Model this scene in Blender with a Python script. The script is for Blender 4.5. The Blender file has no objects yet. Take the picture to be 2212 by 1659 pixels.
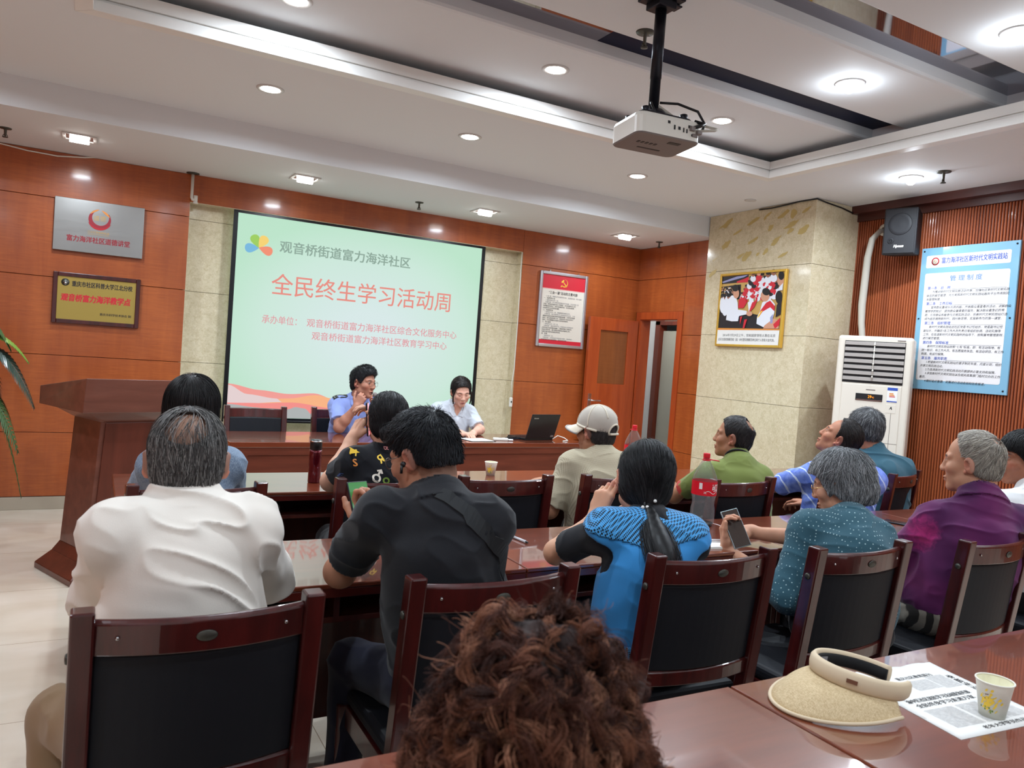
import bpy, bmesh, math, random
import numpy as np
from mathutils import Matrix, Vector
random.seed(7); np.random.seed(7)
SC = bpy.context.scene
COL = SC.collection
PI = math.pi

# ------------------------------------------------------------------ camera, world, exposure
CAM_H = 1.45
_yaw, _pit, _rol = math.radians(28.894), math.radians(2.014), math.radians(4.221)
_f = Vector((math.sin(_yaw)*math.cos(_pit), math.cos(_yaw)*math.cos(_pit), -math.sin(_pit)))
_r = Vector((math.cos(_yaw), -math.sin(_yaw), 0)); _u = _r.cross(_f)
_r2 = _r*math.cos(_rol) + _u*math.sin(_rol); _u2 = _u*math.cos(_rol) - _r*math.sin(_rol)
cam_d = bpy.data.cameras.new('camera'); cam = bpy.data.objects.new('camera', cam_d); COL.objects.link(cam)
cam_d.sensor_width = 36.0; cam_d.lens = 36.0*1650/2212; cam_d.clip_start = 0.02
cam.matrix_world = Matrix(((_r2.x, _u2.x, -_f.x, 0), (_r2.y, _u2.y, -_f.y, 0), (_r2.z, _u2.z, -_f.z, CAM_H), (0, 0, 0, 1)))
cam_d.dof.use_dof = True; cam_d.dof.focus_distance = 3.6; cam_d.dof.aperture_fstop = 8.0
SC.camera = cam
SC.view_settings.view_transform = 'Standard'
try: SC.view_settings.look = 'None'
except Exception: pass
SC.view_settings.gamma = 1.0; SC.view_settings.use_curve_mapping = False
EXPO = 0.0
SC.view_settings.exposure = EXPO
world = bpy.data.worlds.new('world'); SC.world = world; world.use_nodes = True
world.node_tree.nodes['Background'].inputs[0].default_value = (0.9, 0.95, 1.0, 1)
world.node_tree.nodes['Background'].inputs[1].default_value = 0.05
LAMP_W = 22.5          # one round downlight
SQUARE_W = 9.0         # one square downlight over the stage
LAMP_COL = (0.87, 1.0, 1.12)

# ------------------------------------------------------------------ materials
def srgb(r, g, b):
    def f(c):
        c /= 255.0
        return c/12.92 if c <= 0.04045 else ((c+0.055)/1.055)**2.4
    return (f(r), f(g), f(b), 1.0)
MATS = {}
def mat(name, col=(0.8, 0.8, 0.8, 1), rough=0.5, metal=0.0, coat=0.0, coat_rough=0.08, spec=0.5, emit=None, estr=0.0, sss=0.0, trans=0.0, ior=1.45, sheen=0.0, alpha=1.0):
    if name in MATS: return MATS[name]
    m = bpy.data.materials.new(name); m.use_nodes = True
    p = m.node_tree.nodes['Principled BSDF']; i = p.inputs
    i['Base Color'].default_value = col if len(col) == 4 else (*col, 1)
    i['Roughness'].default_value = rough; i['Metallic'].default_value = metal
    i['Coat Weight'].default_value = coat; i['Coat Roughness'].default_value = coat_rough
    i['Specular IOR Level'].default_value = spec; i['IOR'].default_value = ior
    i['Transmission Weight'].default_value = trans; i['Sheen Weight'].default_value = sheen
    if sss: i['Subsurface Weight'].default_value = sss; i['Subsurface Radius'].default_value = (0.012, 0.005, 0.003); i['Subsurface Scale'].default_value = 1.0
    if emit: i['Emission Color'].default_value = emit if len(emit) == 4 else (*emit, 1); i['Emission Strength'].default_value = estr
    MATS[name] = m
    return m
class NT:
    """small helper for building node chains in object coordinates"""
    def __init__(s, m):
        s.t = m.node_tree; s.p = s.t.nodes['Principled BSDF']
        s.co = s.t.nodes.new('ShaderNodeTexCoord')
    def n(s, typ, **kw):
        nd = s.t.nodes.new(typ)
        for k, v in kw.items():
            if k.startswith('_'): setattr(nd, k[1:], v)
            else: nd.inputs[k.replace('__', ' ')].default_value = v
        return nd
    def l(s, a, b): s.t.links.new(a, b)
    def mapping(s, scale=(1, 1, 1), rot=(0, 0, 0), src='Object'):
        m = s.n('ShaderNodeMapping'); m.inputs['Scale'].default_value = scale; m.inputs['Rotation'].default_value = rot
        s.l(s.co.outputs[src], m.inputs['Vector']); return m.outputs[0]
    def noise(s, vec, scale=5, detail=3, rough=0.5, dist=0.0):
        nd = s.n('ShaderNodeTexNoise'); nd.inputs['Scale'].default_value = scale; nd.inputs['Detail'].default_value = detail
        nd.inputs['Roughness'].default_value = rough; nd.inputs['Distortion'].default_value = dist; s.l(vec, nd.inputs['Vector']); return nd.outputs[0]
    def wave(s, vec, scale=5, dist=0, detail=2, dscale=1, direction='X', prof='SIN'):
        nd = s.n('ShaderNodeTexWave'); nd.bands_direction = direction; nd.wave_profile = prof
        nd.inputs['Scale'].default_value = scale; nd.inputs['Distortion'].default_value = dist
        nd.inputs['Detail'].default_value = detail; nd.inputs['Detail Scale'].default_value = dscale; s.l(vec, nd.inputs['Vector']); return nd.outputs['Fac']
    def ramp(s, fac, stops):
        nd = s.n('ShaderNodeValToRGB'); cr = nd.color_ramp
        while len(cr.elements) < len(stops): cr.elements.new(0.5)
        for e, (p, c) in zip(cr.elements, stops): e.position = p; e.color = c
        s.l(fac, nd.inputs[0]); return nd.outputs[0]
    def mix(s, fac, a, b, mode='MIX'):
        nd = s.n('ShaderNodeMix'); nd.data_type = 'RGBA'; nd.blend_type = mode
        for sock, v in ((nd.inputs[0], fac), (nd.inputs[6], a), (nd.inputs[7], b)):
            if isinstance(v, (int, float)): sock.default_value = v
            elif isinstance(v, tuple): sock.default_value = v
            else: s.l(v, sock)
        return nd.outputs[2]
    def base(s, c): s.l(c, s.p.inputs['Base Color'])
    def rough(s, fac, lo, hi):
        nd = s.n('ShaderNodeMapRange'); nd.inputs['To Min'].default_value = lo; nd.inputs['To Max'].default_value = hi
        s.l(fac, nd.inputs[0]); s.l(nd.outputs[0], s.p.inputs['Roughness'])
    def bump(s, h, strength=0.3, dist=0.002):
        nd = s.n('ShaderNodeBump'); nd.inputs['Strength'].default_value = strength; nd.inputs['Distance'].default_value = dist
        s.l(h, nd.inputs['Height']); s.l(nd.outputs[0], s.p.inputs['Normal'])
        return nd

def wood(name, dark, light, grain=(30, 30, 2.0), rough=0.35, coat=0.5, fig=0.0, coat_rough=0.08, spec=0.5):
    m = mat(name, light, rough, coat=coat, coat_rough=coat_rough, spec=spec); t = NT(m)
    v = t.mapping(grain)
    a = t.noise(v, 1.0, 5, 0.6, 0.4)
    c = t.ramp(a, [(0.3, dark), (0.7, light)])
    if fig:
        v2 = t.mapping((6, 6, 90)); b = t.noise(v2, 1.0, 3, 0.55, 1.2)
        v3 = t.mapping((3, 3, 2)); g = t.noise(v3, 1.0, 2)
        f = t.n('ShaderNodeMath', _operation='MULTIPLY'); t.l(b, f.inputs[0]); t.l(g, f.inputs[1])
        f2 = t.ramp(f.outputs[0], [(0.15, (0, 0, 0, 1)), (0.42, (1, 1, 1, 1))])
        c = t.mix(fig, c, t.mix(f2, dark, light))
    t.base(c)
    return m
def build_materials():
    wood('wall_veneer', srgb(142, 64, 25), srgb(184, 96, 42), (9, 9, 0.9), 0.4, 0.45, fig=0.55, coat_rough=0.12)
    wood('door_veneer', srgb(156, 62, 24), srgb(184, 82, 34), (14, 14, 1.2), 0.4, 0.4)
    wood('door_dark', srgb(92, 36, 22), srgb(118, 48, 28), (14, 14, 1.2), 0.4, 0.4)
    wood('door_panel', srgb(122, 66, 30), srgb(150, 86, 42), (14, 14, 1.2), 0.42, 0.3, fig=0.4)
    wood('slat_wood', srgb(138, 66, 34), srgb(174, 90, 48), (10, 10, 0.8), 0.5, 0.1)
    wood('cornice_wood', srgb(62, 26, 22), srgb(84, 36, 28), (2, 2, 10), 0.4, 0.3)
    wood('mahogany', srgb(46, 12, 12), srgb(78, 22, 20), (24, 24, 3), 0.28, 0.8)
    wood('table_top', srgb(104, 46, 25), srgb(120, 55, 31), (2.2, 22, 22), 0.3, 1.0, coat_rough=0.035)
    MATS['table_top'].node_tree.nodes['Principled BSDF'].inputs['Coat IOR'].default_value = 1.9
    wood('table_edge', srgb(70, 20, 16), srgb(92, 30, 22), (2.2, 22, 22), 0.3, 0.7)
    wood('table_side', srgb(66, 24, 18), srgb(86, 34, 24), (22, 22, 2), 0.4, 0.4)
    wood('desk_wood', srgb(88, 42, 29), srgb(108, 53, 37), (2.2, 22, 22), 0.32, 0.5)
    wood('lectern_wood', srgb(98, 57, 46), srgb(122, 74, 60), (2.0, 14, 14), 0.34, 0.5)
    wood('lectern_dark', srgb(84, 42, 30), srgb(106, 52, 38), (14, 14, 1.5), 0.36, 0.4)
    # plaster
    m = mat('ceiling_paint', srgb(226, 228, 230), 0.75, spec=0.25); t = NT(m); t.bump(t.noise(t.mapping((1, 1, 1)), 60, 3), 0.06, 0.002)
    mat('mirror_panel', srgb(150, 148, 158), 0.04, metal=0.9)
    mat('navy_panel', srgb(20, 22, 50), 0.45, spec=0.15)
    # beige stone cladding
    m = mat('marble', srgb(206, 192, 160), 0.16, coat=0.3); t = NT(m)
    a = t.noise(t.mapping((1, 1, 1)), 22, 6, 0.65, 0.6); b = t.noise(t.mapping((1, 1, 1)), 90, 4, 0.6, 1.0)
    c = t.ramp(a, [(0.3, srgb(198, 182, 146)), (0.55, srgb(218, 204, 172)), (0.75, srgb(228, 216, 188))])
    t.base(t.mix(0.25, c, t.ramp(b, [(0.4, srgb(178, 160, 126)), (0.6, srgb(226, 216, 192))]))); t.rough(a, 0.12, 0.22)
    m = mat('marble_stain', srgb(196, 172, 110), 0.3)
    mat('joint', srgb(96, 84, 66), 0.8); mat('wood_joint', srgb(40, 18, 12), 0.8)
    # floor tile
    m = mat('floor_tile', srgb(206, 190, 168), 0.14, coat=0.25, coat_rough=0.05); t = NT(m)
    bk = t.n('ShaderNodeTexBrick'); bk.offset = 0.0; bk.inputs['Scale'].default_value = 1.0
    bk.inputs['Brick Width'].default_value = 0.8; bk.inputs['Row Height'].default_value = 0.8; bk.inputs['Mortar Size'].default_value = 0.0016; bk.inputs['Mortar Smooth'].default_value = 0.0
    bk.inputs['Color1'].default_value = (1, 1, 1, 1); bk.inputs['Color2'].default_value = (1, 1, 1, 1); bk.inputs['Mortar'].default_value = (0.45, 0.4, 0.34, 1)
    t.l(t.mapping((1, 1, 1)), bk.inputs['Vector'])
    v = t.mapping((0.9, 2.2, 1)); a = t.noise(v, 1.8, 4, 0.5, 0.5)
    c = t.ramp(a, [(0.25, srgb(202, 188, 168)), (0.5, srgb(211, 199, 181)), (0.75, srgb(219, 208, 192))])
    t.base(t.mix(1.0, c, bk.outputs['Color'], 'MULTIPLY')); t.rough(a, 0.12, 0.24)
    mat('base_stone', srgb(176, 164, 146), 0.2, coat=0.2)
    mat('leather', srgb(25, 26, 31), 0.55, spec=0.25); t = NT(MATS['leather']); t.bump(t.noise(t.mapping((1, 1, 1)), 260, 3), 0.15, 0.001)
    mat('chrome', srgb(200, 200, 202), 0.22, metal=1.0); mat('bronze', srgb(84, 84, 78), 0.4, metal=0.7)
    mat('steel_plaque', srgb(158, 156, 153), 0.36, metal=0.9); t = NT(MATS['steel_plaque']); t.rough(t.noise(t.mapping((2, 60, 60)), 3, 3), 0.28, 0.44)
    mat('gold_plaque', srgb(190, 164, 88), 0.34, metal=0.75); mat('gold_frame', srgb(226, 182, 82), 0.3, metal=0.7)
    mat('silver_frame', srgb(200, 200, 206), 0.3, metal=0.85)
    mat('white_paint', srgb(232, 230, 226), 0.4); mat('white_plastic', srgb(226, 222, 212), 0.35); mat('grey_plastic', srgb(122, 112, 108), 0.45)
    mat('ac_white', srgb(226, 218, 204), 0.32); mat('ac_grey', srgb(156, 148, 142), 0.4); mat('ac_dark', srgb(26, 24, 26), 0.5)
    mat('black_plastic', srgb(20, 20, 22), 0.4); mat('dark_metal', srgb(40, 42, 50), 0.36, metal=0.6); mat('speaker_black', srgb(31, 31, 35), 0.6)
    mat('screen_case', srgb(10, 11, 14), 0.35); mat('paper', srgb(234, 232, 228), 0.7); mat('ink', srgb(38, 38, 42), 0.7); mat('ink_grey', srgb(140, 138, 140), 0.8)
    mat('red_print', srgb(206, 36, 52), 0.5); mat('deep_red', srgb(178, 28, 40), 0.5); mat('crimson', srgb(150, 30, 44), 0.5); mat('yellow_print', srgb(246, 206, 66), 0.5)
    mat('orange_print', srgb(224, 140, 60), 0.5); mat('cream_print', srgb(224, 216, 202), 0.5); mat('pale_red', srgb(236, 160, 160), 0.5)
    mat('board_blue', srgb(128, 176, 202), 0.25, coat=0.3); mat('board_white', srgb(230, 226, 226), 0.3, coat=0.2); mat('blue_print', srgb(52, 84, 176), 0.5); mat('soft_blue', srgb(96, 134, 206), 0.5); mat('pale_line', srgb(176, 196, 216), 0.5)
    mat('skin_print', srgb(206, 150, 122), 0.6); mat('skin_print_dark', srgb(150, 96, 72), 0.6); mat('hair_print', srgb(28, 24, 24), 0.6); mat('shirt_print', srgb(228, 230, 238), 0.6); mat('night_print', srgb(36, 30, 34), 0.6); mat('lilac_print', srgb(150, 150, 190), 0.6); mat('amber_print', srgb(200, 160, 90), 0.6)
    mat('red_plastic', srgb(206, 24, 40), 0.35); mat('label_red', srgb(214, 22, 40), 0.4)
    m = mat('clear_pet', (0.95, 0.97, 0.97, 1), 0.03); nt = m.node_tree; fr = nt.nodes.new('ShaderNodeFresnel'); fr.inputs[0].default_value = 1.24; tr = nt.nodes.new('ShaderNodeBsdfTransparent'); tr.inputs[0].default_value = (0.86, 0.88, 0.88, 1); gl = nt.nodes.new('ShaderNodeBsdfGlossy'); gl.inputs['Roughness'].default_value = 0.04
    mx = nt.nodes.new('ShaderNodeMixShader'); mn = nt.nodes.new('ShaderNodeMath'); mn.operation = 'MINIMUM'; mn.inputs[1].default_value = 0.28; nt.links.new(fr.outputs[0], mn.inputs[0]); nt.links.new(mn.outputs[0], mx.inputs[0]); df = nt.nodes.new('ShaderNodeBsdfTranslucent'); df.inputs[0].default_value = (0.8, 0.82, 0.82, 1); m2 = nt.nodes.new('ShaderNodeMixShader'); m2.inputs[0].default_value = 0.07; nt.links.new(tr.outputs[0], mx.inputs[1]); nt.links.new(gl.outputs[0], mx.inputs[2]); nt.links.new(mx.outputs[0], m2.inputs[1]); nt.links.new(df.outputs[0], m2.inputs[2]); nt.links.new(m2.outputs[0], nt.nodes['Material Output'].inputs[0])
    nt.nodes.remove(nt.nodes['Principled BSDF'])
    mat('cola', srgb(30, 12, 8), 0.1)
    mat('thermos_red', srgb(92, 10, 26), 0.22, metal=0.55, coat=0.6); mat('thermos_black', srgb(26, 24, 26), 0.35)
    mat('cup_paper', srgb(238, 234, 220), 0.6); mat('cup_inside', srgb(240, 236, 208), 0.6)
    mat('leaf', srgb(62, 92, 52), 0.32, spec=0.6); mat('leaf_dark', srgb(40, 60, 52), 0.25, spec=0.7); mat('leaf_light', srgb(112, 140, 52), 0.4); mat('clay', srgb(110, 70, 50), 0.7); mat('soil', srgb(50, 38, 30), 0.9)
    mat('lamp_glow', (1, 1, 1, 1), 0.4, emit=(1.0, 0.97, 0.92), estr=18.0); mat('lamp_rim', srgb(206, 204, 202), 0.35)
    mat('fabric_cable', srgb(190, 184, 172), 0.7)
    mat('phone_glass', srgb(64, 52, 48), 0.08, coat=0.8); mat('phone_case', srgb(150, 166, 170), 0.3, metal=0.5); mat('phone_screen_lit', srgb(220, 150, 160), 0.2, emit=srgb(236, 150, 160), estr=0.6)
    m = mat('straw', srgb(206, 182, 140), 0.75); t = NT(m)
    w1 = t.noise(t.mapping((150, 900, 150)), 1, 2); w2 = t.noise(t.mapping((900, 150, 150)), 1, 2)
    c = t.mix(0.5, t.ramp(w1, [(0.35, srgb(178, 150, 108)), (0.65, srgb(224, 204, 166))]), t.ramp(w2, [(0.35, srgb(186, 158, 116)), (0.65, srgb(222, 200, 160))])); t.base(c); t.bump(w1, 0.3, 0.001)
    mat('visor_trim', srgb(214, 194, 164), 0.7); mat('visor_inner', srgb(16, 16, 18), 0.85); mat('visor_face', srgb(206, 186, 166), 0.7)

# ------------------------------------------------------------------ object helpers
def link(o, parent=None):
    COL.objects.link(o)
    if parent is not None: o.parent = parent
    return o
def tag(o, label=None, cat=None, group=None, kind=None):
    if label: o['label'] = label
    if cat: o['category'] = cat
    if group: o['group'] = group
    if kind: o['kind'] = kind
    return o
def thing(name, label, cat, loc=(0, 0, 0), rz=0.0, group=None):
    o = bpy.data.objects.new(name, None); link(o); o.empty_display_size = 0.05
    o.location = loc; o.rotation_euler = (0, 0, rz); tag(o, label, cat, group); return o
def mesh_np(name, V, F, m, parent=None, smooth=True, col=None):
    me = bpy.data.meshes.new(name)
    V = np.asarray(V, np.float32); F = np.asarray(F, np.int32); k = F.shape[1]
    me.vertices.add(len(V)); me.vertices.foreach_set('co', V.ravel())
    me.loops.add(F.size); me.loops.foreach_set('vertex_index', F.ravel())
    me.polygons.add(len(F)); me.polygons.foreach_set('loop_start', np.arange(0, F.size, k, dtype=np.int32))
    me.polygons.foreach_set('loop_total', np.full(len(F), k, np.int32))
    if smooth: me.polygons.foreach_set('use_smooth', np.ones(len(F), bool))
    me.update(calc_edges=True)
    if col is not None:
        a = me.color_attributes.new('Col', 'FLOAT_COLOR', 'POINT'); c = np.ones((len(V), 4), np.float32); c[:, :3] = col; a.data.foreach_set('color', c.ravel())
    if m: me.materials.append(MATS[m] if isinstance(m, str) else m)
    return link(bpy.data.objects.new(name, me), parent)
class MB:
    """collects shapes into one mesh object; faces may use several materials"""
    def __init__(s): s.v = []; s.f = []; s.mi = []; s.sm = []; s.mats = []; s.cur = 0
    def use(s, m):
        if m not in s.mats: s.mats.append(m)
        s.cur = s.mats.index(m); return s
    def add(s, vs, fs, smooth=False, M=None):
        b = len(s.v)
        for p in vs: s.v.append(tuple(M @ Vector(p)) if M is not None else tuple(p))
        for f in fs: s.f.append(tuple(b+i for i in f)); s.mi.append(s.cur); s.sm.append(smooth)
        return s
    def box(s, a, b, M=None):
        x0, y0, z0 = a; x1, y1, z1 = b
        vs = [(x0, y0, z0), (x1, y0, z0), (x1, y1, z0), (x0, y1, z0), (x0, y0, z1), (x1, y0, z1), (x1, y1, z1), (x0, y1, z1)]
        return s.add(vs, [(0, 3, 2, 1), (4, 5, 6, 7), (0, 1, 5, 4), (1, 2, 6, 5), (2, 3, 7, 6), (3, 0, 4, 7)], False, M)
    def hexa(s, lo, hi, M=None):     # lo, hi: four points each, counter-clockwise seen from above
        return s.add(list(lo)+list(hi), [(0, 3, 2, 1), (4, 5, 6, 7), (0, 1, 5, 4), (1, 2, 6, 5), (2, 3, 7, 6), (3, 0, 4, 7)], False, M)
    def sweep(s, loops, cap=True, smooth=False, closed=False, M=None):
        n = len(loops[0]); vs = [p for L in loops for p in L]; fs = []
        m = len(loops)
        for i in range(m if closed else m-1):
            j = (i+1) % m
            for k in range(n):
                k2 = (k+1) % n; fs.append((i*n+k, i*n+k2, j*n+k2, j*n+k))
        if cap and not closed: fs.append(tuple(range(n-1, -1, -1))); fs.append(tuple((m-1)*n+k for k in range(n)))
        return s.add(vs, fs, smooth, M)
    def lathe(s, prof, n=24, M=None, smooth=True, cap=True):   # prof: list of (radius, z)
        loops = [[(r*math.cos(2*PI*k/n), r*math.sin(2*PI*k/n), z) for k in range(n)] for r, z in prof]
        return s.sweep(loops, cap, smooth, M=M)
    def tube(s, pts, r, n=8, cap=True, smooth=True, M=None):
        pts = [Vector(p) for p in pts]; loops = []
        rs = r if isinstance(r, (list, tuple)) else [r]*len(pts)
        up = None
        for i, p in enumerate(pts):
            d = (pts[min(i+1, len(pts)-1)] - pts[max(i-1, 0)]).normalized()
            if up is None:
                up = Vector((0, 0, 1)) if abs(d.z) < 0.9 else Vector((1, 0, 0))
            a = d.cross(up).normalized(); up = a.cross(d).normalized()
            loops.append([tuple(p + (a*math.cos(2*PI*k/n) + up*math.sin(2*PI*k/n))*rs[i]) for k in range(n)])
        return s.sweep(loops, cap, smooth, M=M)
    def poly(s, pts, M=None): return s.add(pts, [tuple(range(len(pts)))], False, M)
    def ball(s, c, r, nu=14, nv=9, M=None):
        rr = r if isinstance(r, (tuple, list)) else (r, r, r)
        loops = []
        for j in range(1, nv):
            th = PI*j/nv
            loops.append([(c[0]+rr[0]*math.sin(th)*math.cos(2*PI*k/nu), c[1]+rr[1]*math.sin(th)*math.sin(2*PI*k/nu), c[2]-rr[2]*math.cos(th)) for k in range(nu)])
        return s.sweep(loops, True, True, M=M)
    def build(s, name, m=None, parent=None, bevel=0.0, seg=2):
        me = bpy.data.meshes.new(name); me.from_pydata(s.v, [], s.f); me.update()
        if m and not s.mats: me.materials.append(MATS[m])
        else:
            for k in s.mats: me.materials.append(MATS[k])
            me.polygons.foreach_set('material_index', s.mi)
        me.polygons.foreach_set('use_smooth', s.sm)
        o = link(bpy.data.objects.new(name, me), parent)
        if bevel:
            b = o.modifiers.new('bevel', 'BEVEL'); b.width = bevel; b.segments = seg; b.limit_method = 'ANGLE'; b.angle_limit = math.radians(35); b.use_clamp_overlap = True
            b.harden_normals = False
        return o
def boxo(name, a, b, m, parent=None, bevel=0.0): return MB().box(a, b).build(name, m, parent, bevel)
def copy_tree(o, parent=None):
    c = o.copy(); COL.objects.link(c)
    if parent is not None: c.parent = parent
    for ch in list(o.children): copy_tree(ch, c)
    return c
def rot(ax, deg): return Matrix.Rotation(math.radians(deg), 4, ax)
def T(x, y, z): return Matrix.Translation((x, y, z))
def frame(o, ex, ez):
    """matrix with origin o, x axis ex, y axis ez (text plane: x right, y up)"""
    ex = Vector(ex).normalized(); ey = Vector(ez).normalized(); n = ex.cross(ey)
    return Matrix(((ex.x, ey.x, n.x, o[0]), (ex.y, ey.y, n.y, o[1]), (ex.z, ey.z, n.z, o[2]), (0, 0, 0, 1)))
def text(s, size, M, m, parent=None, name='lettering', bold=0.0, align='CENTER', width=None, shear=0.0, valign='CENTER', spacing=1.0, line=1.0, res=2):
    cu = bpy.data.curves.new(name, 'FONT'); cu.body = s; cu.size = size; cu.align_x = align; cu.align_y = valign
    cu.shear = shear; cu.resolution_u = res; cu.space_character = spacing; cu.space_line = line
    tmp = bpy.data.objects.new(name, cu)
    me = bpy.data.meshes.new_from_object(tmp)
    bpy.data.objects.remove(tmp); bpy.data.curves.remove(cu)
    me.name = name
    if width and len(me.vertices):
        xs = [v.co.x for v in me.vertices]; w = max(xs)-min(xs)
        if w > 1e-6:
            k = width/w; c = 0.0
            for v in me.vertices: v.co.x = c+(v.co.x-c)*k
    if bold and len(me.vertices):        # heavier strokes: the same outline laid over itself with small shifts
        n = len(me.vertices); co = np.zeros(n*3, np.float32); me.vertices.foreach_get('co', co); co = co.reshape(-1, 3); fs = [tuple(p.vertices) for p in me.polygons]
        b = bold*size*1.1; sh = ((-b, 0), (b, 0)) if size < 0.03 else ((-b, -b*0.7), (b, -b*0.7), (-b, b*0.7), (b, b*0.7))
        V = np.concatenate([co+np.array((dx, dy, 0.00002*i), np.float32) for i, (dx, dy) in enumerate(sh)]); F = [tuple(v+n*i for v in f) for i in range(len(sh)) for f in fs]
        me = bpy.data.meshes.new(name); me.from_pydata([tuple(map(float, p)) for p in V], [], F)
    me.transform(M)
    me.materials.clear(); me.materials.append(MATS[m])
    return link(bpy.data.objects.new(name, me), parent)
build_materials()
# ------------------------------------------------------------------ the room
ZC, ZB, ZS = 2.95, 2.76, 3.13        # main ceiling, dropped band over the stage, slabs inside the tray
XL, XR, YR, YW = -2.4, 5.74, -3.0, 6.90
JZ = (0.60, 1.205, 1.805, 2.41)      # joint heights shared by veneer and stone
def panels(mb, horiz, zs, place, gap=0.004, th=0.012):
    """rows of panels: place(u0, u1, z0, z1) adds one panel box"""
    for z0, z1 in zip(zs[:-1], zs[1:]):
        for u0, u1 in zip(horiz[:-1], horiz[1:]): place(mb, u0+gap/2, u1-gap/2, z0+gap/2, z1-gap/2)
    return mb
def build_room():
    tag(boxo('floor', (XL-0.2, YR-0.2, -0.1), (7.2, 9.4, 0), 'floor_tile'), kind='structure')
    # ceiling: flat border around the tray, dropped band in front of the stage wall
    c = MB()
    tx0, tx1, ty0, ty1 = -0.10, 4.46, -1.3, 4.27
    c.box((XL-0.1, YR-0.1, ZC), (tx0, YW+0.2, ZC+0.12)); c.box((tx1, YR-0.1, ZC), (XR+0.1, YW+0.2, ZC+0.12))
    c.box((tx0, ty1, ZC), (tx1, YW+0.2, ZC+0.12)); c.box((tx0, YR-0.1, ZC), (tx1, ty0, ZC+0.12))
    c.box((XL-0.1, 5.69, ZB), (5.36, YW+0.2, ZC))
    ce = tag(c.build('ceiling', 'ceiling_paint'), kind='structure')
    s = MB()
    for y0, y1 in ((3.55, 4.55), (2.66, 3.27), (1.76, 2.34), (0.86, 1.44), (-0.06, 0.54), (-1.6, -0.36)):
        loops = []
        for x in (tx0-0.2, tx1+0.2):
            r = 0.02
            loops.append([(x, y0, 3.22), (x, y0, ZS+r), (x, y0+0.006, ZS+0.006), (x, y0+r, ZS), (x, y1-r, ZS), (x, y1-0.006, ZS+0.006), (x, y1, ZS+r), (x, y1, 3.22)])
        s.sweep(loops)
    for x0, x1 in ((tx0-0.3, tx0-0.2), (tx1+0.2, tx1+0.3)): s.box((x0, -1.6, ZC+0.1), (x1, 4.55, 3.26))
    s.box((tx0-0.3, 4.5, ZC+0.1), (tx1+0.3, 4.6, 3.26)); s.box((tx0-0.3, -1.7, ZC+0.1), (tx1+0.3, -1.6, 3.26))
    s.box((tx0-0.3, -1.7, 3.24), (tx1+0.3, 4.6, 3.3))
    s.build('slab', 'ceiling_paint', ce)
    f = MB()          # stepped fascia around the tray
    def ring(e0, e1, z0, z1):
        a, b, cc, d = tx0+e0, tx1-e0, ty0+e0, ty1-e0
        A, B, Cc, D = tx0+e1, tx1-e1, ty0+e1, ty1-e1
        lo = [(a, cc), (b, cc), (b, d), (a, d)]; li = [(A, Cc), (B, Cc), (B, D), (A, D)]
        for k in range(4):
            k2 = (k+1) % 4
            f.hexa([(*lo[k], z0), (*lo[k2], z0), (*li[k2], z0), (*li[k], z0)], [(*lo[k], z1), (*lo[k2], z1), (*li[k2], z1), (*li[k], z1)])
    ring(-0.05, 0.03, ZC-0.004, ZC+0.046); ring(-0.05, 0.012, ZC+0.046, ZC+0.062); ring(-0.05, 0.024, ZC+0.062, ZC+0.122)
    f.build('fascia', 'white_paint', ce, 0.003)
    g = MB(); n = MB()
    for y0, y1 in ((3.25, 3.57), (2.32, 2.68), (1.42, 1.78), (0.52, 0.88), (-0.38, -0.04)):
        if y0 > 3: g.box((tx0-0.2, y0, 3.205), (2.33, y1, 3.215)); n.box((2.333, y0, 3.205), (tx1+0.2, y1, 3.215))
        else: g.box((tx0-0.2, y0, 3.205), (tx1+0.2, y1, 3.215))
    g.build('mirror_strip', 'mirror_panel', ce); n.build('navy_strip', 'navy_panel', ce)
    # stage wall: veneer panels left and right of a stone alcove, veneer header
    ax0, ax1, az1 = 0.653, 3.825, 2.535
    w = MB(); w.use('wood_joint').box((XL, YW+0.012, 0), (ax0-0.021, YW+0.3, ZC)).box((ax1+0.021, YW+0.012, 0), (5.5, YW+0.3, ZC)).box((ax0-0.021, YW+0.012, az1+0.012), (ax1+0.021, YW+0.3, ZC))
    w.use('wall_veneer')
    zs = (0.10,)+JZ+(ZB,)
    place = lambda mb, u0, u1, z0, z1: mb.box((u0, YW, z0), (u1, YW+0.014, z1))
    panels(w, (XL, -1.2, ax0), zs, place); panels(w, (ax1, 5.34), zs, place)
    w.box((ax0, YW, az1), (ax1, YW+0.014, ZB))
    wb = tag(w.build('wall_back', None, None, 0.0015, 1), kind='structure')
    m = MB(); m.use('joint').box((ax0-0.02, YW+0.135, 0), (ax1+0.02, YW+0.3, az1+0.02)).use('marble')
    place = lambda mb, u0, u1, z0, z1: mb.box((u0, YW+0.12, z0), (u1, YW+0.14, z1))
    panels(m, (ax0-0.015, 1.45, 2.24, 3.03, ax1+0.015), (0.10,)+JZ+(az1+0.01,), place, 0.003)
    for x in (ax0, ax1-0.0):
        sx = -0.02 if x == ax0 else 0.0
        for z0, z1 in zip((0.10,)+JZ, JZ+(az1,)): m.box((x+sx, YW+0.002, z0+0.0015), (x+sx+0.02, YW+0.12, z1-0.0015))
    m.box((ax0, YW+0.005, az1-0.005), (ax1, YW+0.12, az1+0.008))
    m.build('marble_cladding', None, wb, 0.001, 1)
    b = MB(); b.box((XL, YW-0.012, 0), (ax0, YW+0.02, 0.098)).box((ax0, YW+0.1, 0), (ax1, YW+0.14, 0.098)).box((ax1, YW-0.012, 0), (5.33, YW+0.02, 0.098))
    tag(b.build('baseboard_back', 'base_stone', None, 0.003), kind='structure')
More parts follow.
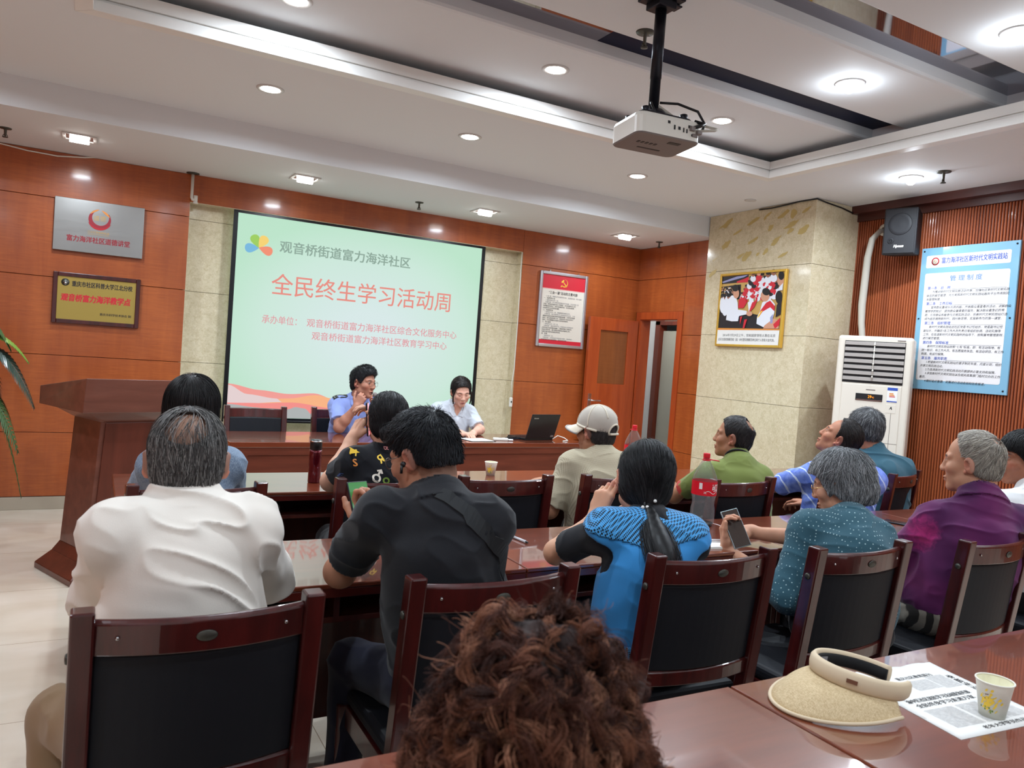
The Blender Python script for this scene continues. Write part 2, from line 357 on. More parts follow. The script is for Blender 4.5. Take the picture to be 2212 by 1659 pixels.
    # door wall
    dx = 5.33; d0, d1, dt = 6.18, 6.80, 1.97
    w = MB(); w.use('wood_joint').box((dx+0.012, 5.6, 0), (dx+0.12, d0-0.0, ZC)).box((dx+0.012, d1, 0), (dx+0.12, YW+0.02, ZC)).box((dx+0.012, d0, dt), (dx+0.12, d1, ZC)).use('wall_veneer')
    place = lambda mb, u0, u1, z0, z1: mb.box((dx, u0, z0), (dx+0.014, u1, z1))
    panels(w, (5.6, d0-0.07), zs, place); panels(w, (d0-0.07, YW), (2.05, 2.41, ZB), place)
    tag(w.build('wall_right', None, None, 0.0015, 1), kind='structure')
    dr = tag(bpy.data.objects.new('door_1', None), kind='structure'); link(dr); dr.location = (0, 0, 0)
    f = MB()
    f.box((dx-0.014, d0-0.075, 0), (dx+0.006, d0, dt+0.08)).box((dx-0.014, d1, 0), (dx+0.006, d1+0.07, dt+0.08)).box((dx-0.014, d0, dt), (dx+0.006, d1, dt+0.08))
    f.box((dx+0.0, d0-0.004, 0), (dx+0.13, d0+0.008, dt)).box((dx+0.0, d1-0.008, 0), (dx+0.13, d1+0.004, dt)).box((dx, d0, dt-0.008), (dx+0.13, d1, dt+0.004))
    f.build('door_frame', 'door_veneer', dr, 0.002)
    # the opened leaf stands in front of the stage wall
    L = MB(); a, bb, y0, y1 = 4.655, 5.30, 6.80, 6.842
    wx0, wx1, wz0, wz1 = 4.80, 5.17, 1.235, 1.815
    L.use('door_veneer').box((a, y0, 0.01), (wx0, y1, 1.95)).box((wx1, y0, 0.01), (bb, y1, 1.95)).box((wx0, y0, wz1), (wx1, y1, 1.95)).box((wx0, y0, 0.01), (wx1, y1, wz0))
    L.use('door_panel').box((wx0, y0+0.014, wz0), (wx1, y1-0.008, wz1))
    lf = L.build('door_leaf', None, dr, 0.002)
    hd = MB(); hd.box((4.695, y0-0.006, 0.93), (4.735, y0, 1.12)).tube([(4.715, y0, 1.05), (4.715, y0-0.045, 1.05), (4.73, y0-0.05, 1.05), (4.83, y0-0.05, 1.048)], 0.008)
    hd.build('handle', 'chrome', lf, 0.002)
    # room behind the door
    h = MB(); h.box((5.45, 8.6, 0), (7.2, 8.7, ZC)).box((7.1, 5.5, 0), (7.2, 8.7, ZC)).box((5.45, 5.45, 0), (7.2, 5.5, ZC)).box((5.36, YW+0.3, 0), (5.46, 8.7, ZC)).box((5.45, 5.45, 2.6), (7.2, 8.7, 2.7))
    h.box((6.4, 7.83, 0), (6.5, 8.6, 2.6)).box((6.4, 5.5, 2.05), (6.5, 7.83, 2.6))
    tag(h.build('wall_hall', 'ceiling_paint'), kind='structure')
    f = MB(); f.box((6.38, 7.74, 0), (6.5, 7.83, 2.05)).box((6.38, 6.9, 2.0), (6.5, 7.83, 2.05)).box((6.38, 6.84, 0), (6.5, 6.9, 2.05))
    d2 = tag(f.build('door_2', 'door_dark', None, 0.003), kind='structure')
    g = MB(); g.box((6.44, 6.9, 0.01), (6.48, 7.735, 1.93)); g.build('door_leaf', 'hall_door', d2, 0.003)
    # column with stone cladding
    cx0, cx1, cy0, cy1 = 5.20, 5.80, 4.43, 5.68
    m = MB(); m.use('joint').box((cx0+0.013, cy0+0.013, 0), (cx1, cy1-0.013, ZC)).use('marble')
    zz = (0.0,)+JZ+(ZC,)
    for z0, z1 in zip(zz[:-1], zz[1:]):
        m.box((cx0, cy0+0.0, z0+0.0015), (cx0+0.016, cy1, z1-0.0015)); m.box((cx0+0.016, cy0, z0+0.0015), (cx1, cy0+0.016, z1-0.0015)); m.box((cx0+0.016, cy1-0.016, z0+0.0015), (cx1, cy1, z1-0.0015))
    col = tag(m.build('column', None, None, 0.001, 1), kind='structure')
    st = MB(); random.seed(21)      # yellow water stains on the upper stone
    for k in range(26):
        y = random.uniform(4.5, 5.6); z = random.choice([random.uniform(2.45, 2.9), random.uniform(2.6, 2.93), random.uniform(1.9, 2.9)]); w_ = random.uniform(0.02, 0.09); h_ = random.uniform(0.01, 0.05)
        pts = []; n = 11
        for i in range(n):
            t = 2*PI*i/n; r = random.uniform(0.55, 1.0); pts.append((cx0-0.0006-0.00006*k, y-w_*r*math.cos(t), z+h_*r*math.sin(t)+0.4*w_*r*math.cos(t)))
        st.poly(pts)
    st.build('water_stain', 'marble_stain', col)
    # ribbed wall on the right
    w = MB(); w.use('cornice_wood').box((XR+0.012, YR, 0), (XR+0.1, cy0+0.2, ZC)).use('slat_wood')
    y = YR
    while y < cy0:
        loops = []
        for z in (0.0, 2.86):
            loops.append([(XR+0.014, y+0.002, z), (XR+0.002, y+0.005, z), (XR, y+0.009, z), (XR+0.002, y+0.0155, z), (XR+0.014, y+0.0185, z)])
        w.sweep(loops, True); y += 0.0222
    w.use('cornice_wood').box((XR-0.10, YR, 2.885), (XR+0.02, cy0, ZC)).box((XR-0.02, YR, 2.83), (XR+0.02, cy0, 2.885))
    tag(w.build('wall_right'), kind='structure')
    w = MB().use('wood_joint').box((XL-0.1, YR, 0), (XL-0.012, YW+0.1, ZC)).use('wall_veneer')
    panels(w, (YR, -1.5, 0, 1.5, 3.0, 4.5, 5.7, YW), (0.0,)+JZ+(ZC,), lambda mb, u0, u1, z0, z1: mb.box((XL-0.014, u0, z0), (XL, u1, z1)))
    tag(w.build('wall_left', None, None, 0.0015, 1), kind='structure')
    tag(boxo('wall_rear', (XL-0.1, YR-0.1, 0), (XR+0.1, YR, ZC), 'ceiling_paint'), kind='structure')
mat('hall_door', srgb(178, 178, 166), 0.4)
build_room()

# ------------------------------------------------------------------ lamps
def lamp_light(o, loc, watts, size, kind):
    l = bpy.data.lights.new('lamp', 'AREA' if kind == 'AREA' else 'POINT'); l.energy = watts; l.color = LAMP_COL
    if kind == 'AREA': l.shape = 'DISK'; l.size = size; l.spread = math.radians(170)
    else: l.shadow_soft_size = size
    lo = bpy.data.objects.new('lamp', l); link(lo, o); lo.location = loc
def downlight(x, y, z, dome, label):
    o = thing('downlight', label, 'ceiling light', (x, y, z), 0, 'round ceiling downlights')
    r = MB(); r.lathe([(0.052, 0.001), (0.06, -0.006), (0.075, -0.008), (0.082, -0.003), (0.082, 0.002)], 32, cap=False); r.build('trim_ring', 'lamp_rim', o)
    g = MB()
    if dome: g.lathe([(0.053, -0.002), (0.056, -0.012), (0.05, -0.022), (0.036, -0.03), (0.026, -0.044), (0.016, -0.053), (0.001, -0.056)], 28)
    else: g.lathe([(0.053, -0.002), (0.05, -0.008), (0.03, -0.012), (0.001, -0.013)], 28)
    g.build('lamp_glass', 'lamp_glow', o)
    if dome: lamp_light(o, (0, 0, -0.075), LAMP_W*0.14, 0.03, 'POINT'); lamp_light(o, (0, 0, -0.058), LAMP_W*0.68, 0.06, 'AREA')
    else: lamp_light(o, (0, 0, -0.016), LAMP_W*0.8, 0.10, 'AREA')
def square_light(x, y, label):
    o = thing('square_downlight', label, 'ceiling light', (x, y, ZB), 0, 'square lights over the stage')
    f = MB()
    for a, b in (((-0.105, -0.105), (0.105, -0.085)), ((-0.105, 0.085), (0.105, 0.105)), ((-0.105, -0.085), (-0.085, 0.085)), ((0.085, -0.085), (0.105, 0.085))): f.box((*a, -0.008), (*b, 0.004))
    f.build('frame', 'lamp_rim', o, 0.001)
    g = MB(); g.box((-0.085, -0.085, -0.004), (0.085, 0.085, -0.002)); g.build('reflector', 'chrome', o)
    g = MB(); g.tube([(-0.06, 0.0, -0.012), (0.06, 0.0, -0.012)], 0.03, 10); g.build('bulb', 'lamp_glow', o)
    lamp_light(o, (0, 0, -0.05), SQUARE_W, 0.14, 'AREA')
downlight(0.863, 4.83, ZC, False, 'round ceiling downlight in the flat border, nearest the lectern')
downlight(2.217, 4.88, ZC, False, 'round ceiling downlight in the flat border above the screen title, mid ceiling')
downlight(3.704, 4.915, ZC, False, 'round ceiling downlight in the flat border, below the projector in the photo')
downlight(0.80, 3.94, ZS, False, 'round ceiling downlight cut by the top edge of the photo')
downlight(2.272, 3.873, ZS, False, 'round ceiling downlight in the tray panel just left of the projector pole')
downlight(3.61, 3.91, ZS, False, 'round ceiling downlight in the tray panel just right of the projector')
downlight(3.669, 2.969, ZS, True, 'bulging ceiling downlight in the tray panel between the dark strips')
downlight(3.70, 2.085, ZS, True, 'large bulging ceiling downlight at the right edge of the photo')
downlight(5.093, 3.529, ZC, True, 'bulging ceiling downlight above the black wall speaker')
for x, y, z in ((0.8, 1.9, ZS), (0.8, 0.2, ZS), (3.6, 0.2, ZS), (5.09, 1.9, ZC), (5.09, 0.1, ZC), (-1.2, 3.3, ZC), (-1.2, 0.9, ZC), (-1.0, 4.9, ZC), (2.2, -2.0, ZC), (-1.2, -1.5, ZC), (4.9, -2.0, ZC)):
    downlight(x, y, z, False, 'round ceiling downlight behind the camera or out of frame')
square_light(-0.146, 6.24, 'square stage light above the silver plaque')
square_light(1.43, 6.27, 'square stage light above the logo end of the screen')
square_light(3.082, 6.33, 'square stage light above the right end of the screen')
square_light(4.665, 6.32, 'square stage light above the opened door')
hl = bpy.data.lights.new('hall_fill_lamp', 'POINT'); hl.energy = 22; hl.shadow_soft_size = 0.1; hl.color = (1, 0.97, 0.92)  # added out-of-sight lamp, there only to brighten the room behind the door
ho = thing('hall_fill_lamp', 'ceiling lamp of the room behind the door', 'ceiling light', (5.9, 7.0, 2.55)); MB().ball((0, 0, 0), 0.08).build('added_globe', 'white_paint', ho); lo = bpy.data.objects.new('lamp', hl); link(lo, ho); lo.location = (0, 0, -0.2)

def sprinkler(x, y, z, label, big=False):
    k = 1.25 if big else 1.0
    o = MB(); o.lathe([(0.038*k, 0.0), (0.036*k, -0.006), (0.016, -0.01), (0.009, -0.012), (0.008, -0.05*k), (0.006, -0.055*k)], 18)
    o.lathe([(0.018, -0.06*k), (0.018, -0.064*k)], 14)
    o.tube([(0.01, 0, -0.045*k), (0.014, 0, -0.055*k), (0.008, 0, -0.062*k)], 0.0025, 6); o.tube([(-0.01, 0, -0.045*k), (-0.014, 0, -0.055*k), (-0.008, 0, -0.062*k)], 0.0025, 6)
    ob = o.build('sprinkler', 'bronze'); ob.location = (x, y, z); tag(ob, label, 'sprinkler', 'ceiling sprinklers'); return ob
sprinkler(-0.59, 6.36, ZB, 'metal ceiling sprinkler at the left edge, above the veneer wall')
sprinkler(2.481, 6.44, ZB, 'metal ceiling sprinkler above the middle of the screen')
sprinkler(5.12, 6.33, ZB, 'metal ceiling sprinkler above the door frame')
sprinkler(2.36, 3.16, ZS, 'metal ceiling sprinkler hanging beside the projector pole', True)
sprinkler(5.10, 3.29, ZC, 'metal ceiling sprinkler beside the bulging lamp near the speaker', True)
o = MB(); o.lathe([(0.05, 0.001), (0.05, -0.006), (0.03, -0.008), (0.028, -0.004), (0.001, -0.004)], 24); o = o.build('ceiling_socket', 'lamp_rim'); o.location = (4.9, 4.88, ZC); tag(o, 'small round plate in the ceiling near the stone column', 'ceiling plate')

# ------------------------------------------------------------------ cables and small fittings
o = MB(); o.tube([(-1.0, YW-0.012, ZB-0.01), (-0.66, YW-0.012, ZB-0.012), (-0.5, YW-0.012, ZB-0.03), (-0.3, YW-0.012, ZB-0.035), (-0.12, YW-0.012, ZB-0.012), (-0.05, YW-0.012, ZB+0.002)], 0.005, 6).build('cable', 'white_plastic'); tag(bpy.data.objects['cable'], 'white cable along the top edge of the veneer wall', 'cable')
o = MB(); o.tube([(5.19, 5.05, ZC-0.015), (5.185, 4.9, ZC-0.022), (5.19, 4.75, ZC-0.014), (5.188, 4.6, ZC-0.006), (5.19, 4.42, ZC-0.008), (5.3, 4.42, ZC-0.02), (5.5, 4.42, ZC-0.035), (5.66, 4.42, ZC-0.06)], 0.006, 6)
o = o.build('cable', 'black_plastic'); tag(o, 'dark loose cable along the ceiling edge of the stone column', 'cable')
h = thing('screen_hook', 'grey metal bracket hanging at the corner of the stone alcove', 'bracket', (0.655, 6.84, ZB))
MB().lathe([(0.05, 0), (0.05, -0.006), (0.02, -0.012)], 20).build('ceiling_plate', 'bronze', h)
MB().tube([(0, 0, -0.01), (0, 0, -0.2), (0.006, -0.004, -0.215), (0.03, -0.004, -0.22)], 0.012, 10).build('rod', 'white_plastic', h)
MB().tube([(0.03, -0.004, -0.18), (0.03, -0.004, -0.24)], 0.016, 10).lathe([(0.02, -0.245), (0.02, -0.235)], 12, M=T(0.03, -0.004, 0)).build('joint', 'white_plastic', h)
s = thing('screen_switch', 'white cord switch hanging beside the screen', 'switch', (3.80, 6.885, 0.985))
MB().box((-0.018, -0.012, -0.05), (0.018, 0.012, 0.05)).build('switch_body', 'white_plastic', s, 0.01, 3); MB().box((-0.006, -0.0145, -0.004), (0.006, -0.012, 0.014)).build('button', 'black_plastic', s)
MB().tube([(0, 0, 0.05), (-0.004, 0, 0.2), (0.012, 0, 0.35), (0.012, 0, 0.9), (0.006, 0, 1.3), (0.003, 0, 1.54)], 0.004, 6).build('cord', 'white_plastic', s)

# ------------------------------------------------------------------ screen with its projected slide
def slide_mat(name, col, k=1.0):
    return mat(name, (0.02, 0.02, 0.02, 1), 0.8, spec=0.0, emit=col, estr=k)
SL = 1.0
def build_screen():
    x0, x1, z0, z1 = 1.000, 3.400, 0.735, 2.545
    o = thing('projection_screen', 'large projection screen showing a pale green slide in the stone alcove', 'screen', (0, 0, 0))
    b = MB(); t = 0.037; y0, y1 = 6.912, 6.918
    b.box((x0, y0, z0), (x0+t, y1, z1)).box((x1-t, y0, z0), (x1, y1, z1)).box((x0+t, y0, z1-t), (x1-t, y1, z1)).box((x0+t, y0, z0), (x1-t, y1, z0+0.022))
    b.build('black_border', 'screen_case', o)
    MB().box((x0-0.004, 6.906, z1-0.004), (x1+0.004, 6.97, z1+0.012)).build('case', 'screen_case', o, 0.004)
    MB().tube([(x0, 6.915, z0-0.008), (x1, 6.915, z0-0.008)], 0.013, 10).build('bottom_bar', 'screen_case', o)
    m = slide_mat('slide_back', srgb(200, 232, 222), SL); tt = NT(m)      # the projected slide: pale centre, greener edges
    v = tt.n('ShaderNodeMapping'); v.inputs['Location'].default_value = (-2.25, 0, -1.55); v.inputs['Scale'].default_value = (1, 1, 1); tt.l(tt.co.outputs['Object'], v.inputs[0])
    v2 = tt.n('ShaderNodeMapping'); v2.inputs['Scale'].default_value = (0.72, 0.0, 0.95); tt.l(v.outputs[0], v2.inputs[0])
    gr = tt.n('ShaderNodeTexGradient'); gr.gradient_type = 'SPHERICAL'; tt.l(v2.outputs[0], gr.inputs[0])
    tt.l(tt.ramp(gr.outputs['Fac'], [(0.0, srgb(186, 226, 200)), (0.3, srgb(202, 230, 216)), (0.8, srgb(214, 231, 230))]), tt.p.inputs['Emission Color'])
    img = MB().box((x0+t-0.002, 6.914, z0+0.02), (x1-t+0.002, 6.92, z1-t+0.002)).build('slide', 'slide_back', o)
    yy = 6.9125
    def flat(pts, m, name, dy=0.0): MB().poly([(p[0], yy-dy, p[1]) for p in pts]).build(name, m, img)
    for k, (a, b_, c_) in enumerate([((240, 156, 148), 0.0, 0), ((246, 178, 130), 0.1, 1)]): slide_mat('hill%d' % k, srgb(*a), SL)
    slide_mat('hill2', srgb(226, 206, 206), SL); slide_mat('hill3', srgb(242, 142, 136), SL); slide_mat('hill4', srgb(172, 176, 176), SL)
    def curve(pts, n=24):
        out = []
        for i in range(len(pts)-1):
            for j in range(n//4):
                t_ = j/(n//4); s_ = t_*t_*(3-2*t_); out.append((pts[i][0]+(pts[i+1][0]-pts[i][0])*t_, pts[i][1]+(pts[i+1][1]-pts[i][1])*s_))
        return out+[pts[-1]]
    zb = z0+0.024; xa = x0+t
    flat([(xa, zb)]+curve([(xa, 1.045), (1.3, 1.0), (1.55, 0.975), (1.78, 0.99), (2.0, 0.93), (2.35, 0.80), (2.5, zb)]), 'hill0', 'slide_shape')
    flat([(1.25, zb)]+curve([(1.25, 0.90), (1.55, 0.935), (1.80, 0.975), (1.95, 0.95), (2.2, 0.86), (2.4, zb)]), 'hill1', 'slide_shape', 0.0006)
    flat([(xa, zb)]+curve([(xa, 1.035), (1.2, 0.96), (1.45, 0.93), (1.5, 0.90), (1.2, 0.88)]), 'hill2', 'slide_shape', 0.001)
    flat([(xa, zb)]+curve([(xa, 0.88), (1.3, 0.885), (1.6, 0.9), (1.95, 0.86), (2.2, zb)]), 'hill3', 'slide_shape', 0.0014)
    flat([(xa, zb)]+curve([(xa, 0.87), (1.3, 0.845), (1.5, 0.79), (1.56, 0.84), (1.62, 0.86), (1.7, 0.85), (1.78, 0.79), (1.8, zb)]), 'hill4', 'slide_shape', 0.0018)
    slide_mat('slide_red', srgb(230, 140, 128), SL); slide_mat('slide_pink', srgb(224, 152, 158), SL); slide_mat('slide_grey', srgb(140, 166, 152), SL)
    for k, (nm, c_) in enumerate((('petal_blue', (118, 182, 220)), ('petal_green', (156, 204, 92)), ('petal_yellow', (244, 208, 112)), ('petal_red', (240, 142, 112)))):
        slide_mat(nm, srgb(*c_), SL)
        ang = math.radians((188, 118, 62, -14)[k]); cx, cz = 1.222, 2.232
        pts = []
        for i in range(26):
            t_ = 2*PI*i/26; L_ = 0.118
            u_ = L_*0.5*(1-math.cos(t_)); w_ = 0.05*math.sin(t_)*(0.25+0.75*(u_/L_))*1.12
            pts.append((cx+u_*math.cos(ang)-w_*math.sin(ang), cz+u_*math.sin(ang)+w_*math.cos(ang)))
        flat(pts, nm, 'logo_petal', 0.001+0.0001*k)
    F = lambda x, z: frame((x, yy-0.0012, z), (1, 0, 0), (0, 0, 1))
    text('观音桥街道富力海洋社区', 0.11, F(2.006, 2.26), 'slide_grey', img, bold=0.018, width=1.215)
    text('全民终生学习活动周', 0.20, F(2.21, 1.92), 'slide_red', img, bold=0.004, width=1.71)
    text('承办单位：', 0.08, F(1.455, 1.617), 'slide_pink', img, bold=0.004, width=0.30)
    text('观音桥街道富力海洋社区综合文化服务中心', 0.08, F(2.41, 1.617), 'slide_pink', img, bold=0.006, width=1.475)
    text('观音桥街道富力海洋社区教育学习中心', 0.08, F(2.387, 1.503), 'slide_pink', img, bold=0.006, width=1.325)
build_screen()

# ------------------------------------------------------------------ projector
def build_projector():
    o = thing('projector', 'white ceiling projector hanging from a black pole', 'projector', (2.2, 2.84, ZS))
    pl = MB(); pl.box((-0.085, -0.07, -0.014), (0.085, 0.07, 0)).box((-0.05, -0.05, -0.05), (0.05, 0.05, -0.014)).box((-0.10, -0.03, -0.022), (0.10, 0.03, -0.014))
    pl.build('ceiling_bracket', 'dark_metal', o, 0.004)
    MB().lathe([(0.026, -0.05), (0.026, -0.36), (0.024, -0.36), (0.024, -0.50)], 20).build('pole', 'dark_metal', o)
    R_ = Matrix.Rotation(math.radians(-6), 4, 'Z')
    Mx = T(0.0, -0.03, -0.62) @ R_ @ rot('X', -3)
    b = MB()
    # body: rounded plan, lens side faces the screen (+y)
    loops = []
    w, d = 0.165, 0.122
    def plan(k, z):
        pts = []; r = 0.035
        for (cx_, cy_, a0) in ((w-r, d-r, 0), (-w+r, d-r, 90), (-w+r, -d+r, 180), (w-r, -d+r, 270)):
            for j in range(5):
                a = math.radians(a0+90*j/4); pts.append(((cx_+r*math.cos(a))*k, (cy_+r*math.sin(a))*k, z))
        return pts
    b.use('grey_plastic').sweep([plan(0.97, -0.05), plan(1.0, -0.044)], True, M=Mx)
    b.use('white_plastic').sweep([plan(1.0, -0.044), plan(1.0, 0.03), plan(0.965, 0.045), plan(0.9, 0.05)], True, M=Mx)
    bo = b.build('body', None, o)
    v = MB()
    for k in range(5): v.box((-0.10+0.022*k, -0.02, -0.0515), (-0.088+0.022*k, 0.0, -0.05), Mx)
    v.box((0.03, -0.075, -0.0515), (0.09, -0.05, -0.05), Mx).box((-0.06, 0.05, -0.0515), (0.06, 0.06, -0.05), Mx)
    v.build('vent', 'black_plastic', bo)
    p = MB()          # sockets on the side facing the room (+x / -y corner)
    for k, (x, z, ww, hh) in enumerate(((0.02, 0.0, .008, .02), (0.045, 0.0, .012, .014), (0.068, -0.004, .006, .02), (0.085, -0.006, .006, .018), (-0.01, 0.018, .012, .012), (0.115, -0.02, .012, .01), (0.135, -0.02, .012, .01), (0.10, 0.016, .016, .012))):
        p.box((x-ww/2, -d-0.0015, z-hh/2), (x+ww/2, -d+0.002, z+hh/2), Mx)
    p.build('socket', 'black_plastic', bo)
    MB().lathe([(0.03, 0), (0.03, 0.02), (0.024, 0.025), (0.02, 0.02), (0.001, 0.016)], 20, M=Mx @ T(0.09, d, 0.0) @ rot('X', -90)).build('lens', 'black_plastic', bo)
    t = MB(); t.sweep([plan(0.86, 0.05), plan(0.8, 0.062)], True, M=Mx)
    t.lathe([(0.05, 0.06), (0.045, 0.09), (0.03, 0.11)], 16, M=Mx)
    for x, y in ((-0.1, -0.07), (0.1, 0.07), (-0.1, 0.07), (0.1, -0.07)): t.lathe([(0.018, 0.055), (0.018, 0.085), (0.006, 0.09)], 12, M=Mx @ T(x, y, 0))
    t.build('mount_plate', 'dark_metal', o)
    c = MB(); c.tube([(0.02, -0.02, -0.47), (0.10, -0.05, -0.465), (0.17, -0.11, -0.50), (0.19, -0.14, -0.56), (0.16, -0.16, -0.60)], 0.006, 8)
    c.tube([(-0.03, -0.02, -0.48), (-0.05, -0.05, -0.5), (-0.04, -0.07, -0.54), (0.02, -0.1, -0.56)], 0.006, 8)
    c.tube([(0.10, -0.155, -0.60), (0.13, -0.18, -0.59), (0.16, -0.175, -0.575), (0.13, -0.14, -0.56)], 0.008, 8)
    c.build('power_cable', 'black_plastic', o)
    c = MB(); c.tube([(0.12, -0.16, -0.61), (0.2, -0.2, -0.6), (0.24, -0.17, -0.58), (0.22, -0.12, -0.56), (0.12, -0.08, -0.555)], 0.006, 8)
    c.tube([(0.0, 0, -0.47), (0.03, -0.03, -0.5), (0.08, -0.05, -0.53), (0.11, -0.1, -0.56)], 0.007, 8)
    c.build('signal_cable', 'fabric_cable', o)
    q = MB(); q.box((0.085, -0.175, -0.615), (0.11, -0.15, -0.595)).box((0.12, -0.18, -0.625), (0.145, -0.15, -0.61)).box((0.1, -0.17, -0.64), (0.13, -0.15, -0.625)); q.build('plug', 'grey_plastic', o, 0.002)
    text('EPSON', 0.012, Mx @ frame((-0.02, -d-0.0012, 0.012), (1, 0, 0), (0, 0, 1)), 'grey_plastic', bo) if False else None
build_projector()

# ------------------------------------------------------------------ things on the walls
def plaque_silver():
    x0, x1, z0, z1 = -0.303, 0.317, 2.017, 2.422; y = YW-0.03
    o = thing('plaque', 'brushed steel wall plaque with a red swirl emblem, upper of two', 'plaque', (0, 0, 0))
    b = MB().box((x0, y, z0), (x1, y+0.028, z1)).build('plate', 'steel_plaque', o, 0.003)
    F = lambda x, z: frame((x, y-0.001, z), (1, 0, 0), (0, 0, 1))
    cx, cz = 0.005, 2.285
    def cres(a0, a1, rO, off, m, dy):
        pO, pI = [], []
        for i in range(29):
            a = math.radians(a0+(a1-a0)*i/28); t_ = i/28; wv = off*math.sin(PI*t_)**0.8+0.002
            pO.append((cx+rO*math.cos(a), y-0.001-dy, cz+rO*math.sin(a))); pI.append((cx+(rO-wv)*math.cos(a), y-0.001-dy, cz+(rO-wv)*math.sin(a)))
        q = MB(); q.add(pO+pI, [(i, i+1, 29+i+1, 29+i) for i in range(28)]); q.build('emblem', m, b)
    cres(100, 400, 0.078, 0.03, 'crimson', 0.0003); cres(95, 150, 0.077, 0.01, 'orange_print', 0.0006); cres(20, 82, 0.073, 0.013, 'orange_print', 0.0006); cres(200, 340, 0.083, 0.014, 'deep_red', 0.0008)
    text('道德', 0.045, F(cx, cz+0.005), 'amber_print', b, width=0.088)
    text('江北区观音桥街道', 0.02, F(0.0, 2.18), 'amber_print', b, width=0.15)
    MB().box((-0.075, y-0.0008, 2.163), (0.075, y, 2.165)).build('rule', 'amber_print', b)
    text('富力海洋社区道德讲堂', 0.05, F(0.005, 2.115), 'crimson', b, bold=0.02, width=0.435)
def plaque_gold():
    x0, x1, z0, z1 = -0.288, 0.318, 1.458, 1.851; y = YW-0.03
    o = thing('plaque', 'gold wall plaque in a dark wooden frame, lower of two', 'plaque', (0, 0, 0))
    f = MB(); t = 0.032
    f.box((x0, y, z0), (x0+t, y+0.028, z1)).box((x1-t, y, z0), (x1, y+0.028, z1)).box((x0+t, y, z0), (x1-t, y+0.028, z0+t)).box((x0+t, y, z1-t), (x1-t, y+0.028, z1)); f.build('frame', 'mahogany', o, 0.004)
    b = MB().box((x0+t, y+0.01, z0+t), (x1-t, y+0.026, z1-t)).build('plate', 'gold_plaque', o)
    F = lambda x, z: frame((x, y+0.0088, z), (1, 0, 0), (0, 0, 1))
    q = MB(); q.lathe([(0.028, 0), (0.028, 0.001)], 28, M=F(-0.205, 1.775)); q.build('seal', 'bronze', b)
    q = MB(); q.tube([(-0.222, y+0.007, 1.773), (-0.205, y+0.007, 1.788), (-0.188, y+0.007, 1.773)], 0.002, 6); q.lathe([(0.012, 0.001), (0.012, 0.0014)], 16, M=F(-0.205, 1.768)); q.build('seal_mark', 'chrome', b)
    text('重庆市社区科普大学江北分校', 0.045, F(0.05, 1.765), 'ink', b, bold=0.02, width=0.42)
    text('观音桥富力海洋教学点', 0.06, F(0.01, 1.655), 'red_print', b, bold=0.03, width=0.48, shear=0.1)
    text('重庆市科学技术协会 制', 0.022, F(0.15, 1.545), 'ink', b, bold=0.02, width=0.22)
plaque_silver(); plaque_gold()
def emblem_party(cx, y, cz, s, b):
    q = MB(); n = 24; pO, pI = [], []
    for i in range(n+1):
        a = math.radians(-140+(230)*i/n); t_ = i/n; w_ = 0.26*math.sin(PI*(0.15+0.85*t_))**0.9*(1-0.75*t_)+0.02
        pO.append((cx+s*math.cos(a), y, cz+s*math.sin(a))); pI.append((cx+s*(1-w_)*math.cos(a), y, cz+s*(1-w_)*math.sin(a)))
    q.add(pO+pI, [(i, i+1, n+1+i+1, n+1+i) for i in range(n)])
    def bar(x0, z0, x1, z1, w):
        d = Vector((x1-x0, z1-z0)).normalized(); nx, nz = -d.y*w/2, d.x*w/2
        q.poly([(cx+s*(x0+nx), y, cz+s*(z0+nz)), (cx+s*(x1+nx), y, cz+s*(z1+nz)), (cx+s*(x1-nx), y, cz+s*(z1-nz)), (cx+s*(x0-nx), y, cz+s*(z0-nz))])
    bar(-0.45, 0.35, 0.75, -0.85, 0.2); bar(-0.85, 0.15, -0.2, 0.75, 0.34); bar(-0.72, -0.65, -1.0, -0.98, 0.26)
    q.build('emblem', 'yellow_print', b)
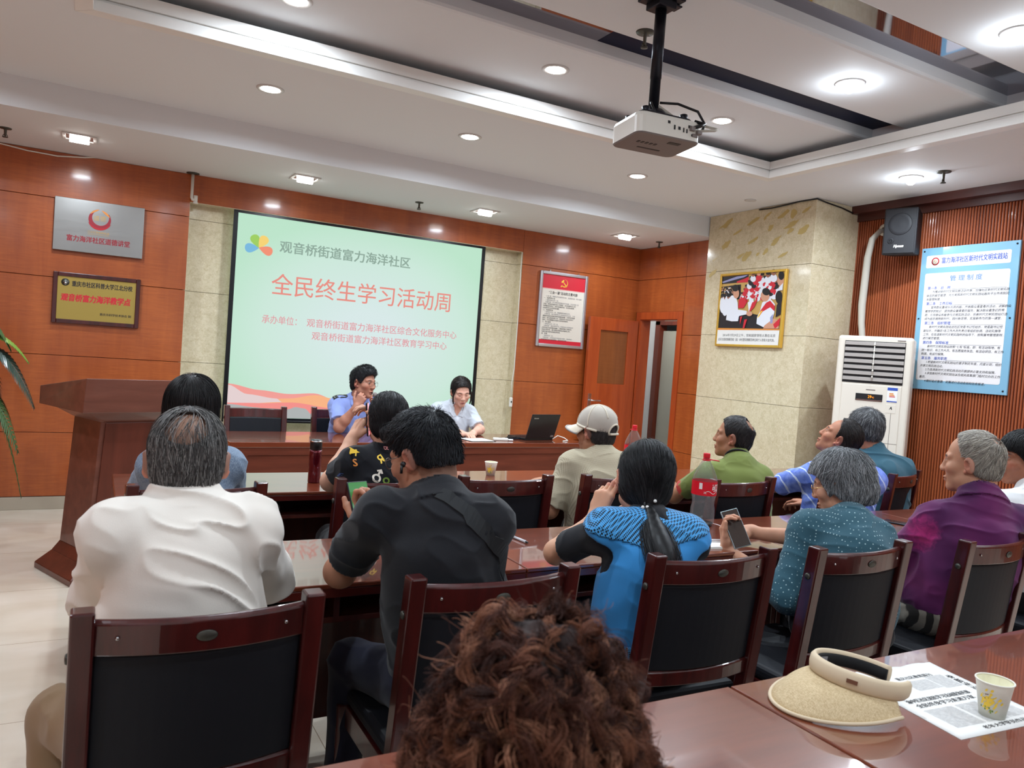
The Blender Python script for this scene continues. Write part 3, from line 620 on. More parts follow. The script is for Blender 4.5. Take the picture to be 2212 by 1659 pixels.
def poster():
    x0, x1, z0, z1 = 4.04, 4.636, 1.586, 2.375; y = YW-0.03
    o = thing('framed_poster', 'silver framed notice with a red header on the veneer wall beside the door', 'poster', (0, 0, 0))
    f = MB(); t = 0.033
    for a, bb in (((x0, z0), (x0+t, z1)), ((x1-t, z0), (x1, z1)), ((x0+t, z0), (x1-t, z0+t)), ((x0+t, z1-t), (x1-t, z1))): f.box((a[0], y, a[1]), (bb[0], y+0.028, bb[1]))
    f.build('frame', 'silver_frame', o, 0.007, 2)
    b = MB().box((x0+t, y+0.014, z0+t), (x1-t, y+0.026, z1-t)).build('sheet', 'cream_print', o)
    a0, a1 = x0+t, x1-t
    MB().box((a0, y+0.0132, 2.20), (a1, y+0.015, z1-t)).build('red_header', 'red_print', b); MB().box((a0, y+0.0132, 2.193), (a1, y+0.015, 2.199)).build('header_line', 'pale_red', b)
    MB().box((a0, y+0.0132, z0+t), (a1, y+0.015, z0+t+0.042)).build('red_footer', 'red_print', b)
    emblem_party((x0+x1)/2+0.005, y+0.0125, 2.268, 0.042, b)
    F = lambda x, z: frame((x, y+0.013, z), (1, 0, 0), (0, 0, 1))
    text('“三会一课”活动的主要内容', 0.034, F((x0+x1)/2, 2.155), 'ink', b, bold=0.012, width=0.36)
    body = ['    “三会”是：定期召开支部党员大会、支部委员会、党小组会', '一、支部党员大会', '    一般每季度召开一次。', '    主要内容：学习贯彻党的路线方针政策；讨论支部工作', '计划；听取支部委员会工作报告；讨论发展党员工作', '和预备党员转正；选举支部委员会；讨论其他事项', '应由党员大会决定的问题。', '二、支部委员会', '    一般每月召开一次，根据需要可随时召开。', '    主要内容：研究贯彻执行上级党组织的决议；讨论', '加强党支部自身建设和党员教育管理；分析党员思想', '状况；研究发展党员工作；检查党员大会决议执行', '情况；讨论需要提交支部大会的其他事项。', '三、党小组会', '    一般每月召开一至二次。', '    主要内容：组织党员学习；开展批评与自我批评；', '讨论支部决议的落实措施；汇报思想和工作情况；', '评选优秀党员；研究发展对象的培养教育工作；', '完成支部交给的其他各项任务。', '四、党课', '    一般每季度一次。', '    主要内容：对党员进行党的基本理论、基本知识', '和党的路线方针政策教育，提高党员素质。']
    z = 2.115
    for L in body: text(L, 0.0175, frame((a0+0.03, y+0.013, z), (1, 0, 0), (0, 0, 1)), 'ink_grey' if L[0] == ' ' else 'ink', b, align='LEFT', res=1, bold=0.006); z -= 0.0207
    h = MB()
    for x in (x0+0.12, x1-0.12): h.box((x-0.006, y+0.012, z1), (x+0.006, y+0.018, z1+0.016))
    h.build('hanger', 'chrome', o)
poster()
def photo_frame():
    X = 5.2; ya, yb, z0, z1 = 5.446, 4.657, 1.697, 2.378      # left edge is at larger y
    o = thing('framed_photograph', 'gold framed group photograph with a caption on the stone column', 'framed photo', (0, 0, 0))
    W_, H_ = ya-yb, z1-z0; x = X-0.026
    def M_(u, v, d=0.0): return (x-d, ya-u*W_, z0+v*H_)       # u to the right, v up
    f = MB(); t = 0.022
    def bx(u0, v0, u1, v1, d0, d1, mb): mb.box((x-d1, ya-u1, z0+v0), (x-d0, ya-u0, z0+v1))
    bx(0, 0, t, H_, -0.022, 0.010, f); bx(W_-t, 0, W_, H_, -0.022, 0.010, f); bx(t, 0, W_-t, t, -0.022, 0.010, f); bx(t, H_-t, W_-t, H_, -0.022, 0.010, f)
    f.build('frame', 'gold_frame', o, 0.004)
    sh = MB(); bx(t, t, W_-t, H_-t, -0.02, -0.002, sh); sh = sh.build('print', 'amber_print', o)
    lay = [0.0]
    def shape(pts, m, name='picture_shape'):
        lay[0] += 0.00003
        MB().poly([M_(u, v, lay[0]) for u, v in pts]).build(name, m, sh)
    def U(px, py):            # crop pixels of the photograph to u, v in the frame
        # corners in crop pixels
        TL, TR, BL, BR = (250, 190), (1465, 85), (155, 1497), (1345, 1510)
        u, v = 0.5, 0.5
        for _ in range(12):
            fx = (1-u)*(v*TL[0]+(1-v)*BL[0])+u*(v*TR[0]+(1-v)*BR[0])-px; fy = (1-u)*(v*TL[1]+(1-v)*BL[1])+u*(v*TR[1]+(1-v)*BR[1])-py
            du = (v*(TR[0]-TL[0])+(1-v)*(BR[0]-BL[0]), v*(TR[1]-TL[1])+(1-v)*(BR[1]-BL[1])); dv = ((1-u)*(TL[0]-BL[0])+u*(TR[0]-BR[0]), (1-u)*(TL[1]-BL[1])+u*(TR[1]-BR[1]))
            det = du[0]*dv[1]-du[1]*dv[0]; u -= (fx*dv[1]-fy*dv[0])/det; v -= (du[0]*fy-du[1]*fx)/det
        return (u, v)
    def S(pts, m): shape([U(*p) for p in pts], m)
    def E(cx, cy, rx, ry, m, n=16, a=0.0):
        ca, sa = math.cos(a), math.sin(a)
        S([(cx+rx*math.cos(2*PI*i/n)*ca-ry*math.sin(2*PI*i/n)*sa, cy+rx*math.cos(2*PI*i/n)*sa+ry*math.sin(2*PI*i/n)*ca) for i in range(n)], m)
    S([(270, 240), (785, 190), (780, 320), (270, 370)], 'night_print'); S([(270, 330), (560, 230), (780, 195), (700, 240), (480, 300), (290, 352)], 'lilac_print'); S([(560, 320), (700, 270), (785, 230), (780, 330), (560, 345)], 'red_print')
    S([(265, 420), (640, 370), (640, 640), (240, 660)], 'night_print'); S([(215, 820), (650, 860), (1060, 940), (1060, 1165), (210, 1165)], 'night_print')
    random.seed(5)
    for k in range(60):
        E(random.uniform(260, 500), random.uniform(430, 560), 12, 12, random.choice(['shirt_print', 'skin_print', 'hair_print', 'skin_print_dark', 'amber_print']), 8)
    for r in range(7):                                   # rows of people up the stand
        for k in range(7-r//2):
            px = 640+k*100+r*38+random.uniform(-12, 12); py = 620-r*72-k*24+random.uniform(-8, 8)
            s_ = 30+6*r*0.3+k*3
            if px > 1390 or py < 150: continue
            E(px, py+s_*1.9, s_*1.25, s_*1.5, random.choice(['shirt_print', 'shirt_print', 'night_print', 'red_print']), 10); E(px, py, s_*0.8, s_*1.05, random.choice(['skin_print', 'skin_print_dark']), 12); E(px+4, py-s_*0.55, s_*0.85, s_*0.62, 'hair_print', 12)
            if random.random() < 0.5: S([(px-s_, py+s_*1.2), (px+s_*0.2, py+s_*1.6), (px-s_*0.3, py+s_*3), (px-s_*0.9, py+s_*3)], 'red_print')
    for px, py, w_, h_ in ((300, 690, 60, 150), (345, 700, 70, 190), (410, 690, 80, 190)):
        E(px, py+60, w_, h_, 'shirt_print'); E(px+10, py-95, 38, 48, 'skin_print_dark'); E(px+4, py-118, 42, 34, 'hair_print')
    S([(480, 570), (560, 600), (590, 700), (600, 830), (760, 850), (770, 910), (620, 945), (600, 1040), (480, 1045), (370, 1020), (400, 800), (400, 650)], 'shirt_print')
    E(560, 540, 58, 90, 'skin_print'); E(545, 440, 66, 62, 'hair_print', 16, -0.3)
    S([(620, 640), (720, 600), (760, 700), (700, 800), (600, 800)], 'red_print'); S([(780, 700), (880, 620), (900, 760), (800, 860)], 'shirt_print'); S([(860, 700), (960, 640), (900, 780), (790, 900)], 'red_print')
    S([(1040, 700), (1160, 600), (1260, 720), (1250, 880), (1200, 1060), (1060, 1140), (940, 1080), (950, 960), (1000, 860)], 'shirt_print')
    S([(1180, 660), (1260, 760), (1250, 850), (1180, 780), (1050, 860), (980, 960), (1010, 840), (1110, 700)], 'red_print'); S([(1020, 850), (1050, 840), (970, 970), (950, 970)], 'yellow_print')
    E(1090, 580, 78, 100, 'skin_print'); E(1110, 500, 72, 66, 'hair_print', 16, 0.5)
    E(810, 900, 56, 44, 'skin_print'); S([(720, 1010), (770, 1000), (720, 1165), (690, 1165)], 'red_print'); S([(640, 960), (680, 950), (640, 1100)], 'red_print')
    E(1330, 600, 60, 120, 'hair_print'); S([(1290, 740), (1370, 640), (1360, 900), (1270, 960)], 'night_print'); E(1360, 300, 60, 100, 'skin_print'); E(1370, 210, 50, 80, 'hair_print'); S([(1330, 420), (1400, 340), (1390, 470), (1310, 480)], 'shirt_print')
    S([(1080, 1110), (1240, 980), (1330, 1020), (1320, 1165), (1060, 1165)], 'skin_print'); S([(1180, 960), (1230, 900), (1220, 1060), (1180, 1080)], 'lilac_print'); S([(1230, 1090), (1350, 960), (1330, 1100), (1260, 1165)], 'red_print')
    S([(192, 1172), (1335, 1172), (1335, 1192), (192, 1205)], 'orange_print')
    S([(190, 1205), (1335, 1195), (1310, 1462), (170, 1462)], 'paper')
    u, v = U(750, 1290); lay[0] += 0.0003
    text('2016年7月29日上午，党和国家领导人等在北京', 0.028, frame(M_(0.52, U(750, 1298)[1], lay[0]), (0, -1, 0), (0, 0, 1)), 'ink', sh, width=W_*0.80, bold=0.01)
    text('会见全国双拥模范城（县）命名暨双拥模范单位和个人表彰大会代表。', 0.028, frame(M_(0.49, U(750, 1378)[1], lay[0]), (0, -1, 0), (0, 0, 1)), 'ink', sh, width=W_*0.86, bold=0.01)
photo_frame()
def rules_board():
    X = XR-0.002; ya, yb, z0, z1 = 3.812, 3.075, 1.436, 2.545
    W_, H_ = ya-yb, z1-z0; x = X-0.014
    o = thing('notice_board', 'light blue rules board with a white text panel on the ribbed wall', 'notice board', (0, 0, 0))
    b = MB().box((x, yb, z0), (X+0.002, ya, z1)).build('panel', 'board_blue', o, 0.002)
    P_ = lambda u, v, d=0.001: (x-d, ya-u*W_, z1-v*H_)
    def rr(u0, v0, u1, v1, r, m, name):
        pts = []
        for cu, cv, a0 in ((u1-r/W_, v1-r/H_, 0), (u0+r/W_, v1-r/H_, 90), (u0+r/W_, v0+r/H_, 180), (u1-r/W_, v0+r/H_, 270)):
            for j in range(5):
                a = math.radians(a0+22.5*j); pts.append(P_(cu+r/W_*math.cos(a), cv+r/H_*math.sin(a), 0.001))
        MB().poly(pts).build(name, m, b)
    rr(0.06, 0.055, 0.925, 0.142, 0.012, 'board_white', 'header_panel'); rr(0.06, 0.18, 0.93, 0.935, 0.015, 'board_white', 'text_panel')
    F = lambda u, v, d=0.0016: frame(P_(u, v, d), (0, -1, 0), (0, 0, 1))
    q = MB(); q.lathe([(0.031, 0.0), (0.031, 0.0004)], 32, M=F(0.16, 0.098)); q.build('seal', 'deep_red', b)
    q = MB(); q.lathe([(0.0225, 0.0006), (0.0225, 0.001)], 32, M=F(0.16, 0.098)); q.build('seal_centre', 'cream_print', b)
    q = MB(); q.tube([P_(0.145, 0.10, 0.003), P_(0.155, 0.09, 0.003), P_(0.172, 0.092, 0.003), P_(0.165, 0.106, 0.003)], 0.003, 6); q.build('seal_mark', 'amber_print', b)
    text('富力海洋社区新时代文明实践站', 0.05, F(0.56, 0.098), 'blue_print', b, bold=0.014, width=W_*0.66)
    text('管 理 制 度', 0.046, F(0.5, 0.225), 'soft_blue', b, bold=0.012, width=W_*0.33)
    rows = [('h', '第一条　总　则'), ('i', '为推动新时代文明实践活动开展，加强社区新时代文明实践'), ('t', '队伍的规范管理，充分发挥新时代文明实践站服务平台作用制定'), ('t', '本管理制度。'),
            ('h', '第二条　工作目标'), ('i', '宣传群众喜闻乐见的内容，开展群众喜爱看的活动，讲解群众'), ('t', '需想学的知识，提供群众最需要的服务，解决群众最急切的难'), ('t', '题，引导群众积极参与文明实践活动，将新时代文明实践站打造'), ('t', '成为居民拥抱新时代、践行新思想、实现新作为的第一课堂。'),
            ('h', '第三条　组织管理'), ('i', '新时代文明实践站由社区党委书记任站长，党委副书记任'), ('t', '副站长，并确定1名工作人员负责日常组织协调、活动实施等'), ('t', '工作。在街道新时代文明实践所的指导下，按照属地管理原则，'), ('t', '进行规范管理。'),
            ('h', '第四条　保障标准'), ('i', '新时代文明实践站按照“七有”标准，即：有活动阵地、有'), ('t', '统一标识、有工作人员、有志愿服务队伍、有活动项目、有工作'), ('t', '制度、有运行保障。'),
            ('h', '第五条　服务职责'), ('i', '1.根据新时代文明实践站的要求制定年度、月度计划，组织'), ('t', '开展文明实践活动。'), ('i', '2.为各类新时代文明实践活动开展提供必要支持和保障。'), ('i', '3.承担新时代文明实践站以及相关政策部门临时交办的工作'), ('t', '事项。'), ('i', '4.做好站点管理、定期进行活动总结和信息报送。')]
    v = 0.283
    for k, s in rows:
        if k == 'h':
            v += 0.004; text(s, 0.026, F(0.10, v), 'blue_print', b, align='LEFT', bold=0.016, shear=0.12, res=1)
            MB().poly([P_(0.36, v+0.010), P_(0.91, v+0.010), P_(0.91, v+0.012), P_(0.36, v+0.012)]).build('rule', 'pale_line', b)
        else: text(s, 0.0222, F(0.155 if k == 'i' else 0.095, v), 'ink', b, align='LEFT', shear=0.16, res=1, bold=0.004)
        v += 0.0265
    for u, vv in ((0.03, 0.022), (0.97, 0.022), (0.03, 0.5), (0.965, 0.5), (0.03, 0.975), (0.965, 0.975)): MB().lathe([(0.007, 0), (0.006, 0.004), (0.002, 0.006)], 12, M=F(u, vv, 0.0)).build('screw', 'dark_metal', b)
rules_board()
def speaker():
    o = thing('wall_speaker', 'black loudspeaker high on the ribbed wall beside the column', 'speaker', (5.60, 3.90, 2.66), math.radians(-72))
    w, d, h_ = 0.125, 0.10, 0.185
    b = MB(); b.hexa([(-w, -d, -h_), (w, -d, -h_), (w*0.8, d, -h_*0.9), (-w*0.8, d, -h_*0.9)], [(-w, -d, h_), (w, -d, h_), (w*0.8, d, h_*0.9), (-w*0.8, d, h_*0.9)]); b.build('cabinet', 'speaker_black', o, 0.012, 3)
    g = MB(); g.box((-w+0.012, -d-0.006, -h_+0.012), (w-0.012, -d, h_-0.012)); g = g.build('grille', 'speaker_black', o, 0.008, 3)
    c = MB(); c.lathe([(0.088, 0.0), (0.085, 0.003), (0.06, 0.0005), (0.03, 0.0015), (0.001, 0.003)], 32, M=T(0, -d-0.006, 0.055) @ rot('X', 90)); c.build('woofer', 'speaker_black', g)
    c = MB(); c.lathe([(0.024, 0.0), (0.022, 0.004), (0.012, -0.001), (0.001, 0.001)], 24, M=T(-0.06, -d-0.006, -0.075) @ rot('X', 90)); c.build('tweeter', 'speaker_black', g)
    text('Hyman', 0.03, frame((0.0, -d-0.0075, -0.118), (1, 0, 0), (0, 0, 1)), 'white_plastic', g, bold=0.03, shear=0.3, width=0.072)
    MB().box((-0.03, d-0.01, -0.03), (0.03, d+0.05, 0.03)).build('wall_bracket', 'dark_metal', o)
speaker()
def air_conditioner():
    c0, s0 = 5.40, 3.90
    o = thing('air_conditioner', 'white floor standing air conditioner in the corner by the column', 'air conditioner', (c0, s0, 0), math.radians(-60))
    w, d, H_ = 0.265, 0.15, 1.815; y = -d
    b = MB(); b.box((-w, -d, 0), (w, d, H_)); b.build('cabinet', 'ac_white', o, 0.022, 3)
    MB().box((-w+0.055, y-0.006, 0.08), (w-0.055, y+0.004, 1.44)).build('front_panel', 'ac_white', o, 0.004)
    MB().box((-w+0.052, y-0.002, 1.45), (w-0.052, y+0.01, 1.775)).build('vent_recess', 'ac_dark', o)
    for k in range(7):
        z = 1.468+k*0.0455
        s_ = MB(); s_.hexa([(-w+0.055, y-0.012, z), (w-0.055, y-0.012, z), (w-0.055, y+0.002, z+0.008), (-w+0.055, y+0.002, z+0.008)], [(-w+0.055, y-0.008, z+0.028), (w-0.055, y-0.008, z+0.028), (w-0.055, y+0.004, z+0.03), (-w+0.055, y+0.004, z+0.03)])
        s_.build('louver', 'ac_grey', o, 0.002)
    r_ = MB(); r_.tube([(0, y-0.014, 1.47), (0, y-0.014, 1.77)], 0.004, 6)
    for k in range(6): r_.ball((0, y-0.015, 1.5+k*0.05), 0.007, 8, 6)
    r_.build('louver_link', 'white_plastic', o)
    p = MB().box((-0.105, y-0.009, 1.315), (0.085, y-0.004, 1.37)).build('display', 'ac_dark', o, 0.002)
    text('29', 0.03, frame((-0.005, y-0.0095, 1.347), (1, 0, 0), (0, 0, 1)), 'amber_digits', p, width=0.025)
    text('℃', 0.016, frame((0.018, y-0.0095, 1.342), (1, 0, 0), (0, 0, 1)), 'amber_digits', p)
    MB().box((-0.1, y-0.0096, 1.3155), (0.08, y-0.009, 1.325)).build('display_trim', 'chrome', p)
    text('HUAWEI' if False else 'AIR', 0.012, frame((-0.01, y-0.0065, 1.40), (1, 0, 0), (0, 0, 1)), 'grey_plastic', o) if False else None
    MB().box((-0.035, y-0.007, 1.398), (0.03, y-0.0055, 1.405)).build('badge', 'grey_plastic', o)
    MB().box((0.155, y-0.002, 1.785), (0.21, y-0.001, 1.792)).build('badge', 'grey_plastic', o)
    e = MB().box((0.115, y-0.0075, 1.32), (0.185, y-0.006, 1.43)).build('energy_label', 'paper', o)
    MB().box((0.115, y-0.0082, 1.408), (0.185, y-0.007, 1.43)).build('label_header', 'blue_print', e); MB().box((0.115, y-0.0082, 1.32), (0.185, y-0.007, 1.328)).build('label_footer', 'blue_print', e); MB().box((0.13, y-0.0082, 1.368), (0.165, y-0.007, 1.376)).box((0.13, y-0.0082, 1.38), (0.158, y-0.007, 1.388)).build('label_bars', 'orange_print', e); MB().box((0.13, y-0.0082, 1.358), (0.17, y-0.007, 1.364)).build('label_bar', 'red_print', e)
    e = MB().box((0.112, y-0.0075, 1.235), (0.182, y-0.006, 1.30)).build('sticker', 'ac_white', o, 0.002); q = MB(); q.poly([(0.135, y-0.008, 1.258), (0.148, y-0.008, 1.285), (0.152, y-0.008, 1.285), (0.158, y-0.008, 1.262), (0.152, y-0.008, 1.262), (0.148, y-0.008, 1.272)]); q.build('sticker_mark', 'ink', e)
    MB().box((-w+0.055, y-0.0068, 1.0), (w-0.055, y-0.0058, 1.003)).build('panel_seam', 'grey_plastic', o); MB().box((0.15, y-0.0068, 0.3), (0.153, y-0.0058, 1.3)).build('panel_seam', 'grey_plastic', o); MB().box((-0.06, y-0.0068, 1.202), (0.04, y-0.006, 1.206)).build('panel_mark', 'cream_print', o)
mat('amber_digits', srgb(255, 150, 20), 0.5, emit=srgb(255, 150, 20), estr=1.2)
air_conditioner()
o = thing('refrigerant_pipe', 'cloth wrapped white pipe running from the wall down to the air conditioner', 'pipe', (0, 0, 0))
q = MB(); q.lathe([(0.026, 0.0), (0.05, 0.0), (0.05, 0.012), (0.026, 0.014)], 28, M=T(XR-0.001, 4.17, 2.735) @ rot('Y', -90), cap=False); q.build('wall_rosette', 'white_plastic', o)
MB().tube([(XR+0.002, 4.17, 2.735), (XR-0.05, 4.18, 2.72), (XR-0.09, 4.215, 2.65), (XR-0.095, 4.24, 2.5), (XR-0.09, 4.25, 2.3), (XR-0.1, 4.25, 2.1), (XR-0.10, 4.24, 1.95), (XR-0.12, 4.20, 1.80), (XR-0.12, 4.19, 1.6)], [0.016, 0.02, 0.026, 0.028, 0.03, 0.03, 0.026, 0.024, 0.022], 12).build('wrapped_pipe', 'fabric_cable', o)
# ------------------------------------------------------------------ chairs
def make_chair():
    o = thing('conference_chair', 'x', 'chair', (0, 0, 0), 0, 'dark wooden conference chairs')
    hw = 0.235                                  # half width over the stiles
    def ysl(z): return -0.205 if z < 0.42 else -0.205-(z-0.42)*0.13
    for s in (-1, 1):
        m = MB(); loops = []
        for z in (0.0, 0.2, 0.42, 0.6, 0.8, 0.925):
            y = ysl(z) - (0.035 if z == 0 else 0.015 if z == 0.2 else 0)
            dz = 0.02 if z < 0.3 else 0.026
            loops.append([(s*hw-s*0.0, y-dz, z), (s*(hw-0.042), y-dz, z), (s*(hw-0.042), y+dz*0.8, z), (s*hw, y+dz*0.8, z)][::s])
        m.sweep(loops); st = m.build('rear_leg', 'mahogany', o, 0.005)
        q = MB(); q.lathe([(0.011, 0), (0.009, 0.004), (0.002, 0.005)], 14, M=T(s*hw, ysl(0.83), 0.83) @ rot('Y', 90*s)); q.build('bolt_cap', 'bronze', st)
        m = MB(); m.hexa([(s*hw-0.022-s*0.02, 0.185, 0), (s*hw+0.022-s*0.02, 0.185, 0), (s*hw+0.022-s*0.02, 0.225, 0), (s*hw-0.022-s*0.02, 0.225, 0)], [(s*hw-0.022-s*0.02, 0.18, 0.42), (s*hw+0.022-s*0.02, 0.18, 0.42), (s*hw+0.022-s*0.02, 0.225, 0.42), (s*hw-0.022-s*0.02, 0.225, 0.42)])
        m.build('front_leg', 'mahogany', o, 0.005)
        x0 = s*hw-s*0.032
        MB().box((x0-0.012, -0.2, 0.355), (x0+0.012, 0.2, 0.42)).build('side_rail', 'mahogany', o, 0.003)
        MB().box((x0-0.010, -0.2, 0.15), (x0+0.010, 0.2, 0.185)).build('stretcher', 'mahogany', o, 0.003)
    MB().box((-hw+0.04, 0.19, 0.355), (hw-0.04, 0.215, 0.42)).build('front_rail', 'mahogany', o, 0.003)
    def rail(z0, z1, yoff, th, bow, xw):
        m = MB(); loops = []
        for k in range(15):
            x = -xw+2*xw*k/14; b = -bow*(1-(x/xw)**2)
            def yy(z): return ysl(z)+yoff+b
            loops.append([(x, yy(z0)-th, z0), (x, yy(z1)-th*0.8, z1-0.004), (x, yy(z1)-th*0.3, z1+0.004), (x, yy(z1)+th*0.6, z1), (x, yy(z0)+th*0.6, z0)])
        return m.sweep(loops, smooth=False)
    tr = rail(0.835, 0.902, 0.0, 0.016, 0.034, hw-0.040).build('top_rail', 'mahogany', o, 0.003)
    q = MB(); q.lathe([(1.0, 0), (0.9, 0.05), (0.01, 0.06)], 24, M=T(0, ysl(0.868)-0.034-0.0155, 0.868) @ rot('X', 90+7.5) @ Matrix.Diagonal((0.020, 0.012, 0.03, 1))); q.build('emblem', 'bronze', tr)
    for x in (-0.155, 0.155): MB().lathe([(0.0045, 0), (0.003, 0.003), (0.001, 0.0032)], 10, M=T(x, ysl(0.868)-0.034*(1-(x/0.195)**2)-0.0165, 0.872) @ rot('X', 97)).build('screw', 'chrome', tr)
    rail(0.52, 0.565, 0.0, 0.014, 0.026, hw-0.040).build('lower_rail', 'mahogany', o, 0.003)
    rail(0.568, 0.832, 0.004, 0.012, 0.031, hw-0.0405).build('backrest', 'leather', o, 0.006)
    MB().box((-hw+0.022, -0.185, 0.42), (hw-0.022, 0.235, 0.47)).build('seat', 'leather', o, 0.018, 3)
    return o
CH = make_chair(); _first = [True]
def chair(x, y, deg, label):
    """x, y: middle of the top of the backrest"""
    o = CH if _first[0] else copy_tree(CH); _first[0] = False
    a = math.radians(deg); back = -0.272
    o.location = (x+back*math.sin(a), y-back*math.cos(a), 0); o.rotation_euler = (0, 0, a); o['label'] = label; return o
# second row, closest to the camera
chair(0.222, 1.59, 0, 'dark wooden chair of the man in the white shirt')
chair(0.900, 1.635, 0, 'dark wooden chair of the man in the black polo shirt')
chair(1.640, 1.655, -2, 'dark wooden chair behind the blue vest')
chair(2.243, 1.607, 0, 'dark wooden chair of the grey haired person in the dotted shirt')
chair(2.945, 1.56, 3, 'dark wooden chair of the man in the purple polo shirt')
chair(3.78, 1.62, 4, 'dark wooden chair under the man in the white top')
# first row
chair(0.355, 2.875, 3, 'dark wooden chair of the person with bobbed hair near the lectern')
chair(1.10, 2.945, 0, 'dark wooden chair of the woman in the black printed top')
chair(1.646, 2.962, 0, 'empty dark wooden chair in the first row, under the paper cup')
chair(2.29, 2.955, -3, 'dark wooden chair of the man in the cap')
chair(2.93, 2.80, 5, 'dark wooden chair of the man in the green T-shirt')
chair(3.70, 2.77, 8, 'dark wooden chair of the man tilting his head back')
chair(4.42, 2.92, 16, 'dark wooden chair of the man in the teal T-shirt by the air conditioner')
# behind the desk, facing the room
chair(1.14, 6.16, 180, 'empty dark wooden chair behind the desk, below the left end of the slide')
chair(1.83, 6.25, 180, 'dark wooden chair of the man in the light blue uniform shirt')
chair(2.68, 6.42, 180, 'dark wooden chair of the woman in the pale grey shirt')
chair(0.40, 0.22, 0, 'dark wooden chair of the person with curly brown hair')

# ------------------------------------------------------------------ tables
def table(x0, x1, y0, y1, label, rz=0.0, name='conference_table'):
    o = thing(name, label, 'table', ((x0+x1)/2, (y0+y1)/2, 0), rz, 'dark wooden conference tables')
    w, d = (x1-x0)/2-0.002, (y1-y0)/2
    t = MB(); t.box((-w, -d, 0.735), (w, d, 0.75)); tp = t.build('tabletop', 'table_top', o, 0.004)
    e = MB(); e.box((-w, -d+0.001, 0.708), (w, -d+0.035, 0.735)).box((-w, d-0.035, 0.708), (w, d-0.001, 0.735)).box((-w, -d+0.035, 0.708), (-w+0.035, d-0.035, 0.735)).box((w-0.035, -d+0.035, 0.708), (w, d-0.035, 0.735)); e.build('edge_lipping', 'table_edge', o, 0.003)
    for s in (-1, 1): MB().box((s*w-0.028 if s > 0 else -w, -d+0.04, 0), (s*w if s > 0 else -w+0.028, d-0.03, 0.708)).build('side_panel', 'table_side', o, 0.003)
    MB().box((-w+0.028, d-0.06, 0.12), (w-0.028, d-0.042, 0.708)).build('front_panel', 'table_side', o)
    MB().box((-w+0.028, -d+0.06, 0.612), (w-0.028, d-0.06, 0.63)).build('shelf', 'table_side', o, 0.002)
    MB().box((-0.009, -d+0.06, 0.63), (0.009, d-0.06, 0.708)).build('divider', 'table_side', o)
    return o
XS = (0.06, 1.304, 2.556, 3.815, 5.06)
for k, n in enumerate(('leftmost table of the second row, under the elbows of the man in white', 'table of the second row with the pen and the large cola bottle', 'table of the second row with the phone beside the purple polo shirt', 'table of the second row running to the ribbed wall')):
    table(XS[k], XS[k+1], 2.165, 2.69, 'dark red '+n)
for k, n in enumerate(('table of the first row with the dark red flask', 'table of the first row with the paper cup at the black chair', 'table of the first row in front of the man in green', 'table of the first row in front of the stone column')):
    table(XS[k]+0.05, min(XS[k+1]+0.05, 5.1), 3.56, 4.10, 'dark red '+n)
for a, b, n in ((0.045, 1.286, 'red brown table in the foreground under the curly brown hair'), (1.288, 2.53, 'red brown table in the foreground with the sun visor and newspaper')):
    table(a, b, 0.70, 1.222, n)
def desk():
    o = thing('speakers_desk', 'long red brown desk of the two speakers in front of the screen', 'desk', (2.31, 5.70, 0), math.radians(3.2))
    w, d = 1.50, 0.31
    MB().box((-w, -d, 0.712), (w, d, 0.75)).build('desktop', 'table_top', o, 0.004)
    f = MB().box((-w+0.05, -d+0.012, 0.03), (w-0.05, -d+0.03, 0.712)).build('front_panel', 'desk_wood', o)
    MB().box((-w+0.05, -d+0.006, 0.03), (w-0.05, -d+0.014, 0.09)).box((-w+0.05, -d+0.006, 0.66), (w-0.05, -d+0.014, 0.712)).box((-w+0.05, -d+0.006, 0.09), (-w+0.12, -d+0.014, 0.66)).box((w-0.12, -d+0.006, 0.09), (w-0.05, -d+0.014, 0.66)).build('panel_border', 'desk_wood', f)
    for s in (-1, 1): MB().box((s*(w-0.05)-0.02, -d+0.01, 0), (s*(w-0.05)+0.02, d-0.02, 0.712)).build('side_panel', 'desk_wood', o, 0.003)
desk()

# ------------------------------------------------------------------ lectern
def lectern():
    o = thing('lectern', 'brown wooden lectern with a wide sloped head by the veneer wall', 'lectern', (-0.045, 4.79, 0), math.radians(23))
    W = 0.62
    q = lambda x0, x1, y0, y1, z: [(x0, y0, z), (x1, y0, z), (x1, y1, z), (x0, y1, z)]
    MB().hexa(q(0, W, 0, 0.50, 0), q(0, W, 0, 0.50, 0.035)).hexa(q(0.0, W, 0.0, 0.50, 0.035), q(0.075, W-0.075, 0.06, 0.46, 0.105)).hexa(q(0.075, W-0.075, 0.06, 0.46, 0.105), q(0.115, W-0.115, 0.075, 0.45, 0.16)).build('foot', 'lectern_dark', o, 0.003)
    b = MB(); b.hexa(q(0.11, W-0.11, 0.09, 0.44, 0.16), q(0.14, W-0.14, 0.05, 0.40, 0.915)); b.build('column', 'lectern_wood', o, 0.004)
    MB().hexa(q(0.135, W-0.135, 0.082, 0.1, 0.17), q(0.165, W-0.165, 0.042, 0.06, 0.905)).build('front_panel', 'lectern_dark', o, 0.002)
    MB().hexa(q(0.14, W-0.14, 0.05, 0.42, 0.91), q(0.04, W-0.04, -0.02, 0.50, 0.975)).build('neck', 'lectern_wood', o, 0.002)
    MB().hexa(q(0.0, W, -0.045, 0.55, 0.972), [(0.0, -0.07, 1.165), (W, -0.07, 1.165), (W-0.02, 0.60, 1.075), (0.02, 0.60, 1.075)]).build('head', 'lectern_wood', o, 0.004)
lectern()

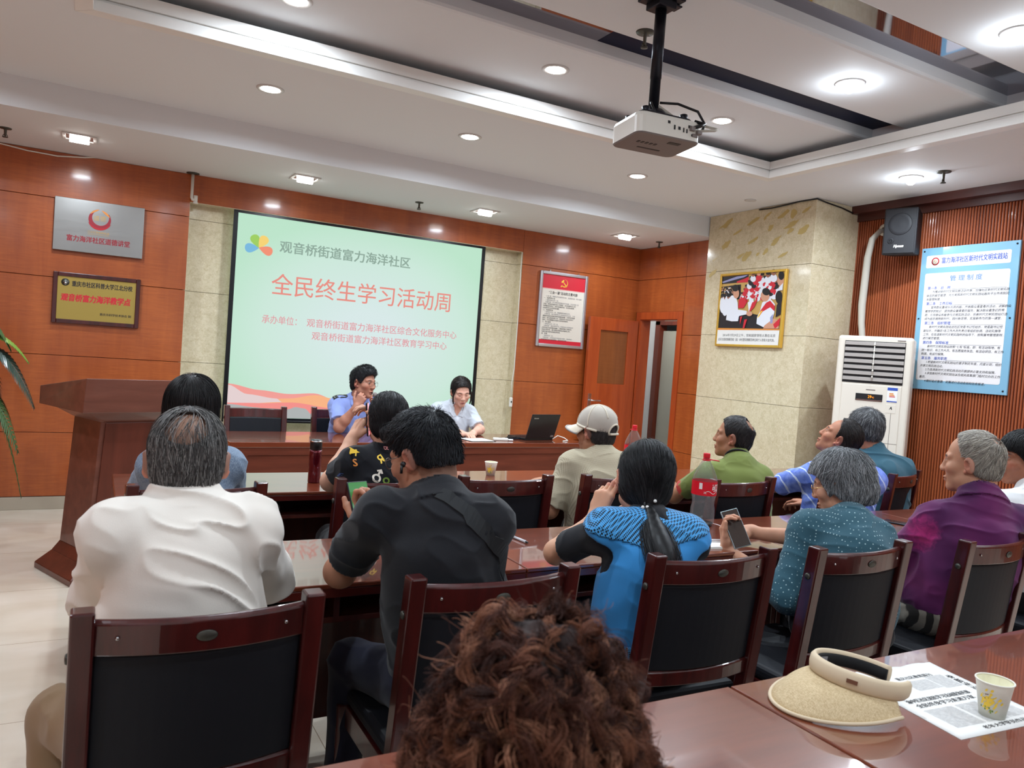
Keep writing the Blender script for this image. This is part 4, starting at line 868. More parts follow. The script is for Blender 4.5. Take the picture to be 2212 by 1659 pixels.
# ------------------------------------------------------------------ plant at the left edge
def plant():
    o = thing('potted_palm', 'potted palm with glossy fronds at the left edge of the photo', 'plant', (-0.88, 6.0, 0))
    MB().lathe([(0.15, 0), (0.17, 0.02), (0.21, 0.36), (0.225, 0.38), (0.22, 0.40), (0.2, 0.395), (0.19, 0.33), (0.001, 0.33)], 28).build('pot', 'clay', o)
    MB().lathe([(0.19, 0.345), (0.001, 0.36)], 24).build('soil', 'soil', o)
    random.seed(3)
    def frond(dx, dy, h0, L, droop, m, lw, n=15):
        b = MB(); pts = []
        a = math.atan2(dy, dx)
        for i in range(n+1):
            t = i/n
            r = L*(t-0.15*t*t); z = h0*(0.35+0.65*min(1, t*2.2)) + 0.0 - droop*max(0, t-0.35)**2*2.2
            if t < 0.35: z = 0.36+(h0-0.36)*(t/0.35)**0.7
            else: z = h0+0.06*math.sin((t-0.35)*3)-droop*(t-0.35)**2*2.3
            pts.append(Vector((r*math.cos(a), r*math.sin(a), z)))
        b.tube(pts, [0.008*(1-0.8*i/n)+0.001 for i in range(n+1)], 6)
        for i in range(4, n+1):
            for kk in (0.0, 0.5):
                j = min(i+kk, n); i0 = int(j); fr = j-i0; p = pts[i0].lerp(pts[min(i0+1, n)], fr)
                d = (pts[min(i0+1, n)]-pts[i0-1]).normalized(); sd = Vector((-math.sin(a), math.cos(a), 0)); up = d.cross(sd)*-1
                t = j/n; ll = lw*math.sin(PI*min(1, 0.18+t*0.8))**0.7
                for s in (-1, 1):
                    e = (sd*s*0.8+d*0.55).normalized(); w_ = d*0.014
                    q1 = p+e*ll*0.5+Vector((0, 0, 0.012)); q2 = p+e*ll-Vector((0, 0, ll*0.35))
                    b.add([p-w_*0.4, p+w_*0.4, q1+w_, q2, q1-w_], [(0, 1, 2, 4), (4, 2, 3)], True)
        b.build('frond', m, o)
    frond(1.0, 0.12, 1.33, 0.60, 0.22, 'leaf_light', 0.08, 22); frond(1.0, -0.10, 1.24, 0.66, 0.42, 'leaf_dark', 0.20, 24); frond(1.0, 0.30, 1.16, 0.50, 0.55, 'leaf_dark', 0.22, 24); frond(0.9, 0.1, 1.44, 0.48, 0.25, 'leaf', 0.14, 20); frond(1.0, -0.3, 0.98, 0.60, 0.45, 'leaf', 0.16, 20)
    frond(0.8, -0.5, 1.42, 0.5, 0.4, 'leaf', 0.14); frond(1.0, 0.0, 0.95, 0.6, 0.75, 'leaf', 0.12); frond(-0.6, 0.5, 1.35, 0.5, 0.4, 'leaf', 0.14); frond(-0.5, -0.7, 1.2, 0.55, 0.6, 'leaf_dark', 0.14); frond(0.2, -1, 1.15, 0.5, 0.7, 'leaf', 0.13); frond(0.5, 0.7, 1.3, 0.45, 0.4, 'leaf_dark', 0.14)
plant()

# ------------------------------------------------------------------ things on the tables
ZT = 0.75
def paper_cup(x, y, z, rz, label):
    o = thing('paper_cup', label, 'cup', (x, y, z), rz, 'paper cups with a yellow flower print')
    H_ = 0.078
    w = MB(); w.use('cup_paper').lathe([(0.024, 0.004), (0.025, 0.0), (0.0365, H_-0.002)], 36, cap=False); w.use('cup_inside').lathe([(0.0358, H_-0.003), (0.0245, 0.008), (0.001, 0.007)], 36, cap=False); w.build('wall', None, o)
    r = MB(); n = 36; r.sweep([[((0.0368+0.0018*math.cos(b))*math.cos(2*PI*k/n), (0.0368+0.0018*math.cos(b))*math.sin(2*PI*k/n), H_-0.001+0.0018*math.sin(b)) for k in range(n)] for b in [2*PI*j/8 for j in range(8)]], False, True, True); r.build('rolled_rim', 'cup_paper', o)
    def onwall(u, v):           # u: angle offset in rad from -y, v height
        rr = 0.025+0.0115*(v/H_)+0.0004; a = -PI/2+u; return (rr*math.cos(a), rr*math.sin(a), v)
    f = MB(); random.seed(11); f.use('yellow_print')
    for k in range(70):
        cu, cv = random.gauss(0, 0.26), 0.037+random.gauss(0, 0.011); a0 = random.uniform(0, PI)
        if not 0.012 < cv < 0.066: continue
        f.poly([onwall(cu+0.09*math.cos(a0+2*PI*i/8), cv+0.0035*math.sin(a0*2+2*PI*i/8)) for i in range(8)])
    f.use('leaf_light')
    for k in range(7):
        cu, cv = random.gauss(0, 0.26), 0.02+random.gauss(0, 0.003); f.poly([onwall(cu+0.06*math.cos(2*PI*i/7), cv+0.0025*math.sin(2*PI*i/7)) for i in range(7)])
    f.use('clay')
    for k in range(4):
        cu, cv = random.gauss(-0.12, 0.12), 0.05+random.gauss(0, 0.003); f.poly([onwall(cu+0.05*math.cos(2*PI*i/7), cv+0.0014*math.sin(2*PI*i/7)) for i in range(7)])
    f.build('flower_print', None, o); return o
paper_cup(1.748, 0.905, ZT+0.0012, math.radians(-80), 'paper cup with a yellow flower standing on the newspaper in the foreground')
paper_cup(2.08, 3.95, ZT, math.radians(-40), 'paper cup on the first row table beyond the empty chair')
paper_cup(2.70, 3.96, ZT, math.radians(-40), 'paper cup half hidden by the shoulder of the man in the cap')

def thermos():
    o = thing('vacuum_flask', 'dark red metal flask with a black cap on the first row table', 'flask', (1.005, 3.80, ZT))
    MB().lathe([(0.028, 0), (0.031, 0.004), (0.031, 0.15), (0.03, 0.165)], 28).build('body', 'thermos_red', o)
    MB().lathe([(0.0285, 0.165), (0.03, 0.168), (0.03, 0.205), (0.027, 0.216), (0.001, 0.217)], 28).build('cap', 'thermos_black', o)
    MB().lathe([(0.0302, 0.205), (0.0302, 0.21), (0.0285, 0.212)], 28, cap=False).build('band', 'chrome', o)
    MB().box((-0.008, -0.034, 0.185), (0.008, -0.026, 0.2)).build('lock_button', 'black_plastic', o, 0.002)
thermos()
def cola(x, y, rz, label, fill, twin):
    o = thing('cola_bottle', label, 'bottle', (x, y, ZT), rz, 'large plastic cola bottles')
    R_ = 0.056
    prof = [(0.03, 0.006), (0.045, 0.0), (0.053, 0.012), (R_-0.001, 0.03), (R_-0.002, 0.075), (R_-0.007, 0.10), (R_-0.004, 0.125), (R_, 0.14), (R_, 0.205), (R_-0.004, 0.225), (R_-0.014, 0.25), (0.028, 0.278), (0.017, 0.295), (0.0135, 0.303), (0.0135, 0.318)]
    MB().lathe([(0.001, 0.008)]+prof, 36, cap=False).build('bottle_wall', 'clear_pet', o)
    if fill: MB().lathe([(0.001, 0.0095)]+[(r-0.0016, z+0.0015) for r, z in prof if z < fill]+[(0.001, fill+0.001)], 32, cap=False).build('drink', 'cola', o)
    l = MB().lathe([(R_+0.0006, 0.141), (R_+0.0006, 0.204)], 48, cap=False).build('label', 'label_red', o)
    def on(u, v, d=0.0012): return ((R_+d)*math.sin(u), -(R_+d)*math.cos(u), v)
    def wrap(s, size, u0, v, width, m, bold=0.01, shear=0.0):
        t = text(s, size, Matrix(), m, l, bold=bold, width=width, shear=shear)
        for vv in t.data.vertices:
            p = on(u0+vv.co.x/R_, v+vv.co.y); vv.co = p
        return t
    wrap('可口可乐', 0.036, 0.55, 0.176, 0.085, 'paper', 0.02, 0.2); wrap('汽水', 0.011, 0.62, 0.152, 0.02, 'paper'); wrap('2L', 0.012, -0.75, 0.155, 0.014, 'paper')
    q = MB(); pts = [on(-0.75+1.5*i/20, 0.158+0.006*math.sin(i*0.5), 0.0011) for i in range(21)]; p2 = [on(-0.75+1.5*i/20, 0.1555+0.006*math.sin(i*0.5), 0.0011) for i in range(21)]; q.add(pts+p2, [(i, i+1, 22+i, 21+i) for i in range(20)]); q.build('ribbon', 'paper', l)
    q = MB(); q.add([on(-1.25, 0.17), on(-1.0, 0.17), on(-1.0, 0.198), on(-1.25, 0.198)], [(0, 1, 2, 3)]); q.build('fine_print_panel', 'paper', l)
    c = MB(); c.lathe([(0.0155, 0.308), (0.0155, 0.326), (0.0145, 0.329), (0.001, 0.329)], 28, cap=False); c.lathe([(0.0155, 0.302), (0.0155, 0.306)], 28); c.build('cap', 'red_plastic', o)
    h = MB(); n = 20; ring = [(0.018+0.030*(1-math.cos(2*PI*k/n)) , 0.020*math.sin(2*PI*k/n)*(1.0), 0.300-0.004*(1-math.cos(2*PI*k/n))) for k in range(n+1)]
    h.tube(ring, 0.0028, 6); h.lathe([(0.0142, 0.294), (0.0185, 0.295), (0.0185, 0.300), (0.0142, 0.301)], 24); h.build('carry_ring', 'red_plastic', o)
cola(2.475, 2.60, math.radians(5), 'nearly empty cola bottle with a red label on the second row table', 0.013, True)
cola(3.02, 3.83, math.radians(60), 'cola bottle behind the ponytail, standing on the first row table', 0.015, True)
def pen(x, y, z, rz, label, L=0.14):
    o = thing('pen', label, 'pen', (x, y, z), rz)
    MB().tube([(-L/2, 0, 0), (L/2-0.045, 0, 0)], 0.0052, 12).build('barrel', 'clear_barrel', o); MB().tube([(L/2-0.045, 0, 0), (L/2, 0, 0)], 0.006, 12).build('cap', 'black_plastic', o)
    MB().box((L/2-0.04, -0.0015, 0.006), (L/2-0.004, 0.0015, 0.008)).build('clip', 'chrome', o); MB().tube([(-L/2-0.012, 0, 0), (-L/2, 0, 0)], [0.002, 0.0052], 10).build('tip', 'black_plastic', o); return o
mat('clear_barrel', srgb(206, 206, 210), 0.15, coat=0.5)
pen(1.465, 2.535, ZT+0.006, math.radians(96), 'black capped gel pen lying on the second row table')
def phone(x, y, z, M_, label, screen='phone_glass', case='phone_case', L=0.155, W=0.073):
    o = thing('smartphone', label, 'phone', (0, 0, 0)); o.matrix_world = M_ if M_ is not None else T(x, y, z)
    MB().box((-W/2, -L/2, 0), (W/2, L/2, 0.008)).build('body', case, o, 0.003, 3); MB().box((-W/2+0.003, -L/2+0.003, 0.0075), (W/2-0.003, L/2-0.003, 0.0084)).build('display', screen, o, 0.0003); return o
phone(0, 0, 0, T(3.63, 2.40, ZT) @ rot('Z', 20), 'dark phone lying flat on the table in front of the purple polo shirt', case='dark_metal')
# speakers' desk
def laptop():
    o = thing('laptop', 'black laptop standing open on the right end of the desk', 'laptop', (3.42, 5.64, ZT), math.radians(-168))
    MB().box((-0.165, -0.23, 0), (0.165, 0.0, 0.02)).build('base', 'black_plastic', o, 0.004)
    k = MB()
    for r in range(4):
        for c in range(11): k.box((-0.14+0.0255*c, -0.16+0.032*r, 0.02), (-0.119+0.0255*c, -0.135+0.032*r, 0.0225))
    k.build('keyboard', 'dark_metal', o)
    M_ = T(0, 0.004, 0.018) @ rot('X', -18)
    l = MB().box((-0.165, -0.004, 0), (0.165, 0.006, 0.225), M_).build('lid', 'laptop_lid', o, 0.004); MB().box((-0.15, -0.0045, 0.015), (0.15, -0.004, 0.21), M_).build('display', 'phone_glass', l)
    text('lenovo', 0.02, M_ @ frame((0.11, 0.0065, 0.19), (-1, 0, 0), (0, 0, 1)), 'chrome', l, bold=0.01, width=0.05)
    MB().box((-0.15, 0.006, 0.012), (-0.115, 0.0065, 0.03), M_).build('sticker', 'grey_plastic', l)
mat('laptop_lid', srgb(22, 22, 25), 0.3)
laptop()
o = MB(); o.tube([(3.57, 5.66, 0.76), (3.62, 5.66, 0.79), (3.67, 5.63, 0.775), (3.69, 5.60, 0.755), (3.62, 5.57, 0.754)], 0.004, 6); tag(o.build('charging_cable', 'white_plastic'), 'white cable looping beside the laptop', 'cable')
o = thing('voice_recorder', 'white slim remote lying on the desk beside the papers', 'remote control', (3.02, 5.58, ZT), math.radians(-12)); MB().box((-0.075, -0.016, 0), (0.055, 0.016, 0.024)).build('body', 'white_plastic', o, 0.008, 3); MB().box((0.056, -0.01, 0.003), (0.1, 0.01, 0.015)).build('end_cap', 'white_paint', o, 0.004); MB().box((-0.03, -0.01, 0.0238), (0.0, 0.01, 0.0248)).build('button', 'grey_plastic', o)
o = thing('tissue_packet', 'small dark packet lying on the desk beside the open laptop', 'packet', (3.19, 5.70, ZT), 0.2); MB().box((-0.06, -0.035, 0), (0.06, 0.035, 0.012)).build('pouch', 'dark_metal', o, 0.004); MB().box((-0.05, -0.02, 0.012), (0.03, 0.02, 0.02)).build('flap', 'black_plastic', o, 0.003)
o = thing('document', 'white sheet on the desk in front of the woman in the grey shirt', 'paper', (2.80, 5.58, ZT), 0.1)
MB().box((-0.12, -0.09, 0), (0.12, 0.12, 0.003)).build('folder', 'black_plastic', o); MB().box((-0.11, -0.085, 0.003), (0.105, 0.11, 0.005)).build('sheet', 'paper', o)
# notebook by the blue vest and paper on the table
o = thing('notepad', 'open white notepad with a pen on the second row table', 'notepad', (2.225, 2.285, ZT), math.radians(-14)); MB().box((-0.09, -0.065, 0), (0.09, 0.065, 0.008)).build('pages', 'paper', o, 0.002); MB().box((-0.092, -0.067, -0.0), (0.092, 0.067, 0.002)).build('cover', 'cup_paper', o)
pen(2.225, 2.30, ZT+0.015, math.radians(165), 'black pen lying on the white notepad', 0.12)
o = MB()
random.seed(9); o.ball((0, 0, 0), (0.022, 0.018, 0.02), 10, 7); o.v = [(x*random.uniform(0.7, 1.2), y*random.uniform(0.7, 1.2), z*random.uniform(0.7, 1.2)) for x, y, z in o.v]
o = o.build('crumpled_tissue', 'paper'); o.location = (0.80, 3.70, 0.648); tag(o, 'crumpled white tissue on the shelf under the first row table', 'tissue')

# ------------------------------------------------------------------ newspaper and visor in the foreground
def newspaper():
    M_ = Matrix(((0, 0, 0, 0),)*4)
    o = thing('newspaper', 'printed newspaper page lying under the paper cup in the foreground', 'newspaper', (1.735, 1.005, ZT), math.radians(-4))
    w, d = 0.15, 0.155
    # slightly wavy sheet
    n = 14; vs = []; fs = []
    for j in range(n+1):
        for i in range(n+1):
            x = -w+2*w*i/n; y = -d+2*d*j/n; vs.append((x+0.06*(y/d)*0.2, y, 0.001+0.004*max(0, (j/n-0.8))*5*abs(math.sin(i*0.7))))
    for j in range(n):
        for i in range(n): a = j*(n+1)+i; fs.append((a, a+1, a+n+2, a+n+1))
    s = MB(); s.add(vs, fs, True); s = s.build('page', 'paper', o); sm = s.modifiers.new('thickness', 'SOLIDIFY'); sm.thickness = 0.0008; sm.offset = -1
    F = lambda x, y: frame((x, y, 0.0018), (1, 0, 0), (0, 1, 0))
    # page is read from the near right corner: headlines run across x
    def col(x0, x1, y0, y1, step=0.0042):
        y = y1; L = '文明实践活动社区居民学习教育服务中心开展志愿者群众文化生活建设'
        while y > y0:
            k = random.randint(0, 18); nchar = max(4, int((x1-x0)/0.0036)); s_ = (L*3)[k:k+nchar]
            text(s_, 0.0036, frame(((x0+x1)/2, y, 0.0017), (1, 0, 0), (0, 1, 0)), 'ink_grey', s, res=1, width=x1-x0); y -= step
    text('渝中区社区居民学习活动蓬勃开展', 0.017, F(-0.015, 0.0), 'ink', s, bold=0.02, width=0.21); text('全民终身学习走进万家', 0.017, F(-0.02, -0.022), 'ink', s, bold=0.02, width=0.19)
    text('重庆社区教育周刊', 0.015, F(0.03, 0.098), 'ink', s, bold=0.02, width=0.12); text('幸福生活共享', 0.02, frame((0.127, 0.02, 0.0018), (0, -1, 0), (1, 0, 0)), 'ink', s, bold=0.02, width=0.13)
    text('老年大学学员作品展', 0.014, F(0.02, -0.135), 'ink', s, bold=0.02, width=0.16)
    col(-0.03, 0.05, 0.035, 0.08); col(0.055, 0.115, 0.03, 0.09); col(-0.12, -0.03, -0.12, -0.042); col(-0.02, 0.05, -0.12, -0.042); col(0.055, 0.12, -0.12, -0.045)
    MB().box((-0.11, 0.045, 0.0012), (-0.06, 0.058, 0.0018)).build('blue_banner', 'blue_print', s); MB().box((-0.12, 0.085, 0.0012), (-0.085, 0.092, 0.0018)).build('red_mark', 'red_print', s)
newspaper()
def visor():
    # the brim rests on the table in front, the open headband leans back behind it
    o = thing('sun_visor', 'straw sun visor with a wide brim and black lined band lying on the table', 'sun visor', (1.515, 1.065, ZT), math.radians(82))
    a_, b_ = 0.092, 0.100; th = math.radians(9); C = Vector((0, 0, 0.060)); f = Vector((0, math.cos(th), math.sin(th))); nn = Vector((0, -math.sin(th), math.cos(th))); ex = Vector((1, 0, 0))
    def B(u, h_, k=0.0): return C+ex*(a_+k)*math.cos(u)+f*(b_+k)*math.sin(u)+nn*h_
    n = 44; rows = 8; vs = []; fs = []
    for j in range(rows+1):
        t = j/rows
        for i in range(n+1):
            u = math.radians(-8+196*i/n); sp = max(0.0, math.sin(u)); p0 = B(u, -0.016, 0.001)
            ext = 0.025+0.085*sp**0.75
            p1 = Vector((p0.x*(1.06+0.2*sp)+0.02*math.cos(u), p0.y+ext*(0.35+0.65*sp), 0.0035+0.012*(1-sp)))
            p = p0.lerp(p1, t)+Vector((0, 0, 0.014*math.sin(PI*t)*sp)); vs.append(tuple(p))
    for j in range(rows):
        for i in range(n): k = j*(n+1)+i; fs.append((k, k+1, k+n+2, k+n+1))
    q = MB(); q.add(vs, fs, True); br = q.build('brim', 'straw', o); m = br.modifiers.new('thickness', 'SOLIDIFY'); m.thickness = 0.003; m.offset = 1
    edge = [Vector(vs[rows*(n+1)+i])+Vector((0, 0, 0.001)) for i in range(n+1)]; MB().tube(edge, 0.0042, 8).build('edge_binding', 'visor_trim', o)
    nb = 52; loops, lin = [], []
    for i in range(nb+1):
        u = math.radians(-84+300*i/nb)
        loops.append([tuple(B(u, h_, k)) for h_, k in ((-0.019, 0.002), (-0.012, 0.007), (0.0, 0.009), (0.013, 0.008), (0.020, 0.003), (0.020, -0.003), (0.012, -0.005), (-0.016, -0.004))])
        lin.append([tuple(B(u, h_, k)) for h_, k in ((-0.015, -0.0045), (0.012, -0.0055), (0.009, -0.010), (-0.012, -0.011))])
    hb = MB().sweep(loops, smooth=True).build('headband', 'visor_trim', o); MB().sweep(lin, smooth=True).build('lining', 'visor_inner', hb)
    u = math.radians(128); M_ = frame(B(u, 0.002, 0.0098), -ex*math.sin(u)*a_+f*math.cos(u)*b_, nn); MB().box((-0.011, -0.004, -0.001), (0.011, 0.004, 0.0015), M_).build('metal_tag', 'clay', hb)
    u = math.radians(20); M_ = frame(B(u, 0.0, -0.0115), ex*math.sin(u)*a_-f*math.cos(u)*b_, nn); MB().box((-0.016, -0.005, -0.001), (0.016, 0.005, 0.0008), M_).build('woven_tag', 'ink_grey', hb)
    return o
visor()
# ------------------------------------------------------------------ people: bodies grown from blended distance fields
def _v(p): return np.array(p, np.float64)
def _n(v): v = _v(v); return v/max(1e-9, np.linalg.norm(v))
def cap(a, b, ra, rb=None, k=0.02, op='+', clip=()): return dict(t='c', a=_v(a), b=_v(b), ra=ra, rb=ra if rb is None else rb, k=k, op=op, clip=clip)
def ell(c, r, R=None, k=0.02, op='+', clip=()): return dict(t='e', c=_v(c), r=_v(r), R=np.eye(3) if R is None else R, k=k, op=op, clip=clip)
def ring(c, R, r0, r1, hh, th, k=0.006, sx=1.0): return dict(t='r', c=_v(c), R=R, r0=r0, r1=r1, hh=hh, th=th, k=k, op='+', clip=(), sx=sx)
def _dist(p, X, Y, Z):
    if p['t'] == 'c':
        ab = p['b']-p['a']; L = max(1e-9, ab @ ab); x, y, z = X-p['a'][0], Y-p['a'][1], Z-p['a'][2]
        h = np.clip((x*ab[0]+y*ab[1]+z*ab[2])/L, 0, 1)
        d = np.sqrt((x-ab[0]*h)**2+(y-ab[1]*h)**2+(z-ab[2]*h)**2)-(p['ra']+(p['rb']-p['ra'])*h)
    else:
        R = p['R']; x, y, z = X-p['c'][0], Y-p['c'][1], Z-p['c'][2]
        u = x*R[0, 0]+y*R[1, 0]+z*R[2, 0]; v = x*R[0, 1]+y*R[1, 1]+z*R[2, 1]; w = x*R[0, 2]+y*R[1, 2]+z*R[2, 2]
        if p['t'] == 'e':
            r = p['r']; k0 = np.sqrt((u/r[0])**2+(v/r[1])**2+(w/r[2])**2); k1 = np.sqrt((u/r[0]**2)**2+(v/r[1]**2)**2+(w/r[2]**2)**2)
            d = k0*(k0-1)/np.maximum(k1, 1e-6)
        else:
            rad = np.sqrt((u/p['sx'])**2+v**2); t = np.clip((w+p['hh'])/(2*p['hh']), 0, 1)
            d = np.maximum(np.abs(rad-(p['r0']+(p['r1']-p['r0'])*t))-p['th'], np.abs(w)-p['hh'])
    for c, n in p['clip']: d = np.maximum(d, (X-c[0])*n[0]+(Y-c[1])*n[1]+(Z-c[2])*n[2])
    return d
def _comb(D, d, k, op):
    if op == '+':
        h = np.clip(0.5+0.5*(D-d)/k, 0, 1); return D*(1-h)+d*h-k*h*(1-h)
    d = -d; h = np.clip(0.5-0.5*(D-d)/k, 0, 1); return D*(1-h)+d*h+k*h*(1-h)
def sdf_pts(prims, P):
    D = np.full(len(P), 1.0)
    for p in prims: D = _comb(D, _dist(p, P[:, 0], P[:, 1], P[:, 2]), p['k'], p['op'])
    return D
def sdf_grad(prims, P, e=0.003):
    g = np.stack([sdf_pts(prims, P+np.eye(3)[i]*e)-sdf_pts(prims, P-np.eye(3)[i]*e) for i in range(3)], 1)
    return g/np.maximum(1e-9, np.linalg.norm(g, axis=1, keepdims=True))
def _bb(p):
    if p['t'] == 'c': m = max(p['ra'], p['rb']); return np.minimum(p['a'], p['b'])-m, np.maximum(p['a'], p['b'])+m
    m = max(p['r']) if p['t'] == 'e' else max(p['r0'], p['r1'])*max(1, p['sx'])+p['hh']; return p['c']-m, p['c']+m
def mesh_sdf(prims, h, post=None, box=None):
    pos = [p for p in prims if p['op'] == '+']
    lo = np.min([_bb(p)[0] for p in pos], 0)-3*h; hi = np.max([_bb(p)[1] for p in pos], 0)+3*h
    if box is not None: lo = np.maximum(lo, box[0]); hi = np.minimum(hi, box[1])
    n = np.ceil((hi-lo)/h).astype(int)+1
    ax = [(lo[i]+h*np.arange(n[i])).astype(np.float32) for i in range(3)]
    D = np.full(n, 0.05, np.float32)
    for p in prims:
        a, b = _bb(p); pad = p['k']+3*h+0.004
        i0 = np.clip(np.floor((a-pad-lo)/h).astype(int), 0, n-1); i1 = np.clip(np.ceil((b+pad-lo)/h).astype(int)+1, 1, n)
        if (i1 <= i0).any(): continue
        sl = tuple(slice(i0[i], i1[i]) for i in range(3))
        X, Y, Z = ax[0][sl[0]][:, None, None], ax[1][sl[1]][None, :, None], ax[2][sl[2]][None, None, :]
        D[sl] = _comb(D[sl], _dist(p, X, Y, Z), p['k'], p['op'])
    if post is not None: D = post(ax[0][:, None, None], ax[1][None, :, None], ax[2][None, None, :], D)
    for i in range(3):                              # closed at the grid border
        s0 = [slice(None)]*3; s0[i] = 0; D[tuple(s0)] = np.maximum(D[tuple(s0)], h*0.3); s0[i] = -1; D[tuple(s0)] = np.maximum(D[tuple(s0)], h*0.3)
    S = D < 0
    cnt = np.zeros([m-1 for m in D.shape], np.int8)
    offs = [(i, j, k) for i in (0, 1) for j in (0, 1) for k in (0, 1)]
    for o in offs: cnt += S[o[0]:D.shape[0]-1+o[0], o[1]:D.shape[1]-1+o[1], o[2]:D.shape[2]-1+o[2]]
    m = (cnt > 0) & (cnt < 8); ii = np.argwhere(m)
    idx = np.full(m.shape, -1, np.int64); idx[m] = np.arange(len(ii))
    val = {o: D[ii[:, 0]+o[0], ii[:, 1]+o[1], ii[:, 2]+o[2]] for o in offs}
    acc = np.zeros((len(ii), 3)); c = np.zeros(len(ii))
    for o in offs:
        for axi in range(3):
            if o[axi] == 0:
                q = list(o); q[axi] = 1; q = tuple(q); a, b = val[o], val[q]; s = (a < 0) != (b < 0)
                t = np.where(s, a/np.where(s, a-b, 1), 0)
                pt = np.array(o, float)[None, :].repeat(len(ii), 0); pt[:, axi] += t
                acc += pt*s[:, None]; c += s
    V = lo+h*(ii+acc/np.maximum(c, 1)[:, None])
    F = []
    for axi in range(3):
        a, b = [(1, 2), (2, 0), (0, 1)][axi]
        sl0 = [slice(1, -1)]*3; sl0[axi] = slice(0, -1); sl1 = [slice(1, -1)]*3; sl1[axi] = slice(1, None)
        s0, s1 = S[tuple(sl0)], S[tuple(sl1)]
        for inside_first in (True, False):
            e = np.argwhere((s0 & ~s1) if inside_first else (~s0 & s1))
            if not len(e): continue
            e = e.copy(); e[:, a] += 1; e[:, b] += 1
            def cell(da, db):
                q = e.copy(); q[:, a] += da; q[:, b] += db; return idx[q[:, 0], q[:, 1], q[:, 2]]
            f = np.stack([cell(-1, -1), cell(0, -1), cell(0, 0), cell(-1, 0)], 1)
            if not inside_first: f = f[:, ::-1]
            F.append(f)
    F = np.concatenate(F); F = F[(F >= 0).all(1)]
    return V, F
def _hash(i, j, k, s): 
    n = (i*374761393+j*668265263+k*1274126177+s*974634757) & 0x7fffffff; n = ((n ^ (n >> 13))*1274126177) & 0x7fffffff; return ((n ^ (n >> 16)) & 0xffff)/65535.0
def noise3(P, s=0):
    P = np.asarray(P, float); I = np.floor(P).astype(np.int64); f = P-I; f = f*f*(3-2*f); r = 0
    for dx in (0, 1):
        for dy in (0, 1):
            for dz in (0, 1):
                r = r+_hash(I[:, 0]+dx, I[:, 1]+dy, I[:, 2]+dz, s)*np.where(dx, f[:, 0], 1-f[:, 0])*np.where(dy, f[:, 1], 1-f[:, 1])*np.where(dz, f[:, 2], 1-f[:, 2])
    return r
def vnormals(V, F):
    n = np.cross(V[F[:, 2]]-V[F[:, 0]], V[F[:, 3 if F.shape[1] > 3 else 1]]-V[F[:, 1 if F.shape[1] > 3 else 0]])
    N = np.zeros_like(V)
    for c in range(F.shape[1]):
        for a in range(3): N[:, a] += np.bincount(F[:, c], n[:, a], len(V))
    return N/np.maximum(1e-12, np.linalg.norm(N, axis=1, keepdims=True))
def wrinkle(V, F, amp, seed, f=(10, 10, 18), d=(0.5, 0.3)):
    """folds: ridged noise stretched along a slanting direction"""
    N = vnormals(V, F); Q = V.copy(); Q[:, 2] += d[0]*V[:, 0]+d[1]*V[:, 1]
    w = np.stack([noise3(V*5+7, seed+3), noise3(V*5+19, seed+4), noise3(V*5+31, seed+5)], 1)-0.5
    Q = Q*np.array(f)+w*1.6
    r = 1-np.abs(2*noise3(Q, seed)-1); b = noise3(V*7, seed+1)
    return V+N*(amp*(r**3-0.3)*(0.35+1.3*b))[:, None]
def Rm(yaw, pitch=0.0, roll=0.0):
    return np.array((Matrix.Rotation(math.radians(yaw), 3, 'Z') @ Matrix.Rotation(math.radians(-pitch), 3, 'X') @ Matrix.Rotation(math.radians(roll), 3, 'Y')))

# ---- materials of people
def skin_mat():
    m = mat('skin', (0.6, 0.35, 0.25, 1), 0.52, sss=0.25, spec=0.35); t = NT(m)
    a = t.n('ShaderNodeAttribute'); a.attribute_name = 'Col'; t.base(a.outputs['Color']); t.bump(t.noise(t.mapping((1, 1, 1)), 240, 3), 0.08, 0.001)
def hair_mat():
    for nm, ro, sp in (('hair', 0.45, 0.35), ('hair_dull', 0.62, 0.22)):
        m = mat(nm, (0.02, 0.02, 0.02, 1), ro, spec=sp); t = NT(m)
        a = t.n('ShaderNodeAttribute'); a.attribute_name = 'Col'; t.base(a.outputs['Color'])
def cloth(name, col, rough=0.85, sheen=0.15, bump=0.25, scale=500):
    m = mat(name, col, rough, sheen=sheen, spec=0.2); t = NT(m)
    t.bump(t.noise(t.mapping((1, 1, 1)), scale, 2), bump, 0.0008); return m, t
def cloth_attr(name, rough=0.85):
    m, t = cloth(name, (0.5, 0.5, 0.5, 1), rough); a = t.n('ShaderNodeAttribute'); a.attribute_name = 'Col'; t.base(a.outputs['Color']); return m
skin_mat(); hair_mat()
cloth('linen_white', srgb(226, 218, 208)); cloth('black_pique', srgb(30, 31, 35), bump=0.35, scale=700); cloth('black_cotton', srgb(24, 25, 30)); cloth('police_blue', srgb(140, 156, 214)); cloth('pale_grey', srgb(202, 208, 216)); cloth('teal_tee', srgb(52, 86, 100)); cloth('white_tee', srgb(226, 226, 226)); cloth('khaki', srgb(146, 122, 94)); cloth('navy_trousers', srgb(28, 30, 46)); cloth('dark_trousers', srgb(32, 30, 32)); cloth('vest_blue', srgb(62, 150, 220), 0.6); cloth('brown_top', srgb(60, 40, 44)); cloth('cap_cream', srgb(222, 212, 192)); cloth('cap_mesh', srgb(186, 178, 166)); cloth('shoe_black', srgb(24, 22, 22), 0.5); cloth('strap_black', srgb(36, 38, 40), 0.6); cloth('collar_black', srgb(26, 24, 26))
m, t = cloth('heather_blue', srgb(112, 130, 152)); c = t.ramp(t.noise(t.mapping((1, 1, 0.35)), 330, 3, 0.7), [(0.3, srgb(80, 98, 124)), (0.7, srgb(150, 166, 184))]); t.base(c)
